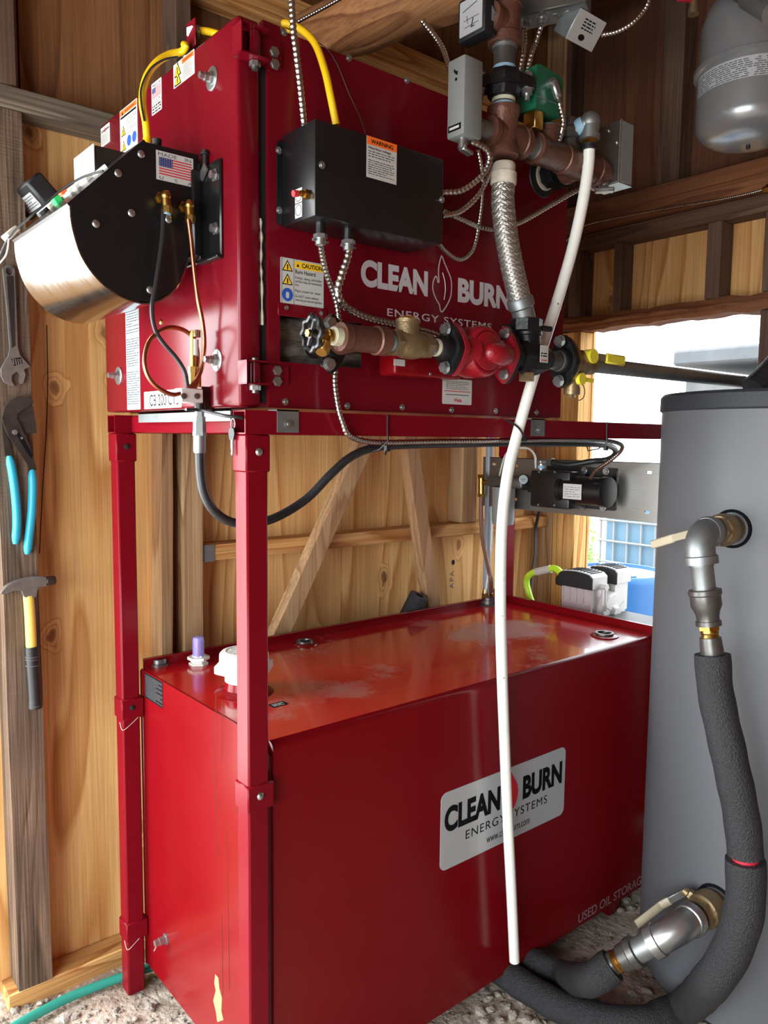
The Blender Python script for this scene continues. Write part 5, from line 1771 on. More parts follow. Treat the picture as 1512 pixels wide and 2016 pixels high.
for s_ in (-1, 1):
    un.bar(V((c.x - 0.006 + s_ * 0.034, YP - 0.018 * s_, ZP + 0.070)), V((c.x - 0.006 + s_ * 0.058, YP - 0.03 * s_, ZP + 0.068)), 0.014, 0.012, bev=0.003)
un.build('union_nut', Mt['iron'], iv)
MB().hexa(c - EZ * 0.036, c - EZ * 0.056, 0.019).build('plug', Mt['bronze'], iv)
Gt = GF(c + V((0.012, -0.0425, 0.004)), V((1, 0, 0)), V((0, 0, 1)))
tg = MB().poly(Gt, [rect(-0.017, -0.018, 0.012, 0.022, 0.001)], 0.0, 0.001).build('valve_tag', Mt['paper'], iv)
print_rows(Gt, -0.015, -0.006, 0.010, 0.006, 2, Mt['ink'], tg, seed=71, h=0.0014)
print_rows(Gt, -0.012, -0.016, 0.008, -0.010, 1, Mt['flagred'], tg, seed=72, h=0.0014)
# nipple and last flange
lf = thing('pump_flange', 'black iron flange at the right end, beside the window', 'flange', on(1112, 0, -0.07), 'pump flanges')
lx(0, [(1082, 0.024), (1108, 0.024)], 'steel', lf, 'nipple')
lx(0, [(1104, 0.0245), (1107, 0.027), (1110, 0.0245)], 'galv', lf, 'sealant_ring')
lx(0, [(1106, 0.032), (1112, 0.034), (1118, 0.034)], 'iron', lf, 'flange_hub')
oval_flange(on(1118), AX, 0.066, 0.044, 0.016, 'iron', lf, 'flange_plate')
for s_ in (1, -1):
    hexbolt(on(1110, 0, 0.049 * s_), -AX, 0.0125, 0.03, lf)
bv = thing('ball_valve', 'brass ball valve with yellow lever grips against the bright window', 'valve', on(1150, 0, -0.05))
oval_flange(on(1127), AX, 0.062, 0.040, 0.010, 'bronze', bv, 'valve_flange')
lx(0, [(1127, 0.030), (1136, 0.034), (1152, 0.034), (1160, 0.027), (1172, 0.026)], 'bronze', bv, 'valve_body')
c = on(1152, -0.034, 0.016)
MB().cyl(c + EY * 0.02, c - EY * 0.006, 0.018, 16).build('lever_hub', Mt['yelval'], bv)
MB().bar(c + V((0, -0.004, 0)), c + V((0.055, -0.004, -0.001)), 0.003, 0.018).build('lever', Mt['zinc'], bv)
MB().bar(c + V((0.05, -0.004, -0.001)), c + V((0.135, -0.004, -0.003)), 0.010, 0.026, bev=0.004).build('lever_grip', Mt['yelval'], bv)
c = on(1136, 0, -0.030)
dr = MB().cyl(c, c - EZ * 0.030, 0.019, 16).lathe(c - EZ * 0.03, -EZ, [(0, 0.021), (0.020, 0.021)], 16).hexa(c - EZ * 0.05, c - EZ * 0.058, 0.009).build('drain_outlet', Mt['bronze'], bv)
MB().cyl(c + V((0, -0.02, -0.012)), c + V((0, -0.032, -0.012)), 0.015, 14).bar(c + V((0.0, -0.028, -0.012)), c + V((0.05, -0.028, -0.014)), 0.004, 0.010).build('drain_lever', Mt['yelval'], dr)
t = [c + V((0.02 + 0.026 * math.sin(a_), -0.006, -0.042 + 0.022 * math.cos(a_))) for a_ in [i * math.pi / 10 for i in range(11)]]
MB().tube(t, 0.0012, 5).build('cap_leash', Mt['blackmat'], dr)
o = MB().cyl(on(1166), V((1.72, YP, ZP)), 0.0195, 18).build('steel_pipe', Mt['galv'])
tag(o, 'dark steel pipe running from the ball valve across the bright window', 'pipe')
o = MB().tube([P(1484, 768, y=-0.20), P(1510, 745, y=-0.22), P(1560, 690, y=-0.25), P(1620, 610, y=-0.30)], 0.045, 18).build('pipe_insulation', Mt['foam'])
tag(o, 'black foam sleeve rising from the lid of the grey tank', 'insulation')

# ================================================================== braided hose
XC, YU, ZU = 0.551, -0.11, 2.25


def zu(v, u=1000):
    return P(u, v, y=YU).z


hose = thing('braided_hose', 'thick stainless braided hose between the pipe cross and the black valve', 'hose', V((0.55, -0.12, 1.83)))
c = on(1046)
hp = [P(993, 322, y=YU), P(991, 360, y=YU), P(990, 400, y=YU), P(997, 465, y=-0.116), P(1009, 530, y=-0.122), P(1023, 590, y=-0.128), P(1030, 626, y=YP), V((c.x - 0.006, YP, ZP + 0.075))]
hp = resample(spline(hp, 12), 0.003)
n = len(hp)
lo_i, hi_i = int(n * 0.125), int(n * 0.83)
MB().tube(hp[lo_i - 3:hi_i + 4:2], 0.0235, 16).build('hose_core', Mt['steel'], hose)
core = hp[lo_i - 2:hi_i + 3]
t = (core[1] - core[0]).normalized()
u_, v_, _ = basis(t)
frames = []
for i, p in enumerate(core):
    t2 = (core[min(i + 1, len(core) - 1)] - core[max(i - 1, 0)]).normalized()
    q = t.rotation_difference(t2)
    u_ = q @ u_
    u_ = (u_ - t2 * u_.dot(t2)).normalized()
    v_ = t2.cross(u_)
    t = t2
    frames.append((p, u_.copy(), v_.copy()))
mb = MB()
NS = 12
for sgn in (1, -1):
    for k in range(NS):
        for wire in (-1, 0, 1):
            pts = []
            for i, (p, a, b) in enumerate(frames):
                if i % 2 and i != len(frames) - 1:
                    continue
                ph = sgn * i * 0.003 / 0.115 * 2 * math.pi + 2 * math.pi * (k + wire * 0.21) / NS
                wv = sgn * math.cos(NS * i * 0.003 / 0.115 * 2 * math.pi)
                r = 0.0250 + 0.0013 * wv
                pts.append(p + a * (r * math.cos(ph)) + b * (r * math.sin(ph)))
            mb.tube(pts, 0.00145, 5, caps=False)
tag(mb.build('wire_braid', Mt['braid'], hose, sharp=80), kind='stuff')
d0, d1 = (hp[lo_i] - hp[0]), (hp[-1] - hp[hi_i])
MB().lathe(hp[0], d0, [(0, 0.024), (0.004, 0.026), (d0.length * 0.45, 0.026), (d0.length * 0.5, 0.030), (d0.length, 0.0305), (d0.length + 0.004, 0.028)], 20).build('end_collar', Mt['gasket'], hose)
MB().lathe(hp[hi_i], d1, [(-0.004, 0.029), (0.0, 0.0315), (d1.length * 0.30, 0.0315), (d1.length * 0.36, 0.027), (d1.length * 0.8, 0.026), (d1.length, 0.025)], 20).build('end_collar', Mt['galv'], hose)

# ================================================================== supply cross and riser
man = thing('supply_manifold', 'brown iron pipe cross and riser with a branch into the boiler', 'pipework', V((0.7, YU, 2.18)))
vc = V((XC, YU, ZU))
zc0, zc1 = zu(312, 993), zu(216)
mb = MB().lathe(V((XC, YU, 0)), EZ, [(zc0, 0.033), (zc0 + 0.002, 0.037), (zc0 + 0.018, 0.037), (zc0 + 0.022, 0.034), (zc1 - 0.022, 0.034), (zc1 - 0.018, 0.037), (zc1 - 0.001, 0.037), (zc1, 0.03)], 22)
mb.lathe(vc, AX, [(-0.050, 0.028), (-0.049, 0.033), (-0.036, 0.033), (-0.034, 0.030), (0.03, 0.034), (0.052, 0.034), (0.054, 0.037), (0.070, 0.037), (0.071, 0.028)], 22)
mb.build('pipe_cross', Mt['brown'], man)
rz = lambda v0, v1, r, m_, nm, seg=20: MB().cyl(V((XC, YU, zu(v0))), V((XC, YU, zu(v1))), r, seg).build(nm, Mt[m_], man)
rz(220, 200, 0.0250, 'steel', 'nipple')
rz(217, 209, 0.0262, 'teflon', 'sealant_ring')
rz(206, 196, 0.0268, 'ptfe', 'sealing_tape')
un = MB().lathe(V((XC, YU, 0)), EZ, [(zu(199), 0.030), (zu(197), 0.036), (zu(180), 0.040), (zu(176), 0.048), (zu(160), 0.048), (zu(158), 0.040), (zu(146), 0.036), (zu(143), 0.029)], 8).build('union_flange', Mt['iron'], man)
ov = MB()
Gz = GF(V((XC, YU, zu(169))), V((0.75, -0.66, 0)), V((0.66, 0.75, 0)))
pts = []
for k in range(28):
    t = 2 * math.pi * k / 28
    x, y = math.cos(t), math.sin(t)
    r = 1 / ((abs(x) / 0.070) ** 1.35 + (abs(y) / 0.045) ** 1.35) ** (1 / 1.35)
    pts.append((x * r, y * r))
MB().poly(Gz, [pts], -0.012, 0.012).build('union_plate', Mt['iron'], man)
for s_ in (1, -1):
    c = Gz.p(0.053 * s_, 0, 0)
    hexbolt(c - EZ * 0.012, -EZ, 0.0125, 0.04, un)
    MB().cyl(c - EZ * 0.02, c - EZ * 0.036, 0.006, 8).hexa(c + EZ * 0.012, c + EZ * 0.022, 0.0125).build('bolt', Mt['zinc'], un)
rz(143, 136, 0.0262, 'teflon', 'sealant_ring')
rz(140, 100, 0.0250, 'steel', 'nipple')
rz(102, 93, 0.0285, 'galv', 'sealant_ring')
za, zb_ = zu(95), zu(10)
MB().lathe(V((XC, YU, 0)), EZ, [(za, 0.030), (za + 0.001, 0.0385), (za + 0.022, 0.0385), (za + 0.026, 0.035), (zb_ - 0.01, 0.034), (zb_ - 0.008, 0.037), (zb_, 0.037)], 22).lathe(V((XC, YU, zu(52))), V((-1, 0, 0)), [(0.02, 0.030), (0.040, 0.030), (0.042, 0.033), (0.054, 0.033)], 18).build('riser_tee', Mt['brown'], man)
rz(12, 3, 0.0275, 'teflon', 'sealant_ring')
MB().cyl(V((XC, YU, zu(6))), V((XC, YU, 3.0)), 0.0245, 18).build('riser_pipe', Mt['steel'], man)
# branch to the right: nipple, tee, elbow into the boiler
XE = 0.838
MB().cyl(vc + AX * 0.06, vc + AX * 0.115, 0.024, 18).build('nipple', Mt['galv'], man)
xt = P(1076, 290, y=YU).x
for s_ in (0.068, 0.105):
    MB().lathe(vc + AX * s_, AX, [(0, 0.0245), (0.003, 0.0262), (0.006, 0.0245)], 18).build('sealant_ring', Mt['galv'], man)
x0, x1 = XC + 0.108, xt + 0.075
MB().lathe(V((0, YU, ZU)), AX, [(x0, 0.026), (x0 + 0.001, 0.0365), (x0 + 0.018, 0.0365), (x0 + 0.022, 0.0335), (x1 - 0.02, 0.0335), (x1 - 0.018, 0.0365), (x1, 0.0365), (x1 + 0.001, 0.03)], 22).lathe(V((xt, YU, ZU)), EZ, [(0.01, 0.028), (0.044, 0.028), (0.046, 0.031), (0.056, 0.031)], 18).build('branch_tee', Mt['brown'], man)
MB().lathe(V((0, YU, ZU)), AX, [(x1, 0.0345), (XE - 0.02, 0.035), (XE + 0.01, 0.035), (XE + 0.055, 0.034), (XE + 0.057, 0.037), (XE + 0.075, 0.037), (XE + 0.12, 0.026)], 22).lathe(V((XE, YU, ZU)), EY, [(0.0, 0.034), (0.028, 0.034), (0.03, 0.037), (0.046, 0.037)], 20).build('boiler_tee', Mt['brown'], man)
MB().cyl(V((XE, YU + 0.04, ZU)), V((XE, 0.03, ZU)), 0.024, 18).build('nipple', Mt['steel'], man)
MB().lathe(V((XE, YU + 0.044, ZU)), EY, [(0, 0.0245), (0.004, 0.027), (0.008, 0.0245)], 18).build('sealant_ring', Mt['teflon'], man)
MB().lathe(V((XE, -0.055, ZU)), EY, [(0, 0.03), (0.002, 0.045), (0.022, 0.045), (0.026, 0.036), (0.046, 0.034)], 8).build('boiler_union', Mt['iron'], man)
c = P(1071, 361, y=0.0)
MB().lathe(V((XE - 0.01, 0.0, ZU - 0.005)), -EY, [(0.0, 0.052), (0.003, 0.050), (0.004, 0.038)], 26).build('wall_grommet', Mt['rubber'], man)
MB().lathe(V((XE - 0.004, -0.004, ZU - 0.003)), -EY, [(0, 0.036), (0.004, 0.035), (0.005, 0.026)], 24).build('pale_ring', Mt['gasket'], man)

# tridicator gauge on the riser
gg = thing('pressure_gauge', 'square black pressure gauge at the top of the riser', 'gauge', V((0.44, -0.1, 2.45)))
yg = -0.125
xg = P(955, 30, y=yg).x
zg0, zg1 = P(955, 60, y=yg).z, P(955, -30, y=yg).z
yg2 = yg + 0.085
MB().box((xg, yg, zg0), (xg + 0.038, yg2, zg1), 0.006, seg=2).build('gauge_case', Mt['blackmat'], gg)
Fg = Fr('x', xg)
dl = MB().poly(Fg, [rect(-yg2 + 0.008, zg0 + 0.010, -yg - 0.008, zg1 - 0.008, 0.003)], 0, 0.0008).build('dial', Mt['silver'], gg)  # grey instead of white: shade on the dial put into its colour
a0, a1 = -yg2 + 0.012, -yg - 0.012
mb = MB()
for (k0, l0, k1, l1, r) in ((0.1, 0.72, 0.8, 0.85, 0.0009), (0.15, 0.42, 0.9, 0.42, 0.0006), (0.55, 0.15, 0.62, 0.4, 0.0013), (0.2, 0.2, 0.9, 0.22, 0.0006), (0.5, 0.15, 0.7, 0.15, 0.001), (0.3, 0.55, 0.35, 0.3, 0.0006)):
    zz0, zz1 = zg0 + 0.012, zg1 - 0.012
    mb.tube([Fg.p(a0 + (a1 - a0) * k0, zz0 + (zz1 - zz0) * l0, 0.0012), Fg.p(a0 + (a1 - a0) * k1, zz0 + (zz1 - zz0) * l1, 0.0012)], r, 4)
mb.build('needle_and_scale', Mt['ink'], dl)
MB().cyl(V((xg + 0.036, YU, zu(52))), V((XC - 0.04, YU, zu(52))), 0.020, 14).lathe(V((XC - 0.062, YU, zu(52))), AX, [(0, 0.024), (0.012, 0.024)], 6).build('stem', Mt['galv'], gg)

# aquastats
aq = thing('aquastat', 'grey upright thermostat box left of the pipe cross', 'thermostat', V((0.42, -0.12, 2.2)), 'aquastats')
ya = -0.150
xq0, xq1 = P(914, 185, y=ya).x, P(951, 190, y=ya).x
za0, za1 = P(912, 262, y=ya).z, P(916, 104, y=ya).z
yq2 = ya + 0.052
MB().box((xq0, ya, za0), (xq1, yq2, za1), 0.005, seg=2).build('case', Mt['greybox'], aq)
Fq = Fr('x', xq0)
a0, b0 = -yq2 + 0.006, za0 + 0.012
s = MB().poly(Fq, [rect(a0, b0, -ya - 0.008, b0 + 0.013)], 0, 0.0007).build('window_frame', Mt['ink'], aq)
MB().poly(Fq, [rect(a0 + 0.004, b0 + 0.004, -ya - 0.013, b0 + 0.009)], 0.0007, 0.001).build('scale_window', Mt['paper'], s)
mb = MB().poly(Fq, [disc((a0 - ya) / 2 - 0.002, za1 - 0.045, 0.0035, 10)], 0, 0.0006)
cc_ = ((a0 - ya) / 2 - 0.002, za1 - 0.034)
mb.poly(Fq, [[(cc_[0] - 0.007, cc_[1] + 0.012), (cc_[0] + 0.003, cc_[1] + 0.004), (cc_[0] + 0.005, cc_[1] + 0.006), (cc_[0] + 0.004, cc_[1] - 0.003), (cc_[0] - 0.001, cc_[1] - 0.001), (cc_[0] - 0.007, cc_[1] + 0.006)]], 0, 0.0006)
mb.build('arrow_mark', Mt['ink'], aq)
MB().cyl(V((xq1 - 0.002, YU, ZU)), V((XC - 0.045, YU, ZU)), 0.019, 14).lathe(V((xq1 + 0.010, YU, ZU)), AX, [(0, 0.024), (0.014, 0.024)], 6).build('well', Mt['galv'], aq)
c = V((xq0 + 0.022, ya + 0.024, za0))
MB().cyl(c, c - EZ * 0.020, 0.0105, 12).bar(c + V((-0.004, 0.0, -0.020)), c + V((0.026, 0.0, -0.026)), 0.018, 0.008, bev=0.002).cyl(c + V((0.0, -0.011, -0.016)), c + V((0.0, 0.011, -0.016)), 0.004, 8).build('conduit_clamp', Mt['zinc'], aq)

aq = thing('aquastat', 'grey and dark thermostat box at the right end of the pipework', 'thermostat', V((0.98, -0.1, 2.18)), 'aquastats')
ya = -0.155
xq0, xq1 = P(1221, 300, y=ya).x, P(1247, 300, y=ya).x
za0, za1 = P(1220, 358, y=ya).z, P(1222, 233, y=ya).z
yq2 = ya + 0.085
MB().box((xq0 + 0.003, ya, za0), (xq1, yq2, za1), 0.003).build('case', Mt['greybox'], aq)
MB().box((xq0, ya + 0.006, za0 + 0.004), (xq0 + 0.003, yq2, za1 - 0.003)).build('back_plate', Mt['steel'], aq)
MB().box((xq0 - 0.001, ya, za0), (xq0 + 0.004, ya + 0.002, za1)).box((xq0 - 0.001, ya, za0 - 0.002), (xq1, yq2, za0)).build('bright_lip', Mt['zinc'], aq)
Fq = Fr('x', xq0)
for u, v in ((1199, 258), (1215, 281)):
    MB().ball(Fq.p(*Fq.q(u, v), 0.001), 0.0065, 10).build('screw', Mt['zinc'], aq)
c = Fq.p(*Fq.q(1198, 344), 0)
MB().cyl(V((XE + 0.10, YU, ZU)), V((xq0, YU, ZU)), 0.018, 12).build('well', Mt['brass'], aq)
c = V((xq0 - 0.012, ya + 0.035, za0 - 0.006))
MB().cyl(c, c + EZ * 0.026, 0.011, 12).obox(c + V((0.006, 0.004, -0.008)), (0.05, 0.026, 0.010), (0.6, -0.8, 0), (0.8, 0.6, 0), (0, 0, 1), 0.003).build('conduit_clamp', Mt['zinc'], aq)
MB().hexa(c + V((-0.01, 0.02, 0.03)), c + V((-0.01, 0.02, 0.05)), 0.008).build('brass_nut', Mt['brass'], aq)

# green flow switch
gs = thing('flow_switch', 'dark green metal flow switch box standing on the pipe tee', 'switch box', V((xt, YU, ZU + 0.07)))
ys = -0.150
xs0, xs1 = P(1056, 170, y=ys).x, P(1108, 190, y=ys).x
zs0, zs1 = P(1056, 212, y=ys).z, P(1056, 133, y=ys).z
ys2 = ys + 0.080
Fg2 = Fr('y', ys)
mb = MB().poly(Fg2, [[(xs0, zs0), (xs1, zs0 + 0.004), (xs1, zs1 - 0.004), (xs1 - 0.010, zs1 + 0.006), (xs0 + 0.012, zs1 + 0.012), (xs0, zs1 + 0.008)]], -(ys2 - ys), 0.0)
mb.build('case', Mt['greenbox'], gs)
mb = MB().tube([V((xs0, ys - 0.001, zs0 + 0.025)), V((xs1, ys - 0.001, zs0 + 0.028))], 0.0012, 4)
mb.build('cover_seam', Mt['galv'], gs)
MB().box((xs0 + 0.004, ys + 0.004, zs0 - 0.040), (xs0 + 0.034, ys + 0.04, zs0 + 0.001), 0.002).build('brass_block', Mt['brass'], gs)
MB().cyl(V((xt, YU, ZU + 0.05)), V((xt, YU, zs0 - 0.03)), 0.018, 14).lathe(V((xt, YU, ZU + 0.052)), EZ, [(0, 0.0225), (0.008, 0.024), (0.012, 0.0225)], 16).build('brass_nipple', Mt['brass'], gs)
MB().lathe(V((xt, YU, ZU + 0.056)), EZ, [(0, 0.019), (0.004, 0.0255), (0.008, 0.019)], 16).build('sealant_ring', Mt['teflon'], gs)
c = Fg2.p(*Fg2.q(1080, 166), 0)
MB().cyl(c, c + V((0, -0.016, 0)), 0.011, 12).bar(c + V((-0.002, -0.014, 0.004)), c + V((0.016, -0.018, -0.034)), 0.016, 0.018, bev=0.004).cyl(c + V((0.006, -0.026, -0.03)), c + V((0.018, -0.012, -0.03)), 0.004, 8).build('elbow_connector', Mt['zinc'], gs)
conduit([c + V((0.014, -0.018, -0.03)), P(1103, 210, y=-0.175), P(1109, 238, y=-0.17), P(1106, 258, y=-0.165), P(1101, 275, y=-0.15)], 0.0066, 'short steel conduit curving out of the green flow switch')

# relief valve with grey elbow
rv = thing('relief_valve', 'grey relief valve elbow feeding the white drain pipe', 'valve', V((0.8, YU, ZU + 0.04)))
xr_ = P(1122, 268, y=YU).x
MB().lathe(V((xr_, YU, ZU)), EZ, [(0.02, 0.024), (0.034, 0.024), (0.036, 0.020), (0.050, 0.020), (0.052, 0.026), (0.075, 0.026), (0.080, 0.020), (0.10, 0.018)], 16).build('valve_body', Mt['steel'], rv)
cB = V((xr_, YU, ZU + 0.064))
cE = P(1162, 240, y=-0.155)
dd = (cE - cB)
MB().cyl(cB, cB + dd * 0.45, 0.020, 14).build('side_outlet', Mt['steel'], rv)
MB().lathe(cB + dd * 0.36, dd, [(0, 0.021), (0.006, 0.0235), (0.018, 0.0235), (0.020, 0.021)], 16).build('sealant_ring', Mt['teflon'], rv)
MB().cyl(cB + dd * 0.5, cE, 0.0225, 14).ball(cE, 0.0245, 16).lathe(cE, -EZ, [(0, 0.0225), (0.03, 0.022), (0.031, 0.025), (0.042, 0.025)], 16).build('elbow', Mt['galv'], rv)
MB().hexa(cE - EZ * 0.042, cE - EZ * 0.056, 0.0185).build('brass_adapter', Mt['brass'], rv)
MB().lathe(cE - EZ * 0.054, -EZ, [(0, 0.021), (0.004, 0.021), (0.004, 0.018), (0.012, 0.018)], 16).build('black_clamp', Mt['blackmat'], rv)

# white drain pipe hanging to the floor
pp = [cE - EZ * 0.052, P(1158, 330, y=-0.15), P(1147, 400, y=-0.14), P(1127, 490, y=-0.125), P(1098, 590, y=-0.105), P(1066, 690, y=-0.085), P(1036, 790, y=-0.055), P(1015, 868, y=-0.042), P(1000, 930, y=-0.042), P(990, 1010, y=-0.045), P(986, 1100, y=-0.05), P(986, 1230, y=-0.05), P(991, 1400, y=-0.05), P(999, 1600, y=-0.05), P(1007, 1760, y=-0.05), P(1013, 1892, y=-0.05)]
o = thing('drain_pipe', 'long white plastic drain pipe hanging in front of the red tank', 'pipe', V((pp[-1].x, pp[-1].y, pp[-1].z)))
pth = resample(spline(pp, 10), 0.015)
MB().tube(pth, 0.0142, 16, caps=False).build('pipe_wall', Mt['pex'], o)
d = (pth[-1] - pth[-2]).normalized()
MB().lathe(pth[-1], -d, [(0, 0.0142), (0.0, 0.011), (0.03, 0.011)], 16, caps=False).build('pipe_bore', Mt['pex'], o)
mb = MB()
for k, s_ in ((0.18, 0.004), (0.55, 0.003), (0.62, 0.004), (0.73, 0.003), (0.8, 0.0035)):
    p = pth[int(k * len(pth))]
    vd = (CAM - p).normalized()
    mb.ball(p + vd * 0.0135 + RT * 0.004, s_ * 0.55, 6, (1, 1, 1.6))
tag(mb.build('dirt_specks', Mt['inkgrey'], o), kind='stuff')
c = P(1016, 850, y=-0.042)
o = MB().tube(spline([c + V((-0.018, 0.02, 0.03)), c + V((-0.008, -0.012, 0.012)), c + V((0.012, -0.016, -0.014)), c + V((0.020, 0.006, -0.022))], 5), 0.0028, 6).box(c + V((0.014, -0.016, -0.024)), c + V((0.024, -0.006, -0.012))).build('cable_tie', Mt['blackmat'])
tag(o, 'black cable tie holding the white drain pipe to the frame', 'cable tie', 'cable ties')

# ================================================================== junction boxes under the roof
jb = thing('junction_box', 'galvanised junction box with knock-outs at the top of the picture', 'junction box', V((0.62, -0.07, 2.58)))
Gj = GF(P(1030, 40, y=-0.07), P(1143, 15, y=-0.07) - P(1030, 40, y=-0.07), V((0, 0.2, 1)))
j0 = P(1026, 40, y=-0.07)
j1 = P(1110, -2, y=-0.16)
ax = (j1 - j0)
ax.z = 0
L2 = ax.length
ax.normalize()
ay = V((-ax.y, ax.x, 0))
zj = j0.z + 0.006
cj = j0 + ax * (L2 / 2 + 0.02) + ay * 0.03
cj.z = zj + 0.03
MB().obox(cj, (L2 + 0.06, 0.075, 0.055), ax, ay, EZ, 0.003).build('box_body', Mt['galv'], jb)
for k in (0.32, 0.62, 0.92):
    c = j0 + ax * (L2 * k + 0.012) + ay * 0.03
    c.z = cj.z - 0.0285
    MB().lathe(c, EZ, [(0, 0.011), (0.002, 0.0115)], 18).build('knock_out', Mt['zinc'], jb)
MB().obox(cj + ay * 0.0 - EZ * 0.002 + ax * 0.0 - ay * 0.042, (L2 + 0.07, 0.010, 0.062), ax, ay, EZ, 0.002).build('cover_plate', Mt['steel'], jb)
ends = []
for k in (0.04, 0.45):
    c = j0 + ax * (L2 * k) + ay * 0.02
    c.z = cj.z - 0.028
    MB().cyl(c, c - EZ * 0.018, 0.0115, 12).lathe(c, -EZ, [(0, 0.015), (0.006, 0.015)], 6).build('connector', Mt['zinc'], jb)
    ends.append(c - EZ * 0.016)
conduit([ends[0], P(1032, 95, y=-0.075), P(1027, 125, y=-0.07), P(1022, 165, y=-0.06), P(1018, 210, y=-0.055)], 0.0066, 'steel conduit dropping from the junction box behind the riser')
conduit([ends[1], P(1056, 80, y=-0.08), P(1047, 105, y=-0.075), P(1039, 138, y=-0.065), P(1030, 185, y=-0.055), P(1024, 225, y=-0.05)], 0.0066, 'steel conduit dropping from the junction box past the green flow switch')
conduit([P(833, 42, y=0.02), P(868, 89, y=-0.03), P(886, 138, y=-0.075), P(893, 170, y=-0.09)], 0.0068, 'steel conduit slanting down from the log beam to the grey aquastat')
rb = thing('relay_box', 'small tilted relay box with a printed face beside the junction box', 'relay box', P(1155, 90, y=-0.16))
cR = P(1154, 60, y=-0.165)
ux, uy = V((1, 0, 0)), V((0, -0.62, 0.78)).normalized()
nn = ux.cross(uy).normalized()
wR, hR = 0.100, 0.066
MB().obox(cR - nn * 0.025, (wR, hR, 0.05), ux, uy, nn, 0.002).build('case', Mt['galv'], rb)
GR = GF(cR, ux, uy)
s = MB().poly(GR, [rect(-wR / 2, -hR / 2, wR / 2, hR / 2)], 0.0, 0.0015).build('face_plate', Mt['silver'], rb)
print_rows(GR, -wR * 0.22, -hR * 0.05, wR * 0.22, hR * 0.35, 4, Mt['ink'], s, seed=81, h=0.002)
MB().poly(GR, [disc(-wR * 0.06, -hR * 0.26, wR * 0.11, 16, hR * 0.10)], 0.0015, 0.002).build('round_mark', Mt['ink'], s)
conduit([P(1184, 69, y=-0.19), P(1215, 62, y=-0.22), P(1245, 45, y=-0.25), P(1268, 20, y=-0.27), P(1278, 0, y=-0.28), P(1286, -30, y=-0.28)], 0.0052, 'thin steel conduit curling up from the relay box to the roof')

# ================================================================== grey buffer tank on the right
BC = V((1.43, -0.43, 0))
BR_ = 0.357
bt = thing('buffer_tank', 'tall grey jacketed hot water tank with a black lid', 'water tank', BC)
MB().lathe(BC, EZ, [(-0.012, BR_ - 0.035), (0.035, BR_ - 0.035)], 48).build('base_ring', Mt['blackmat'], bt)
MB().lathe(BC, EZ, [(0.03, BR_ - 0.03), (0.03, BR_), (1.648, BR_), (1.648, BR_ - 0.03)], 72).build('jacket', Mt['greyjacket'], bt)
MB().lathe(BC, EZ, [(1.643, BR_ + 0.001), (1.648, BR_ + 0.006), (1.684, BR_ + 0.005), (1.692, BR_ - 0.002), (1.694, 0.0)], 72, caps=False).build('lid', Mt['lid'], bt)


def surf(u, v):
    """point of the tank jacket at a photo pixel"""
    d = FW + RT * ((u - 756) / FPX) + UP * ((1008 - v) / FPX)
    ox, oy = CAM.x - BC.x, CAM.y - BC.y
    A, B, Cc = d.x ** 2 + d.y ** 2, 2 * (ox * d.x + oy * d.y), ox ** 2 + oy ** 2 - BR_ ** 2
    t = (-B - math.sqrt(max(0, B * B - 4 * A * Cc))) / (2 * A)
    return CAM + d * t


# upper outlet
gc = surf(1441, 1041)
rd = V((gc.x - BC.x, gc.y - BC.y, 0)).normalized()
uv = thing('tank_outlet', 'upper ball valve and galvanised elbow on the grey tank', 'valve', gc + rd * 0.1 - EZ * 0.05)
MB().lathe(gc - rd * 0.010, rd, [(0, 0.049), (0.012, 0.049), (0.013, 0.042), (0.004, 0.040)], 26).build('grommet', Mt['grommet'], uv)
MB().lathe(gc, rd, [(-0.005, 0.034), (0.030, 0.034), (0.031, 0.040), (0.050, 0.041), (0.066, 0.039), (0.070, 0.036)], 22).build('valve_body', Mt['bronze'], uv)
MB().lathe(gc, rd, [(0.068, 0.037), (0.090, 0.037)], 6).build('hex_end', Mt['bronze'], uv)
MB().lathe(gc, rd, [(0.088, 0.026), (0.125, 0.026)], 18).build('nipple', Mt['steel'], uv)
ec = P(1352, 1062, y=gc.y + rd.y * 0.17)
ec = gc + rd * 0.168
ec.z = gc.z - 0.002
dn_ = V((0.03, -0.165, -1)).normalized()
bend = []
for i in range(9):
    t = math.radians(90 * i / 8)
    bend.append(gc + rd * (0.124 + 0.046 * math.sin(t)) + dn_ * (0.046 * (1 - math.cos(t))))
el = MB().tube(bend, 0.0345, 22).lathe(gc + rd * 0.108, rd, [(0, 0.030), (0.001, 0.038), (0.018, 0.038), (0.022, 0.035)], 22)
ee = bend[-1]
el.lathe(ee, dn_, [(-0.01, 0.034), (0.006, 0.035), (0.008, 0.039), (0.026, 0.039), (0.027, 0.030)], 22)
el.build('elbow', Mt['galv'], uv, sharp=50)
MB().lathe(ee, dn_, [(0.024, 0.0268), (0.030, 0.028), (0.034, 0.0262), (0.092, 0.0262)], 20).build('nipple', Mt['galv'], uv)
MB().lathe(ee, dn_, [(0.086, 0.036), (0.088, 0.038), (0.098, 0.038), (0.101, 0.035), (0.125, 0.035), (0.138, 0.029), (0.150, 0.026), (0.160, 0.026), (0.161, 0.029), (0.172, 0.029), (0.173, 0.02)], 22).build('reducer', Mt['steel'], uv)
MB().lathe(ee, dn_, [(0.170, 0.025), (0.182, 0.025)], 6).lathe(ee, dn_, [(0.180, 0.019), (0.188, 0.021), (0.192, 0.019), (0.200, 0.022), (0.203, 0.019)], 18).build('brass_fitting', Mt['brass'], uv)
lv = gc + rd * 0.05 + EZ * 0.0
l0, l1 = P(1345, 1062, x=gc.x - 0.10), P(1282, 1073, x=gc.x - 0.08)
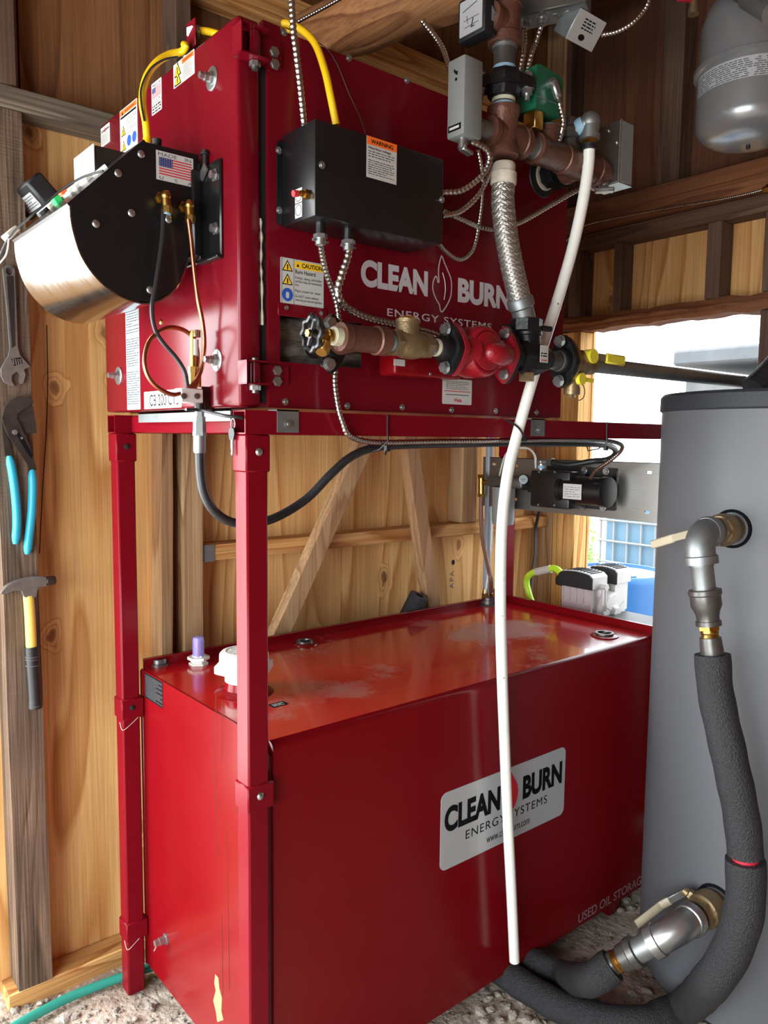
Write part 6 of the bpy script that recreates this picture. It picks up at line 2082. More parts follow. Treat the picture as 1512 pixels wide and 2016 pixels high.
MB().bar(lv + V((0, 0.035, 0)), l0 + V((0, 0.03, 0.0)), 0.004, 0.018).bar(l0 + V((0.01, 0.03, 0)), l1, 0.006, 0.022, bev=0.006).build('lever', Mt['leverw'], uv)
# hose 1: bare pipe then foam sleeve, hanging down and curling along the floor
h0 = ee + dn_ * 0.198
o1 = thing('insulated_hose', 'fat black foam-wrapped hose looping down from the upper tank outlet', 'hose', V((0.85, -0.5, 0)), 'insulated hoses')
MB().lathe(h0, dn_, [(0, 0.020), (0.002, 0.0245), (0.03, 0.0265), (0.06, 0.0265)], 18).build('bare_pipe', Mt['steel'], o1)
XH = h0.x
f0 = h0 + dn_ * 0.042
path = [f0, P(1410, 1370, x=XH), P(1438, 1500, x=XH), P(1460, 1610, x=XH + 0.01), P(1468, 1700, x=XH + 0.015), P(1465, 1790, x=XH + 0.015), P(1441, 1868, x=XH + 0.01), P(1402, 1930, x=XH - 0.005), P(1345, 1985, z=0.06), P(1270, 2012, z=0.045), P(1190, 2008, z=0.042), P(1110, 1985, z=0.04), P(1042, 1948, z=0.037), P(985, 1910, z=0.034), P(930, 1870, z=0.032)]
pth = resample(spline(path, 10), 0.012)
rr = random.Random(8)
n = len(pth)
brk = min(range(n), key=lambda i: abs(pth[i].z - P(1474, 1694, x=XH + 0.015).z) + (9 if i > n * 0.6 else 0))
MB().tube(pth[:brk], lambda i: 0.0405 + 0.0008 * math.sin(i * 0.8), 22).build('foam_sleeve', Mt['foam'], o1, sharp=60)
MB().tube(pth[brk:], lambda i: (0.0445 if i < 60 else 0.040) + 0.0008 * math.sin(i * 0.7), 22).build('foam_sleeve', Mt['foam'], o1, sharp=60)
MB().tube(pth[brk - 3:brk + 3], 0.030, 14).build('red_pipe', Mt['redval'], o1)
c = pth[brk]
vd = (CAM - c).normalized()
MB().obox(c + vd * 0.041 + RT * 0.005, (0.016, 0.004, 0.009), RT, vd, EZ, 0.001).build('red_glimpse', Mt['redval'], o1)
# slit along the foam
sl = [p + (CAM - p).normalized() * 0.0405 + RT * 0.010 for p in pth[2:brk:3]]
MB().tube(sl, 0.0010, 4).build('slit', Mt['ink'], o1)

# lower outlet
gc = surf(1408, 1778)
rd = V((gc.x - BC.x, gc.y - BC.y, 0)).normalized()
lv_ = thing('tank_inlet', 'lower ball valve with cream lever and bright elbow on the grey tank', 'valve', gc + rd * 0.1 - EZ * 0.08)
MB().lathe(gc - rd * 0.010, rd, [(0, 0.050), (0.012, 0.050), (0.013, 0.042), (0.004, 0.040)], 26).build('grommet', Mt['grommet'], lv_)
d1 = (rd + V((0, 0.10, -0.06))).normalized()
MB().lathe(gc, d1, [(-0.01, 0.034), (0.015, 0.036), (0.017, 0.044), (0.040, 0.046), (0.058, 0.044), (0.062, 0.040)], 24).build('valve_body', Mt['bronze'], lv_)
MB().lathe(gc, d1, [(0.060, 0.040), (0.080, 0.040)], 6).build('hex_end', Mt['bronze'], lv_)
MB().lathe(gc, d1, [(0.078, 0.029), (0.118, 0.029)], 20).build('nipple', Mt['brown'], lv_)
e0 = gc + d1 * 0.105
e2 = P(1258, 1880, z=0.155)
d2 = (P(1178, 1922, z=0.075) - P(1300, 1858, z=0.205)).normalized()
e1 = e0 + d1 * 0.055
pt = []
for i in range(11):
    t = i / 10
    a_ = e0.lerp(e1, t)
    b_ = e1.lerp(e1 + d2 * 0.07, t)
    pt.append(a_.lerp(b_, t))
MB().tube(pt, 0.0375, 22).lathe(e0 - d1 * 0.008, d1, [(0, 0.03), (0.001, 0.0415), (0.020, 0.0415), (0.024, 0.037)], 22).lathe(pt[-1] - d2 * 0.012, d2, [(0, 0.037), (0.002, 0.0415), (0.024, 0.0415), (0.025, 0.03)], 22).build('elbow', Mt['zinc'], lv_, sharp=50)
q0 = pt[-1]
MB().lathe(q0, d2, [(0.01, 0.031), (0.060, 0.031)], 20).build('nipple', Mt['galv'], lv_)
MB().lathe(q0, d2, [(0.055, 0.036), (0.057, 0.039), (0.074, 0.039), (0.078, 0.035), (0.100, 0.033), (0.104, 0.029)], 20).build('coupling', Mt['steel'], lv_)
MB().lathe(q0, d2, [(0.102, 0.026), (0.108, 0.029), (0.112, 0.026), (0.118, 0.029), (0.124, 0.025)], 18).build('brass_fitting', Mt['brass'], lv_)
MB().lathe(q0, d2, [(0.120, 0.026), (0.124, 0.0285), (0.165, 0.029), (0.166, 0.025)], 18).build('sleeve', Mt['steel'], lv_)
hub = gc + d1 * 0.035 + V((-0.01, 0.048, 0.02))
MB().hexa(gc + d1 * 0.035, hub, 0.016).cyl(hub, hub + V((0, 0.012, 0.004)), 0.012, 12).build('stem', Mt['bronze'], lv_)
L0, L1, L2_ = hub + V((0, 0.008, 0.002)), P(1302, 1782, x=hub.x - 0.03), P(1253, 1820, x=hub.x - 0.10)
MB().bar(L0, L1, 0.006, 0.020, bev=0.002).build('lever', Mt['zinc'], lv_)
MB().tube(spline([L1 + (L0 - L1) * 0.35, L1, L1.lerp(L2_, 0.2), L2_], 5), 0.011, 10, flat=0.55).build('lever_grip', Mt['leverw'], lv_)
hs = q0 + d2 * 0.15
o2 = thing('insulated_hose', 'black foam-wrapped hose lying on the ground from the lower tank outlet', 'hose', V((0.9, -0.15, 0)), 'insulated hoses')
p2 = [hs - d2 * 0.02 - EZ * 0.004, hs + d2 * 0.05 - EZ * 0.012, P(1110, 1922, z=0.046), P(1065, 1905, z=0.042), P(1030, 1880, z=0.036), P(1005, 1850, z=0.034)]
pth2 = resample(spline(p2, 10), 0.012)
MB().tube(pth2, lambda i: 0.041 + 0.001 * math.sin(i), 20).build('foam_sleeve', Mt['foam'], o2, sharp=60)
c = hs + d2 * 0.005
vd = (CAM - c).normalized()
MB().obox(c + vd * 0.039 - EZ * 0.012, (0.02, 0.004, 0.012), RT, vd, EZ, 0.001).build('red_glimpse', Mt['redval'], o2)

# ================================================================== expansion tank hanging at the upper right
dpt = 2.2
cX = CAM + (FW + RT * ((1474 - 756) / FPX) + UP * ((1008 - 268) / FPX)) * dpt
xr = 0.143
et = thing('expansion_tank', 'silver-grey expansion tank hanging at the upper right', 'expansion tank', V((cX.x, cX.y, cX.z - 0.02)))
zb = cX.z - 0.025
prof = []
for i in range(11):
    t = math.radians(90 * i / 10)
    prof.append((0.062 - 0.062 * math.cos(t), 0.008 + (xr - 0.008) * math.sin(t) ** 0.75))
MB().lathe(V((cX.x, cX.y, zb)), EZ, prof + [(0.195, xr)], 44).build('lower_shell', Mt['xtank'], et, sharp=60)
MB().lathe(V((cX.x, cX.y, zb)), EZ, [(0.190, xr), (0.195, xr + 0.010), (0.206, xr + 0.010), (0.211, xr)], 44).build('seam_ring', Mt['xtank'], et)
MB().lathe(V((cX.x, cX.y, zb)), EZ, [(0.208, xr - 0.004), (0.32, xr - 0.004), (0.37, xr - 0.02), (0.40, xr - 0.06), (0.41, 0.03)], 44).build('upper_shell', Mt['xtank'], et, sharp=60)
# printed band below the seam
mb = MB()
zl0, zl1 = zb + 0.128, zb + 0.182
th0 = math.atan2(CAM.y - cX.y, CAM.x - cX.x)
K = 20
for i in range(K + 1):
    a_ = th0 + math.radians(72 - 150 * i / K) * -1
    for z in (zl0, zl1):
        mb.v.append(V((cX.x + (xr + 0.0006) * math.cos(a_), cX.y + (xr + 0.0006) * math.sin(a_), z)))
for i in range(K):
    mb.f.append([2 * i, 2 * i + 2, 2 * i + 3, 2 * i + 1])
lb = mb.build('printed_band', Mt['silver'], et, sharp=80)
lb['label'] = 'silver printed instruction band'
mb = MB()
rr = random.Random(12)
for row in range(9):
    z = zl1 - 0.006 - row * 0.0054
    a_ = -70
    while a_ < 74:
        w2 = rr.uniform(3, 9)
        if -4 < a_ < 1 or rr.random() < 0.12:
            a_ += 4
            continue
        for s0, s1 in ((a_, min(a_ + w2, 76)),):
            pq = []
            for t in (s0, s1):
                an = th0 + math.radians(t)
                for zz in (z, z - 0.0022):
                    pq.append(V((cX.x + (xr + 0.0012) * math.cos(an), cX.y + (xr + 0.0012) * math.sin(an), zz)))
            mb.add(pq, [[0, 2, 3, 1]])
        a_ += w2 + 1.2
mb.build('small_print', Mt['inkgrey'], lb)
MB().cyl(V((cX.x, cX.y, zb + 0.002)), V((cX.x, cX.y, zb - 0.010)), 0.0055, 10).build('valve_cap', Mt['blackmat'], et)
MB().lathe(V((cX.x, cX.y, zb + 0.0015)), -EZ, [(0, 0.022), (0.002, 0.020), (0.002, 0.012)], 20).build('valve_recess', Mt['xtank'], et)
MB().cyl(V((cX.x, cX.y, zb + 0.40)), V((cX.x, cX.y, 3.29)), 0.014, 12).build('support_pipe', Mt['steel'], et)
ca, cb = CAM + (FW + RT * ((1455 - 756) / FPX) + UP * ((1008 + 12) / FPX)) * 1.95, CAM + (FW + RT * ((1530 - 756) / FPX) + UP * ((1008 - 30) / FPX)) * 1.8
o = thing('steel_union_pipe', 'bright steel pipe end at the top right corner', 'pipe', cb)
d = (cb - ca).normalized()
MB().cyl(ca - d * 0.3, ca + d * 0.055, 0.018, 16).build('pipe_length', Mt['zinc'], o)
MB().lathe(ca + d * 0.05, d, [(0, 0.020), (0.002, 0.024), (0.02, 0.024), (0.14, 0.026)], 16).build('coupling', Mt['galv'], o)
dc = CAM + (FW + RT * ((1366 - 756) / FPX) + UP * ((1008 - 12) / FPX)) * 2.3
o = thing('small_valve', 'small valve with a red lever at the top edge of the picture', 'valve', dc - EZ * 0.03)
MB().cyl(dc - EZ * 0.02, dc + EZ * 0.12, 0.014, 12).lathe(dc - EZ * 0.024, EZ, [(0, 0.010), (0, 0.0165), (0.016, 0.0165)], 16).build('valve_body', Mt['bronze'], o)
MB().bar(dc + V((-0.005, 0.0, 0.012)), dc + V((-0.055, 0.02, 0.006)), 0.012, 0.006, bev=0.002).build('lever', Mt['redval'], o)
# armoured cable on the header plank of the far wall
xk = XS - 0.035 - 0.006
pts = [P(u, v, x=xk) for u, v in ((1116, 474), (1130, 458), (1155, 443), (1200, 432), (1260, 420), (1330, 407), (1400, 396), (1470, 382), (1500, 374))]
conduit(pts, 0.0048, 'armoured cable stapled along the brown header plank of the far wall', 'armoured_cable', group='flexible steel conduits')
c = P(1503, 374, x=xk)
o = thing('cable_connector', 'brass cable connector on the header plank at the right edge', 'connector', c)
MB().cyl(c, c + V((0, -0.03, 0.002)), 0.010, 12).hexa(c + V((0, -0.012, 0.001)), c + V((0, -0.02, 0.001)), 0.015).build('connector_body', Mt['brass'], o)

# ================================================================== pump plate at the back of the stand
XP = 1.474
Fpl = Fr('x', XP)
plt = thing('mounting_plate', 'brushed steel plate bolted across the back posts of the stand', 'plate', V((XP, 0.33, 1.29)))
zp0, zp1 = 1.294, 1.490
slots = []
for (u, v) in ((1172 - 200 + 1, 914), (1278, 930), (1274, 1008), (1014, 983), (1016, 917)):
    a, b = Fpl.q(u, v)
    slots.append(rect(a - 0.010, b - 0.005, a + 0.010, b + 0.005, 0.0045, 4)[::-1])
MB().poly(Fpl, [rect(-0.79, zp0, 0.03, zp1)] + slots, -0.004, 0.0).box((XP - 0.0, -0.03, zp1 - 0.002), (XP + 0.02, 0.79, zp1)).build('plate_sheet', Mt['galvdark'], plt)
# fuel pump and motor
fp = thing('fuel_pump', 'black oil pump with a cylindrical motor on the steel plate', 'pump', V((XP - 0.06, 0.35, 1.33)))
a0, b1 = Fpl.q(1096, 917)
a1, b0 = Fpl.q(1214, 1003)[0], Fpl.q(1150, 1000)[1]
MB().poly(Fpl, [rect(a0 - 0.04, b0, a1, b1, 0.008)], 0, 0.008).build('base_plate', Mt['black'], fp)
for u, v in ((1153, 927), (1196, 928), (1148, 996), (1190, 999)):
    MB().lathe(Fpl.p(*Fpl.q(u, v), 0.008), (-1, 0, 0), [(0, 0.013), (0.002, 0.013), (0.002, 0.009), (0.008, 0.0085)], 12).build('bolt', Mt['zinc'], fp)
xf = XP - 0.10
y0, y1 = P(1098, 960, x=xf).y, P(1044, 960, x=xf).y
zt, zb = P(1060, 926, x=xf).z, P(1060, 998, x=xf).z
MB().box((xf, y0 - 0.05, zb), (XP - 0.008, y1, zt), 0.006, seg=2).build('gear_case', Mt['black'], fp)
for u, v in ((1062, 927), (1060, 996), (1093, 927), (1092, 997)):
    c = P(u, v, x=xf)
    MB().lathe(c + V((0, 0, -0.004 if v < 950 else 0.004)), (-1, 0, 0), [(0, 0.004), (0.003, 0.0035)], 8).build('screw', Mt['zinc'], fp)
xm = XP - 0.065
cm = P(1150, 966, x=xm)
ym0, ym1 = P(1108, 966, x=xm).y, P(1198, 966, x=xm).y
rm = 0.052
MB().lathe(V((xm, ym0, cm.z)), -EY, [(0, rm), (0.02, rm), (0.02, rm - 0.003), (ym0 - ym1 - 0.022, rm - 0.003), (ym0 - ym1 - 0.02, rm), (ym0 - ym1, rm), (ym0 - ym1 + 0.004, rm - 0.012)], 28).build('motor', Mt['black'], fp)
Gl = GF(V((xm - rm - 0.0005, (ym0 + ym1) / 2 + 0.012, cm.z)), V((0, -1, 0)), V((0, 0, 1)))
s = MB().poly(Gl, [rect(-0.04, -0.028, 0.036, 0.024)], 0.0, 0.0008).build('motor_label', Mt['paper'], fp)
print_rows(Gl, -0.034, -0.022, 0.030, 0.018, 5, Mt['inkgrey'], s, seed=91, h=0.0012, fill=0.2)
MB().hexa(V((xm, y1 - 0.002, cm.z)), V((xm, y1 + 0.03, cm.z)), 0.022).cyl(V((xm, y1, cm.z)), V((xm, y1 + 0.07, cm.z)), 0.014, 12).build('inlet_fitting', Mt['iron'], fp)
# outlet elbow with blue sealant
c = P(1066, 925, x=xm)
oe = MB().cyl(c, c + EZ * 0.022, 0.012, 12).ball(c + EZ * 0.03, 0.0135, 12).cyl(c + EZ * 0.03, c + V((0, -0.05, 0.03)), 0.012, 12).hexa(c + V((0, -0.03, 0.03)), c + V((0, -0.05, 0.03)), 0.015).build('outlet_elbow', Mt['zinc'], fp)
MB().cyl(c + EZ * 0.004, c + EZ * 0.016, 0.0132, 12).build('sealant_ring', Mt['teflon'], oe)
# filter
of = thing('oil_filter', 'grey cast oil filter with a round dial beside the fuel pump', 'filter', P(985, 1030, x=XP - 0.06))
xo_ = XP - 0.06
ca, cb = P(966, 947, x=xo_), P(1038, 950, x=xo_)
MB().box(V((xo_ - 0.03, cb.y, ca.z - 0.02)), V((xo_ + 0.03, ca.y, ca.z + 0.020)), 0.010, seg=2).build('filter_head', Mt['steel'], of)
c0 = P(984, 1000, x=xo_)
zt_, zb_ = P(984, 958, x=xo_).z, P(984, 1033, x=xo_).z
MB().lathe(V((xo_, c0.y - 0.018, zb_)), EZ, [(0, 0.020), (0.004, 0.040), (0.02, 0.043), (zt_ - zb_, 0.044)], 24).build('bowl', Mt['greybox'], of)
c = P(1023, 944, x=xo_ - 0.035)
MB().lathe(c + V((0.03, 0, 0)), (-0.9, -0.4, 0), [(0, 0.019), (0.02, 0.020), (0.022, 0.018)], 22).build('dial_case', Mt['iron'], of)
nd = V((-0.9, -0.4, 0)).normalized()
Gd = GF(c + V((0.03, 0, 0)) + nd * 0.0225, V((0.4, -0.9, 0)), EZ)
dl = MB().poly(Gd, [disc(0, 0, 0.0165, 20)], 0, 0.001).build('dial', Mt['sea'], of)
lines(Gd, [(-0.010, -0.0008, 0.010, 0.0008), (-0.008, 0.005, 0.008, 0.006), (-0.008, -0.006, 0.008, -0.005)], Mt['ink'], dl, 'dial_marks', 0.0014)
ba, bb = P(948, 934, x=xo_), P(948, 972, x=xo_)
MB().cyl(ba, bb, 0.013, 12).hexa(bb, bb - EZ * 0.012, 0.016).hexa(ba, ba - EZ * 0.014, 0.015).cyl(P(950, 950, x=xo_), P(972, 950, x=xo_), 0.010, 10).build('brass_elbow', Mt['brass'], of)
o = MB().tube(spline([P(948, 974, x=xo_), P(947, 1010, x=xo_), P(950, 1060, x=xo_ - 0.02), P(960, 1110, x=xo_ - 0.06), P(966, 1140, x=xo_ - 0.09), P(967, 1170, z=H_ + 0.035)], 8), 0.0085, 10).build('suction_hose', mat('brown_hose', srgb(120, 84, 70), 0.5))
tag(o, 'brown suction hose from the oil filter down to the tank', 'hose')
a, b = Ft.q(962, 1190)
sb = thing('suction_fitting', 'iron bushing with brass fittings on the back of the tank top', 'fitting', Ft.p(a, b))
MB().lathe(Ft.p(a, b), EZ, [(0, 0.046), (0.004, 0.044), (0.006, 0.034), (0.020, 0.034), (0.020, 0.028), (0.03, 0.028)], 20).build('bushing', Mt['steel'], sb)
for dx, dy in ((-0.012, 0.010), (0.014, -0.008)):
    MB().hexa(Ft.p(a + dx, b + dy, 0.028), Ft.p(a + dx, b + dy, 0.044), 0.0125).cyl(Ft.p(a + dx, b + dy, 0.04), Ft.p(a + dx, b + dy, 0.062), 0.009, 10).build('brass_fitting', Mt['brass'], sb)
o = MB().tube(spline([P(956, 1168, z=H_ + 0.05), P(962, 1120, x=xo_ - 0.03), P(968, 1060, x=xo_), P(971, 1005, x=xo_), P(985, 930, x=xo_ + 0.03), P(1000, 890, x=xo_ + 0.03), P(1035, 882, x=xo_ + 0.03), P(1052, 895, x=xo_ + 0.03), P(1055, 922, x=xo_ + 0.03)], 7), 0.004, 8).build('clear_tube', mat('milky_tube', srgb(220, 224, 220), 0.3, alpha=0.7))
tag(o, 'thin milky return tube looping over the oil filter', 'tube')
c0, c1 = P(960, 1190, y=0.76), P(966, 870, y=0.76)
o = MB().cyl(V((c1.x, 0.765, 0.02)), V((c1.x, 0.765, 1.95)), 0.0145, 14).build('plastic_conduit', Mt['pvcgrey'])
tag(o, 'straight grey plastic conduit standing in the wall corner', 'conduit')
o = MB().tube(spline([P(1062, 1005, x=1.80), P(1055, 1040, x=1.82), P(1054, 1090, x=1.82), P(1047, 1140, x=1.8), P(1048, 1190, x=1.78), V((1.76, 0.62, 0.6))], 6), 0.0075, 8).build('black_cable', Mt['rubber'])
tag(o, 'black cable hanging down in front of the corner post', 'cable')
c = P(826, 1172, y=0.72)
fo = thing('foam_offcut', 'short black foam pipe offcut standing behind the tank', 'insulation', c - EZ * 0.3)
ax = V((0.25, -0.30, 0.80)).normalized()
MB().lathe(c - ax * 0.30, ax, [(0, 0.036), (0.30, 0.036), (0.30, 0.017), (0.24, 0.016)], 20).build('foam_sleeve', Mt['foam'], fo)

# ================================================================== air compressor by the window
cp = thing('air_compressor', 'twin-headed air compressor with black and grey covers behind the tank', 'compressor', V((1.70, 0.25, 0)))
xh = 1.60
yR = P(1166, 1150, x=xh).y
yLft = P(1100, 1132, x=xh).y
zT, zM, zL = P(1150, 1128, x=xh).z, P(1150, 1160, x=xh).z, P(1150, 1212, x=xh).z


def head(x, yr, yl, zt, zm, zl, cm):
    hl = yl - yr
    F = Fr('x', x)
    hd = MB()
    arch = [(-yl, zm), (-yr, zm), (-yr, zm + (zt - zm) * 0.70)] + [(-yr - hl * k, zm + (zt - zm) * (0.72 + 0.28 * math.sin(math.pi * (0.15 + 0.7 * k)))) for k in (0.1, 0.3, 0.5, 0.7, 0.9)] + [(-yl, zm + (zt - zm) * 0.72)]
    hd = MB().poly(F, [arch], -0.004, 0.002).build('front_cover', Mt['blackmat'], cp)
    top = MB().poly(F, [[(a, b + 0.003) for a, b in arch]], -0.095, -0.004).build('top_cover', Mt['alloy'], cp)
    for k in range(8):
        y = yr + hl * (0.12 + 0.095 * k)
        zz = zm + (zt - zm) * (0.72 + 0.28 * math.sin(math.pi * (0.15 + 0.7 * (0.12 + 0.095 * k)))) + 0.003
        MB().box((x + 0.012, y - 0.003, zz - 0.004), (x + 0.085, y + 0.003, zz + 0.002)).build('slot', Mt['ink'], top)
    b = MB().box((x + 0.008, yr + 0.008, zl), (x + 0.088, yl - 0.012, zm)).build('cylinder_block', Mt[cm], cp)
    for k in range(5):
        y = yr + 0.012 + (hl - 0.03) * k / 4
        MB().box((x + 0.002, y - 0.004, zm - (zm - zl) * 0.55), (x + 0.010, y + 0.004, zm - 0.004), 0.001).build('fin', Mt[cm], b)
    return hd


head(xh, yR, yLft, zT, zM, zL, 'pink')
head(xh + 0.15, yR - 0.005, yLft - 0.03, zT + 0.006, zM + 0.006, zL, 'alloy')
MB().cyl(V((xh + 0.03, yLft - 0.005, zM + 0.012)), V((xh + 0.03, yLft + 0.022, zM + 0.012)), 0.022, 14).build('air_filter', Mt['blackmat'], cp)
c = V((xh + 0.06, yR - 0.012, zM + 0.008))
MB().hexa(c + EY * 0.02, c - EY * 0.012, 0.014).cyl(c, c - EZ * 0.09, 0.010, 12).hexa(c - EZ * 0.07, c - EZ * 0.09, 0.014).build('valve_stub', Mt['alloy'], cp)
cm_ = V((xh + 0.12, yR - 0.015, zL + 0.005))
MB().cyl(cm_ + EY * 0.14, cm_, 0.078, 30).lathe(cm_, -EY, [(0, 0.072), (0.006, 0.070), (0.008, 0.03), (0.02, 0.02)], 28).build('motor', Mt['alloy'], cp)
for k in range(3):
    t = k * 2.1 + 0.5
    MB().bar(cm_ - EY * 0.006, cm_ + V((0.07 * math.cos(t), -0.006, 0.07 * math.sin(t))), 0.006, 0.012).build('end_rib', Mt['alloy'], cp)
MB().cyl(V((1.62, 0.02, 0.50)), V((1.62, 0.52, 0.50)), 0.10, 24).build('air_receiver', Mt['alloy'], cp)
MB().box((1.60, 0.08, 0.60), (1.80, 0.50, zL + 0.002), 0.01).build('saddle', Mt['blackmat'], cp)
for y in (0.08, 0.46):
    for x in (1.56, 1.68):
        MB().box((x - 0.012, y - 0.012, 0.0), (x + 0.012, y + 0.012, 0.46)).build('leg', Mt['blackmat'], cp)
lh = thing('lime_hose', 'bright lime air hose bending over beside the compressor', 'hose', P(1048, 1190, x=1.64))
pt = [P(1052, 1200, x=1.62), P(1040, 1165, x=1.62), P(1037, 1140, x=1.62), P(1050, 1127, x=1.62), P(1072, 1123, x=1.62), P(1092, 1119, x=1.62), P(1106, 1130, x=1.615), P(1112, 1142, x=1.615)]
MB().tube(resample(spline(pt, 8), 0.008), 0.013, 12).build('hose_length', Mt['lime'], lh)
MB().cyl(P(1056, 1126, x=1.62), P(1084, 1120, x=1.62), 0.0155, 14).build('ferrule', Mt['alloy'], lh)

# ================================================================== outdoors through the window


def drum(c, r, h, label, top):
    d = thing('plastic_drum', label, 'drum', c, 'blue plastic drums')
    MB().lathe(c, EZ, [(0, r * 0.9), (0.02, r * 0.95), (h * 0.3, r), (h * 0.33, r * 1.02), (h * 0.36, r), (h * 0.68, r), (h * 0.71, r * 1.02), (h * 0.74, r), (h - 0.04, r), (h - 0.01, r * 0.97), (h, r * 0.93), (h, r * 0.88), (h - 0.02, r * 0.86)], 36).build('drum_body', Mt['bluedrum'], d)
    MB().cyl(c + EZ * (h - 0.03), c + EZ * (h - 0.019), r * 0.865, 30).build('drum_top', Mt[top], d)
    for s_ in (-1, 1):
        MB().cyl(c + V((0.12 * s_, 0.16 * s_, h - 0.02)), c + V((0.12 * s_, 0.16 * s_, h + 0.003)), 0.04, 16).build('bung', Mt['bluedrum'], d)
    return d


q = P(1215, 1122, z=0.80)
drum(V((q.x, q.y, -0.10)), 0.30, 0.90, 'blue plastic drum with a pale top outside the window', 'drumtop')
q = P(1292, 1180, z=0.62)
drum(V((q.x - 0.42, q.y - 0.42, -0.10)), 0.27, 0.62, 'lower blue plastic drum nearer the window', 'drumtop')
q = P(1150, 1097, z=0.42)
tt = thing('liquid_tote', 'pale blue bulk liquid tote inside a white wire cage outdoors', 'tote', V((q.x + 1.3, q.y, -0.10)))
ox, oy = q.x + 0.75, q.y + 0.32
MB().box((ox + 0.03, oy - 1.25, 0.05), (ox + 1.0, oy, 1.13), 0.06, seg=3).build('bottle', Mt['tote'], tt)
MB().box((ox, oy - 1.28, -0.10), (ox + 1.0, oy + 0.03, 0.03), 0.01).build('pallet', Mt['alloy'], tt)
for k in range(9):
    y = oy + 0.02 - 1.29 * k / 8
    MB().cyl((ox, y, 0.03), (ox, y, 1.16), 0.011, 8).build('cage_bar', Mt['cage'], tt)
for k in range(6):
    z = 0.06 + 1.1 * k / 5
    MB().cyl((ox - 0.012, oy + 0.03, z), (ox - 0.012, oy - 1.28, z), 0.012, 8).build('cage_bar', Mt['cage'], tt)
# low pale shed across the yard
q = P(1350, 765, x=14.0)
q2 = P(1492, 765, x=14.0)
sh = thing('shed', 'pale low shed with a grey roof across the yard', 'shed', V((14.5, (q.y + q2.y) / 2, -0.1)))
MB().box((14.0, q2.y - 0.8, -0.1), (17.0, q.y, q.z + 0.15)).build('wall', mat('pale_block_wall', srgb(128, 128, 126), 0.9, var=0.35, vscale=2.5), sh)
MB().box((13.7, q2.y - 1.0, P(1350, 722, x=14).z), (17.3, q.y + 0.15, P(1350, 692, x=14).z), 0.05).build('roof', mat('pale_roof', srgb(104, 106, 108), 0.7, var=0.2, vscale=3), sh)
# small shrub beside the jamb
q = P(1140, 1070, x=4.6)
sr = thing('shrub', 'small leafy green shrub beyond the window jamb', 'shrub', V((q.x, q.y, -0.1)))
rr = random.Random(4)
mb = MB()
for k in range(420):
    th, ph = rr.uniform(0, 6.28), rr.uniform(-1.2, 1.4)
    rad = rr.uniform(0.35, 1.0)
    c = V((q.x + 0.20 * rad * math.cos(th) * math.cos(ph), q.y + 0.17 * rad * math.sin(th) * math.cos(ph), q.z - 0.05 + 0.38 * rad * math.sin(ph)))
    a_ = V((rr.uniform(-1, 1), rr.uniform(-1, 1), rr.uniform(-1, 1))).normalized()
    b_ = a_.orthogonal().normalized()
    mb.add([c, c + a_ * 0.02 + b_ * 0.01, c + a_ * 0.045, c + a_ * 0.02 - b_ * 0.01], [[0, 1, 2, 3]])
tag(mb.build('foliage', mat('leaf_green', srgb(120, 160, 60), 0.6), sr), kind='stuff')
MB().cyl((q.x, q.y, -0.1), (q.x, q.y, q.z), 0.015, 8).build('stem', Mt['brown'], sr)

# ================================================================== tools on the stud
YT = 0.7985
Ft2 = Fr('y', YT)


def k1(x, y):
    return x * 0.258, 480 + y * 0.258


def pq(pts, f=None):
    return [Ft2.q(*(f(*p) if f else p)) for p in pts]


def smooth_poly(pts, n=4):
    q = spline([V((a, b, 0)) for a, b in pts + [pts[0]]], n)
    return [(p.x, p.y) for p in q[:-1]]


wr_ = thing('adjustable_wrench', 'chrome adjustable wrench hanging jaw down on the grey stud', 'wrench', Ft2.p(*Ft2.q(20, 760)))
body = pq([(12, 195), (32, 170), (60, 163), (88, 172), (103, 198), (115, 500), (126, 790), (142, 850), (180, 895), (220, 940), (170, 962), (110, 982), (82, 1005), (78, 1045), (100, 1088), (60, 1078), (22, 1052), (2, 1010), (0, 955), (28, 900), (58, 850), (66, 800), (45, 500)], k1)
hole = [Ft2.q(*k1(62 + 28 * math.cos(t), 212 + 34 * math.sin(t))) for t in [-i * math.pi / 7 for i in range(14)]]
MB().poly(Ft2, [body, hole], 0.002, 0.012).build('wrench_body', Mt['tool'], wr_)
MB().poly(Ft2, [pq([(40, 250), (92, 250), (108, 780), (80, 800)], k1)], 0.012, 0.0128).build('handle_panel', Mt['toold'], wr_)
MB().poly(Ft2, [pq([(122, 975), (172, 955), (186, 1000), (168, 1066), (146, 1072), (134, 1040), (142, 1005)], k1)], 0.003, 0.011).build('moving_jaw', Mt['tool'], wr_)
sw = MB().poly(Ft2, [pq([(75, 880), (150, 868), (162, 915), (95, 935)], k1)], 0.011, 0.0125).build('worm_recess', Mt['ink'], wr_)
for k in range(4):
    x = 88 + k * 18
    MB().bar(Ft2.p(*Ft2.q(*k1(x, 880)), 0.013), Ft2.p(*Ft2.q(*k1(x + 8, 925)), 0.013), 0.003, 0.003).build('worm_thread', Mt['tool'], sw)

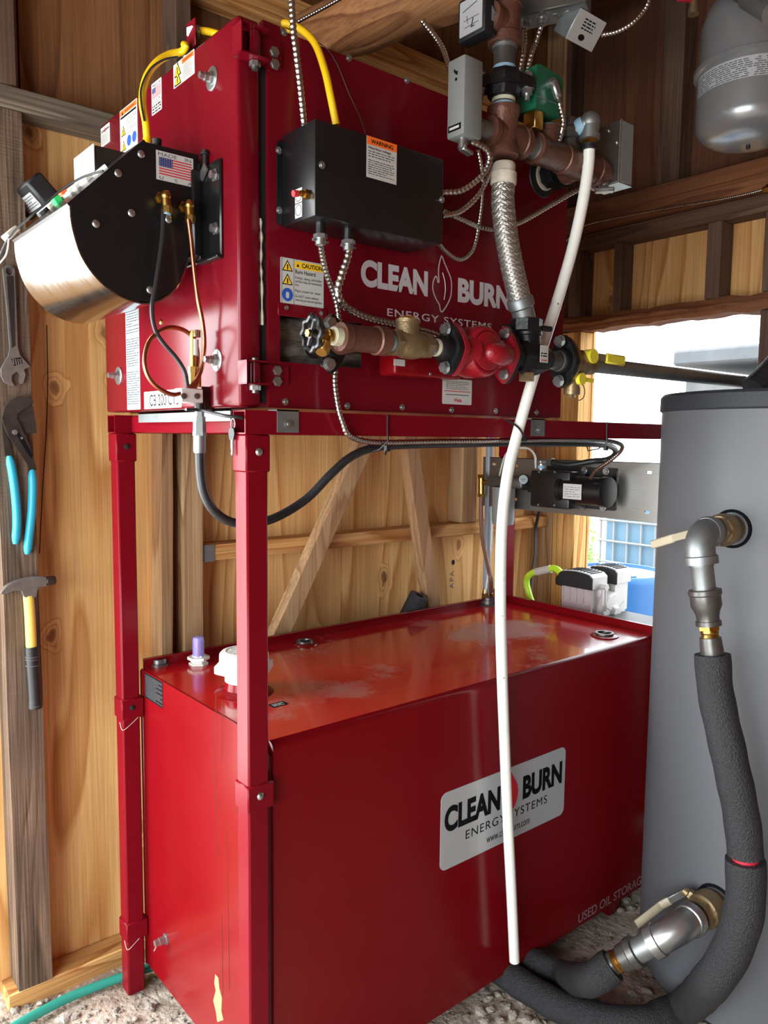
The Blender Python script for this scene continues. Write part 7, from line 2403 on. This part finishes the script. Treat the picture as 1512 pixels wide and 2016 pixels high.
pl_ = thing('slip_joint_pliers', 'slip-joint pliers with bright cyan grips on the grey stud', 'pliers', Ft2.p(*Ft2.q(40, 1092)))
MB().poly(Ft2, [pq([(22, 1250), (60, 1200), (130, 1165), (190, 1170), (238, 1190), (240, 1215), (120, 1300), (115, 1330), (150, 1400), (215, 1540), (245, 1640), (268, 1725), (212, 1725), (200, 1680), (140, 1590), (60, 1480), (20, 1390), (5, 1330)], k1)], 0.006, 0.016).build('upper_jaw', Mt['toold'], pl_)
MB().poly(Ft2, [pq([(118, 1310), (240, 1222), (268, 1380), (272, 1445), (190, 1446), (150, 1400)], k1)], 0.001, 0.009).build('lower_jaw', Mt['toold'], pl_)
MB().poly(Ft2, [pq([(2, 830), (8, 838), (16, 868), (24, 899), (9, 899), (4, 862)])], 0.001, 0.008).build('shank', Mt['toold'], pl_)
MB().poly(Ft2, [pq([(130, 1440), (175, 1500), (235, 1610), (225, 1640), (160, 1540), (115, 1460)], k1)], 0.016, 0.0168).build('slot', Mt['ink'], pl_)
a = Ft2.p(*Ft2.q(*k1(100, 1437)), 0.016)
MB().lathe(a, (0, -1, 0), [(0, 0.007), (0.004, 0.006)], 12).build('pivot', Mt['tool'], pl_)
a = Ft2.p(*Ft2.q(*k1(152, 1482)), 0.016)
MB().lathe(a, (0, -1, 0), [(0, 0.0035), (0.003, 0.003)], 10).build('pin', Mt['zinc'], pl_)
for pts in (((16, 897), (23, 935), (29, 985), (31, 1030), (28, 1070)), ((61, 924), (62, 965), (60, 1010), (55, 1055), (51, 1090))):
    pp_ = [Ft2.p(*Ft2.q(u, v), 0.011) for u, v in pts]
    sp3 = spline(pp_, 5)
    nn = len(sp3)
    MB().tube(sp3, lambda i: 0.0112 * (0.55 if i in (0, nn - 1) else 0.85 if i in (1, nn - 2) else 1.0), 12).build('grip', Mt['cyan'], pl_)

hm = thing('claw_hammer', 'claw hammer with yellow shaft and black grip on the grey stud', 'hammer', Ft2.p(*Ft2.q(65, 1393)))
hd = MB().poly(Ft2, [smooth_poly(pq([(-4, 1166), (6, 1152), (25, 1142), (48, 1135), (66, 1132), (84, 1134), (84, 1151), (68, 1153), (64, 1172), (42, 1172), (38, 1160), (20, 1160), (6, 1166)]), 2)], 0.010, 0.030).build('hammer_head', Mt['tool'], hm)
a, b = Ft2.q(84, 1142), Ft2.q(104, 1140)
MB().lathe(Ft2.p(*a, 0.020), Ft2.p(*b, 0.020) - Ft2.p(*a, 0.020), [(-0.004, 0.009), (0.001, 0.0085), (0.004, 0.012), ((Ft2.p(*b, 0) - Ft2.p(*a, 0)).length - 0.002, 0.0125), ((Ft2.p(*b, 0) - Ft2.p(*a, 0)).length, 0.011)], 16).build('hammer_face', Mt['toold'], hd)
s1 = spline([Ft2.p(*Ft2.q(u, v), 0.018) for u, v in ((52, 1170), (55, 1210), (57, 1250), (58, 1274))], 5)
MB().tube(s1, 0.0135, 14).build('shaft', Mt['fibre'], hm)
s2 = spline([Ft2.p(*Ft2.q(u, v), 0.018) for u, v in ((58, 1270), (60, 1300), (63, 1340), (65, 1375), (66, 1392))], 6)
nn = len(s2)
gp_ = MB().tube(s2, lambda i: 0.0165 + (0.001 if i > nn * 0.75 else 0) - (0.006 if i >= nn - 1 else 0), 16).build('grip', Mt['blackmat'], hm)
for k in (0.16, 0.22, 0.28, 0.86):
    c = s2[int(k * nn)]
    MB().lathe(c + EZ * 0.0015, -EZ, [(0, 0.0166), (0.0008, 0.0176), (0.0022, 0.0176), (0.003, 0.0166)], 16).build('grip_ring', Mt['inkgrey'], gp_)
for i, (u, v, lab) in enumerate(((33, 1158, 'bright nail left of the hammer neck'), (73, 1156, 'bright nail right of the hammer neck'), (15, 527, 'bent nail holding up the wrench'))):
    c = Ft2.p(*Ft2.q(u, v), -0.004)
    o = MB().cyl(c, c - EY * 0.022, 0.0022, 8).cyl(c - EY * 0.022, c - EY * 0.024, 0.0048, 10).build('nail', Mt['zinc'])
    tag(o, lab + ' in the grey stud', 'nail', 'nails in the stud')

# ================================================================== on the ground
pt = [P(-60, 2075, z=0.012), P(20, 2026, z=0.012), P(80, 1992, z=0.012), P(140, 1962, z=0.012), P(200, 1938, z=0.012), P(250, 1920, z=0.012), P(300, 1903, z=0.012), P(360, 1885, z=0.012), P(430, 1868, z=0.012)]
o = MB().tube(resample(spline(pt, 8), 0.02), 0.0125, 12).build('garden_hose', Mt['teal'])
tag(o, 'teal garden hose lying on the dirt past the left post', 'hose')
rr = random.Random(21)
bases = []
for k in range(4):
    mb = MB()
    r2 = random.Random(100 + k)
    seg, n = 8, 5
    vs = []
    for i in range(n + 1):
        th = math.pi * i / n
        for j in range(seg):
            a_ = 2 * math.pi * j / seg
            r = 1 + r2.uniform(-0.22, 0.22) if 0 < i < n else 1
            vs.append(V((r * math.sin(th) * math.cos(a_) * 1.25, r * math.sin(th) * math.sin(a_), 0.62 * r * math.cos(th))))
    fs = []
    for i in range(n):
        for j in range(seg):
            j2 = (j + 1) % seg
            fs.append([i * seg + j, (i + 1) * seg + j, (i + 1) * seg + j2, i * seg + j2])
    me = bpy.data.meshes.new('stone')
    me.from_pydata(vs, [], fs)
    me.materials.append(Mt['stone'])
    bases.append(me)
spots = [(8, 1925, 0.020), (16, 1955, 0.026), (10, 1975, 0.016), (30, 1988, 0.012), (128, 2002, 0.018), (146, 1999, 0.014), (118, 2006, 0.010), (296, 1980, 0.013), (302, 1972, 0.010), (266, 2003, 0.008), (190, 1990, 0.008), (335, 2003, 0.007), (80, 1972, 0.010), (92, 1966, 0.008), (120, 1963, 0.009), (1250, 1838, 0.012), (1275, 1950, 0.014), (1205, 1838, 0.008), (1232, 1770, 0.016), (1222, 1790, 0.012), (1244, 1786, 0.013), (960, 1965, 0.013), (980, 1955, 0.010), (965, 1985, 0.012), (945, 1990, 0.014), (1000, 1980, 0.011), (1010, 1996, 0.014), (985, 2006, 0.012), (1040, 2008, 0.015), (1055, 2012, 0.012), (955, 2010, 0.012), (1025, 1970, 0.009), (1150, 1990, 0.012), (1210, 1978, 0.012), (1246, 1955, 0.015), (1256, 1962, 0.011)]
for i, (u, v, r) in enumerate(spots):
    o = bpy.data.objects.new('stone', bases[i % 4])
    col.objects.link(o)
    o.location = P(u, v, z=0.0) + EZ * (r * 0.25 - 0.006)
    o.scale = (r, r, r)
    o.rotation_euler = (rr.uniform(-0.4, 0.4), rr.uniform(-0.4, 0.4), rr.uniform(0, 6.28))
    tag(o, 'loose pale stone on the dirt near the teal hose' if u < 400 else 'loose pale stone on the ground between the red tank and the grey tank', 'stone', 'loose stones by the post' if u < 400 else 'loose stones by the tanks')
# fine gravel bed: too many grains to count
mb = MB()
for k in range(5200):
    if k % 5 < 2:
        x, y = rr.uniform(-0.9, 0.1), rr.uniform(-0.3, 0.80)
    else:
        x, y = rr.uniform(0.2, 1.9), rr.uniform(-1.0, 0.75)
    r = rr.choice((0.0025, 0.003, 0.004, 0.005, 0.008)) * (1.3 if k % 5 >= 2 else 0.9)
    h = 0.006 * math.sin(x * 9.1 + y * 5.3) + 0.005 * math.sin(x * 17.3 - y * 13.1) - 0.012
    c = V((x, y, h + r * 0.3))
    a_ = rr.uniform(0, 6.28)
    p = [c + V((r * math.cos(a_ + t) * rr.uniform(0.8, 1.4), r * math.sin(a_ + t) * rr.uniform(0.8, 1.3), rr.uniform(-0.1, 0.3) * r)) for t in (0, 1.57, 3.14, 4.71)]
    mb.add(p + [c + V((r * rr.uniform(-0.4, 0.4), r * rr.uniform(-0.4, 0.4), r * 0.5)), c - EZ * r * 0.6], [[0, 1, 4], [1, 2, 4], [2, 3, 4], [3, 0, 4], [1, 0, 5], [2, 1, 5], [3, 2, 5], [0, 3, 5]])
o = mb.build('gravel', Mt['gravel'], sharp=10)
tag(o, 'fine grey gravel scattered over the dirt floor', 'gravel', kind='stuff')
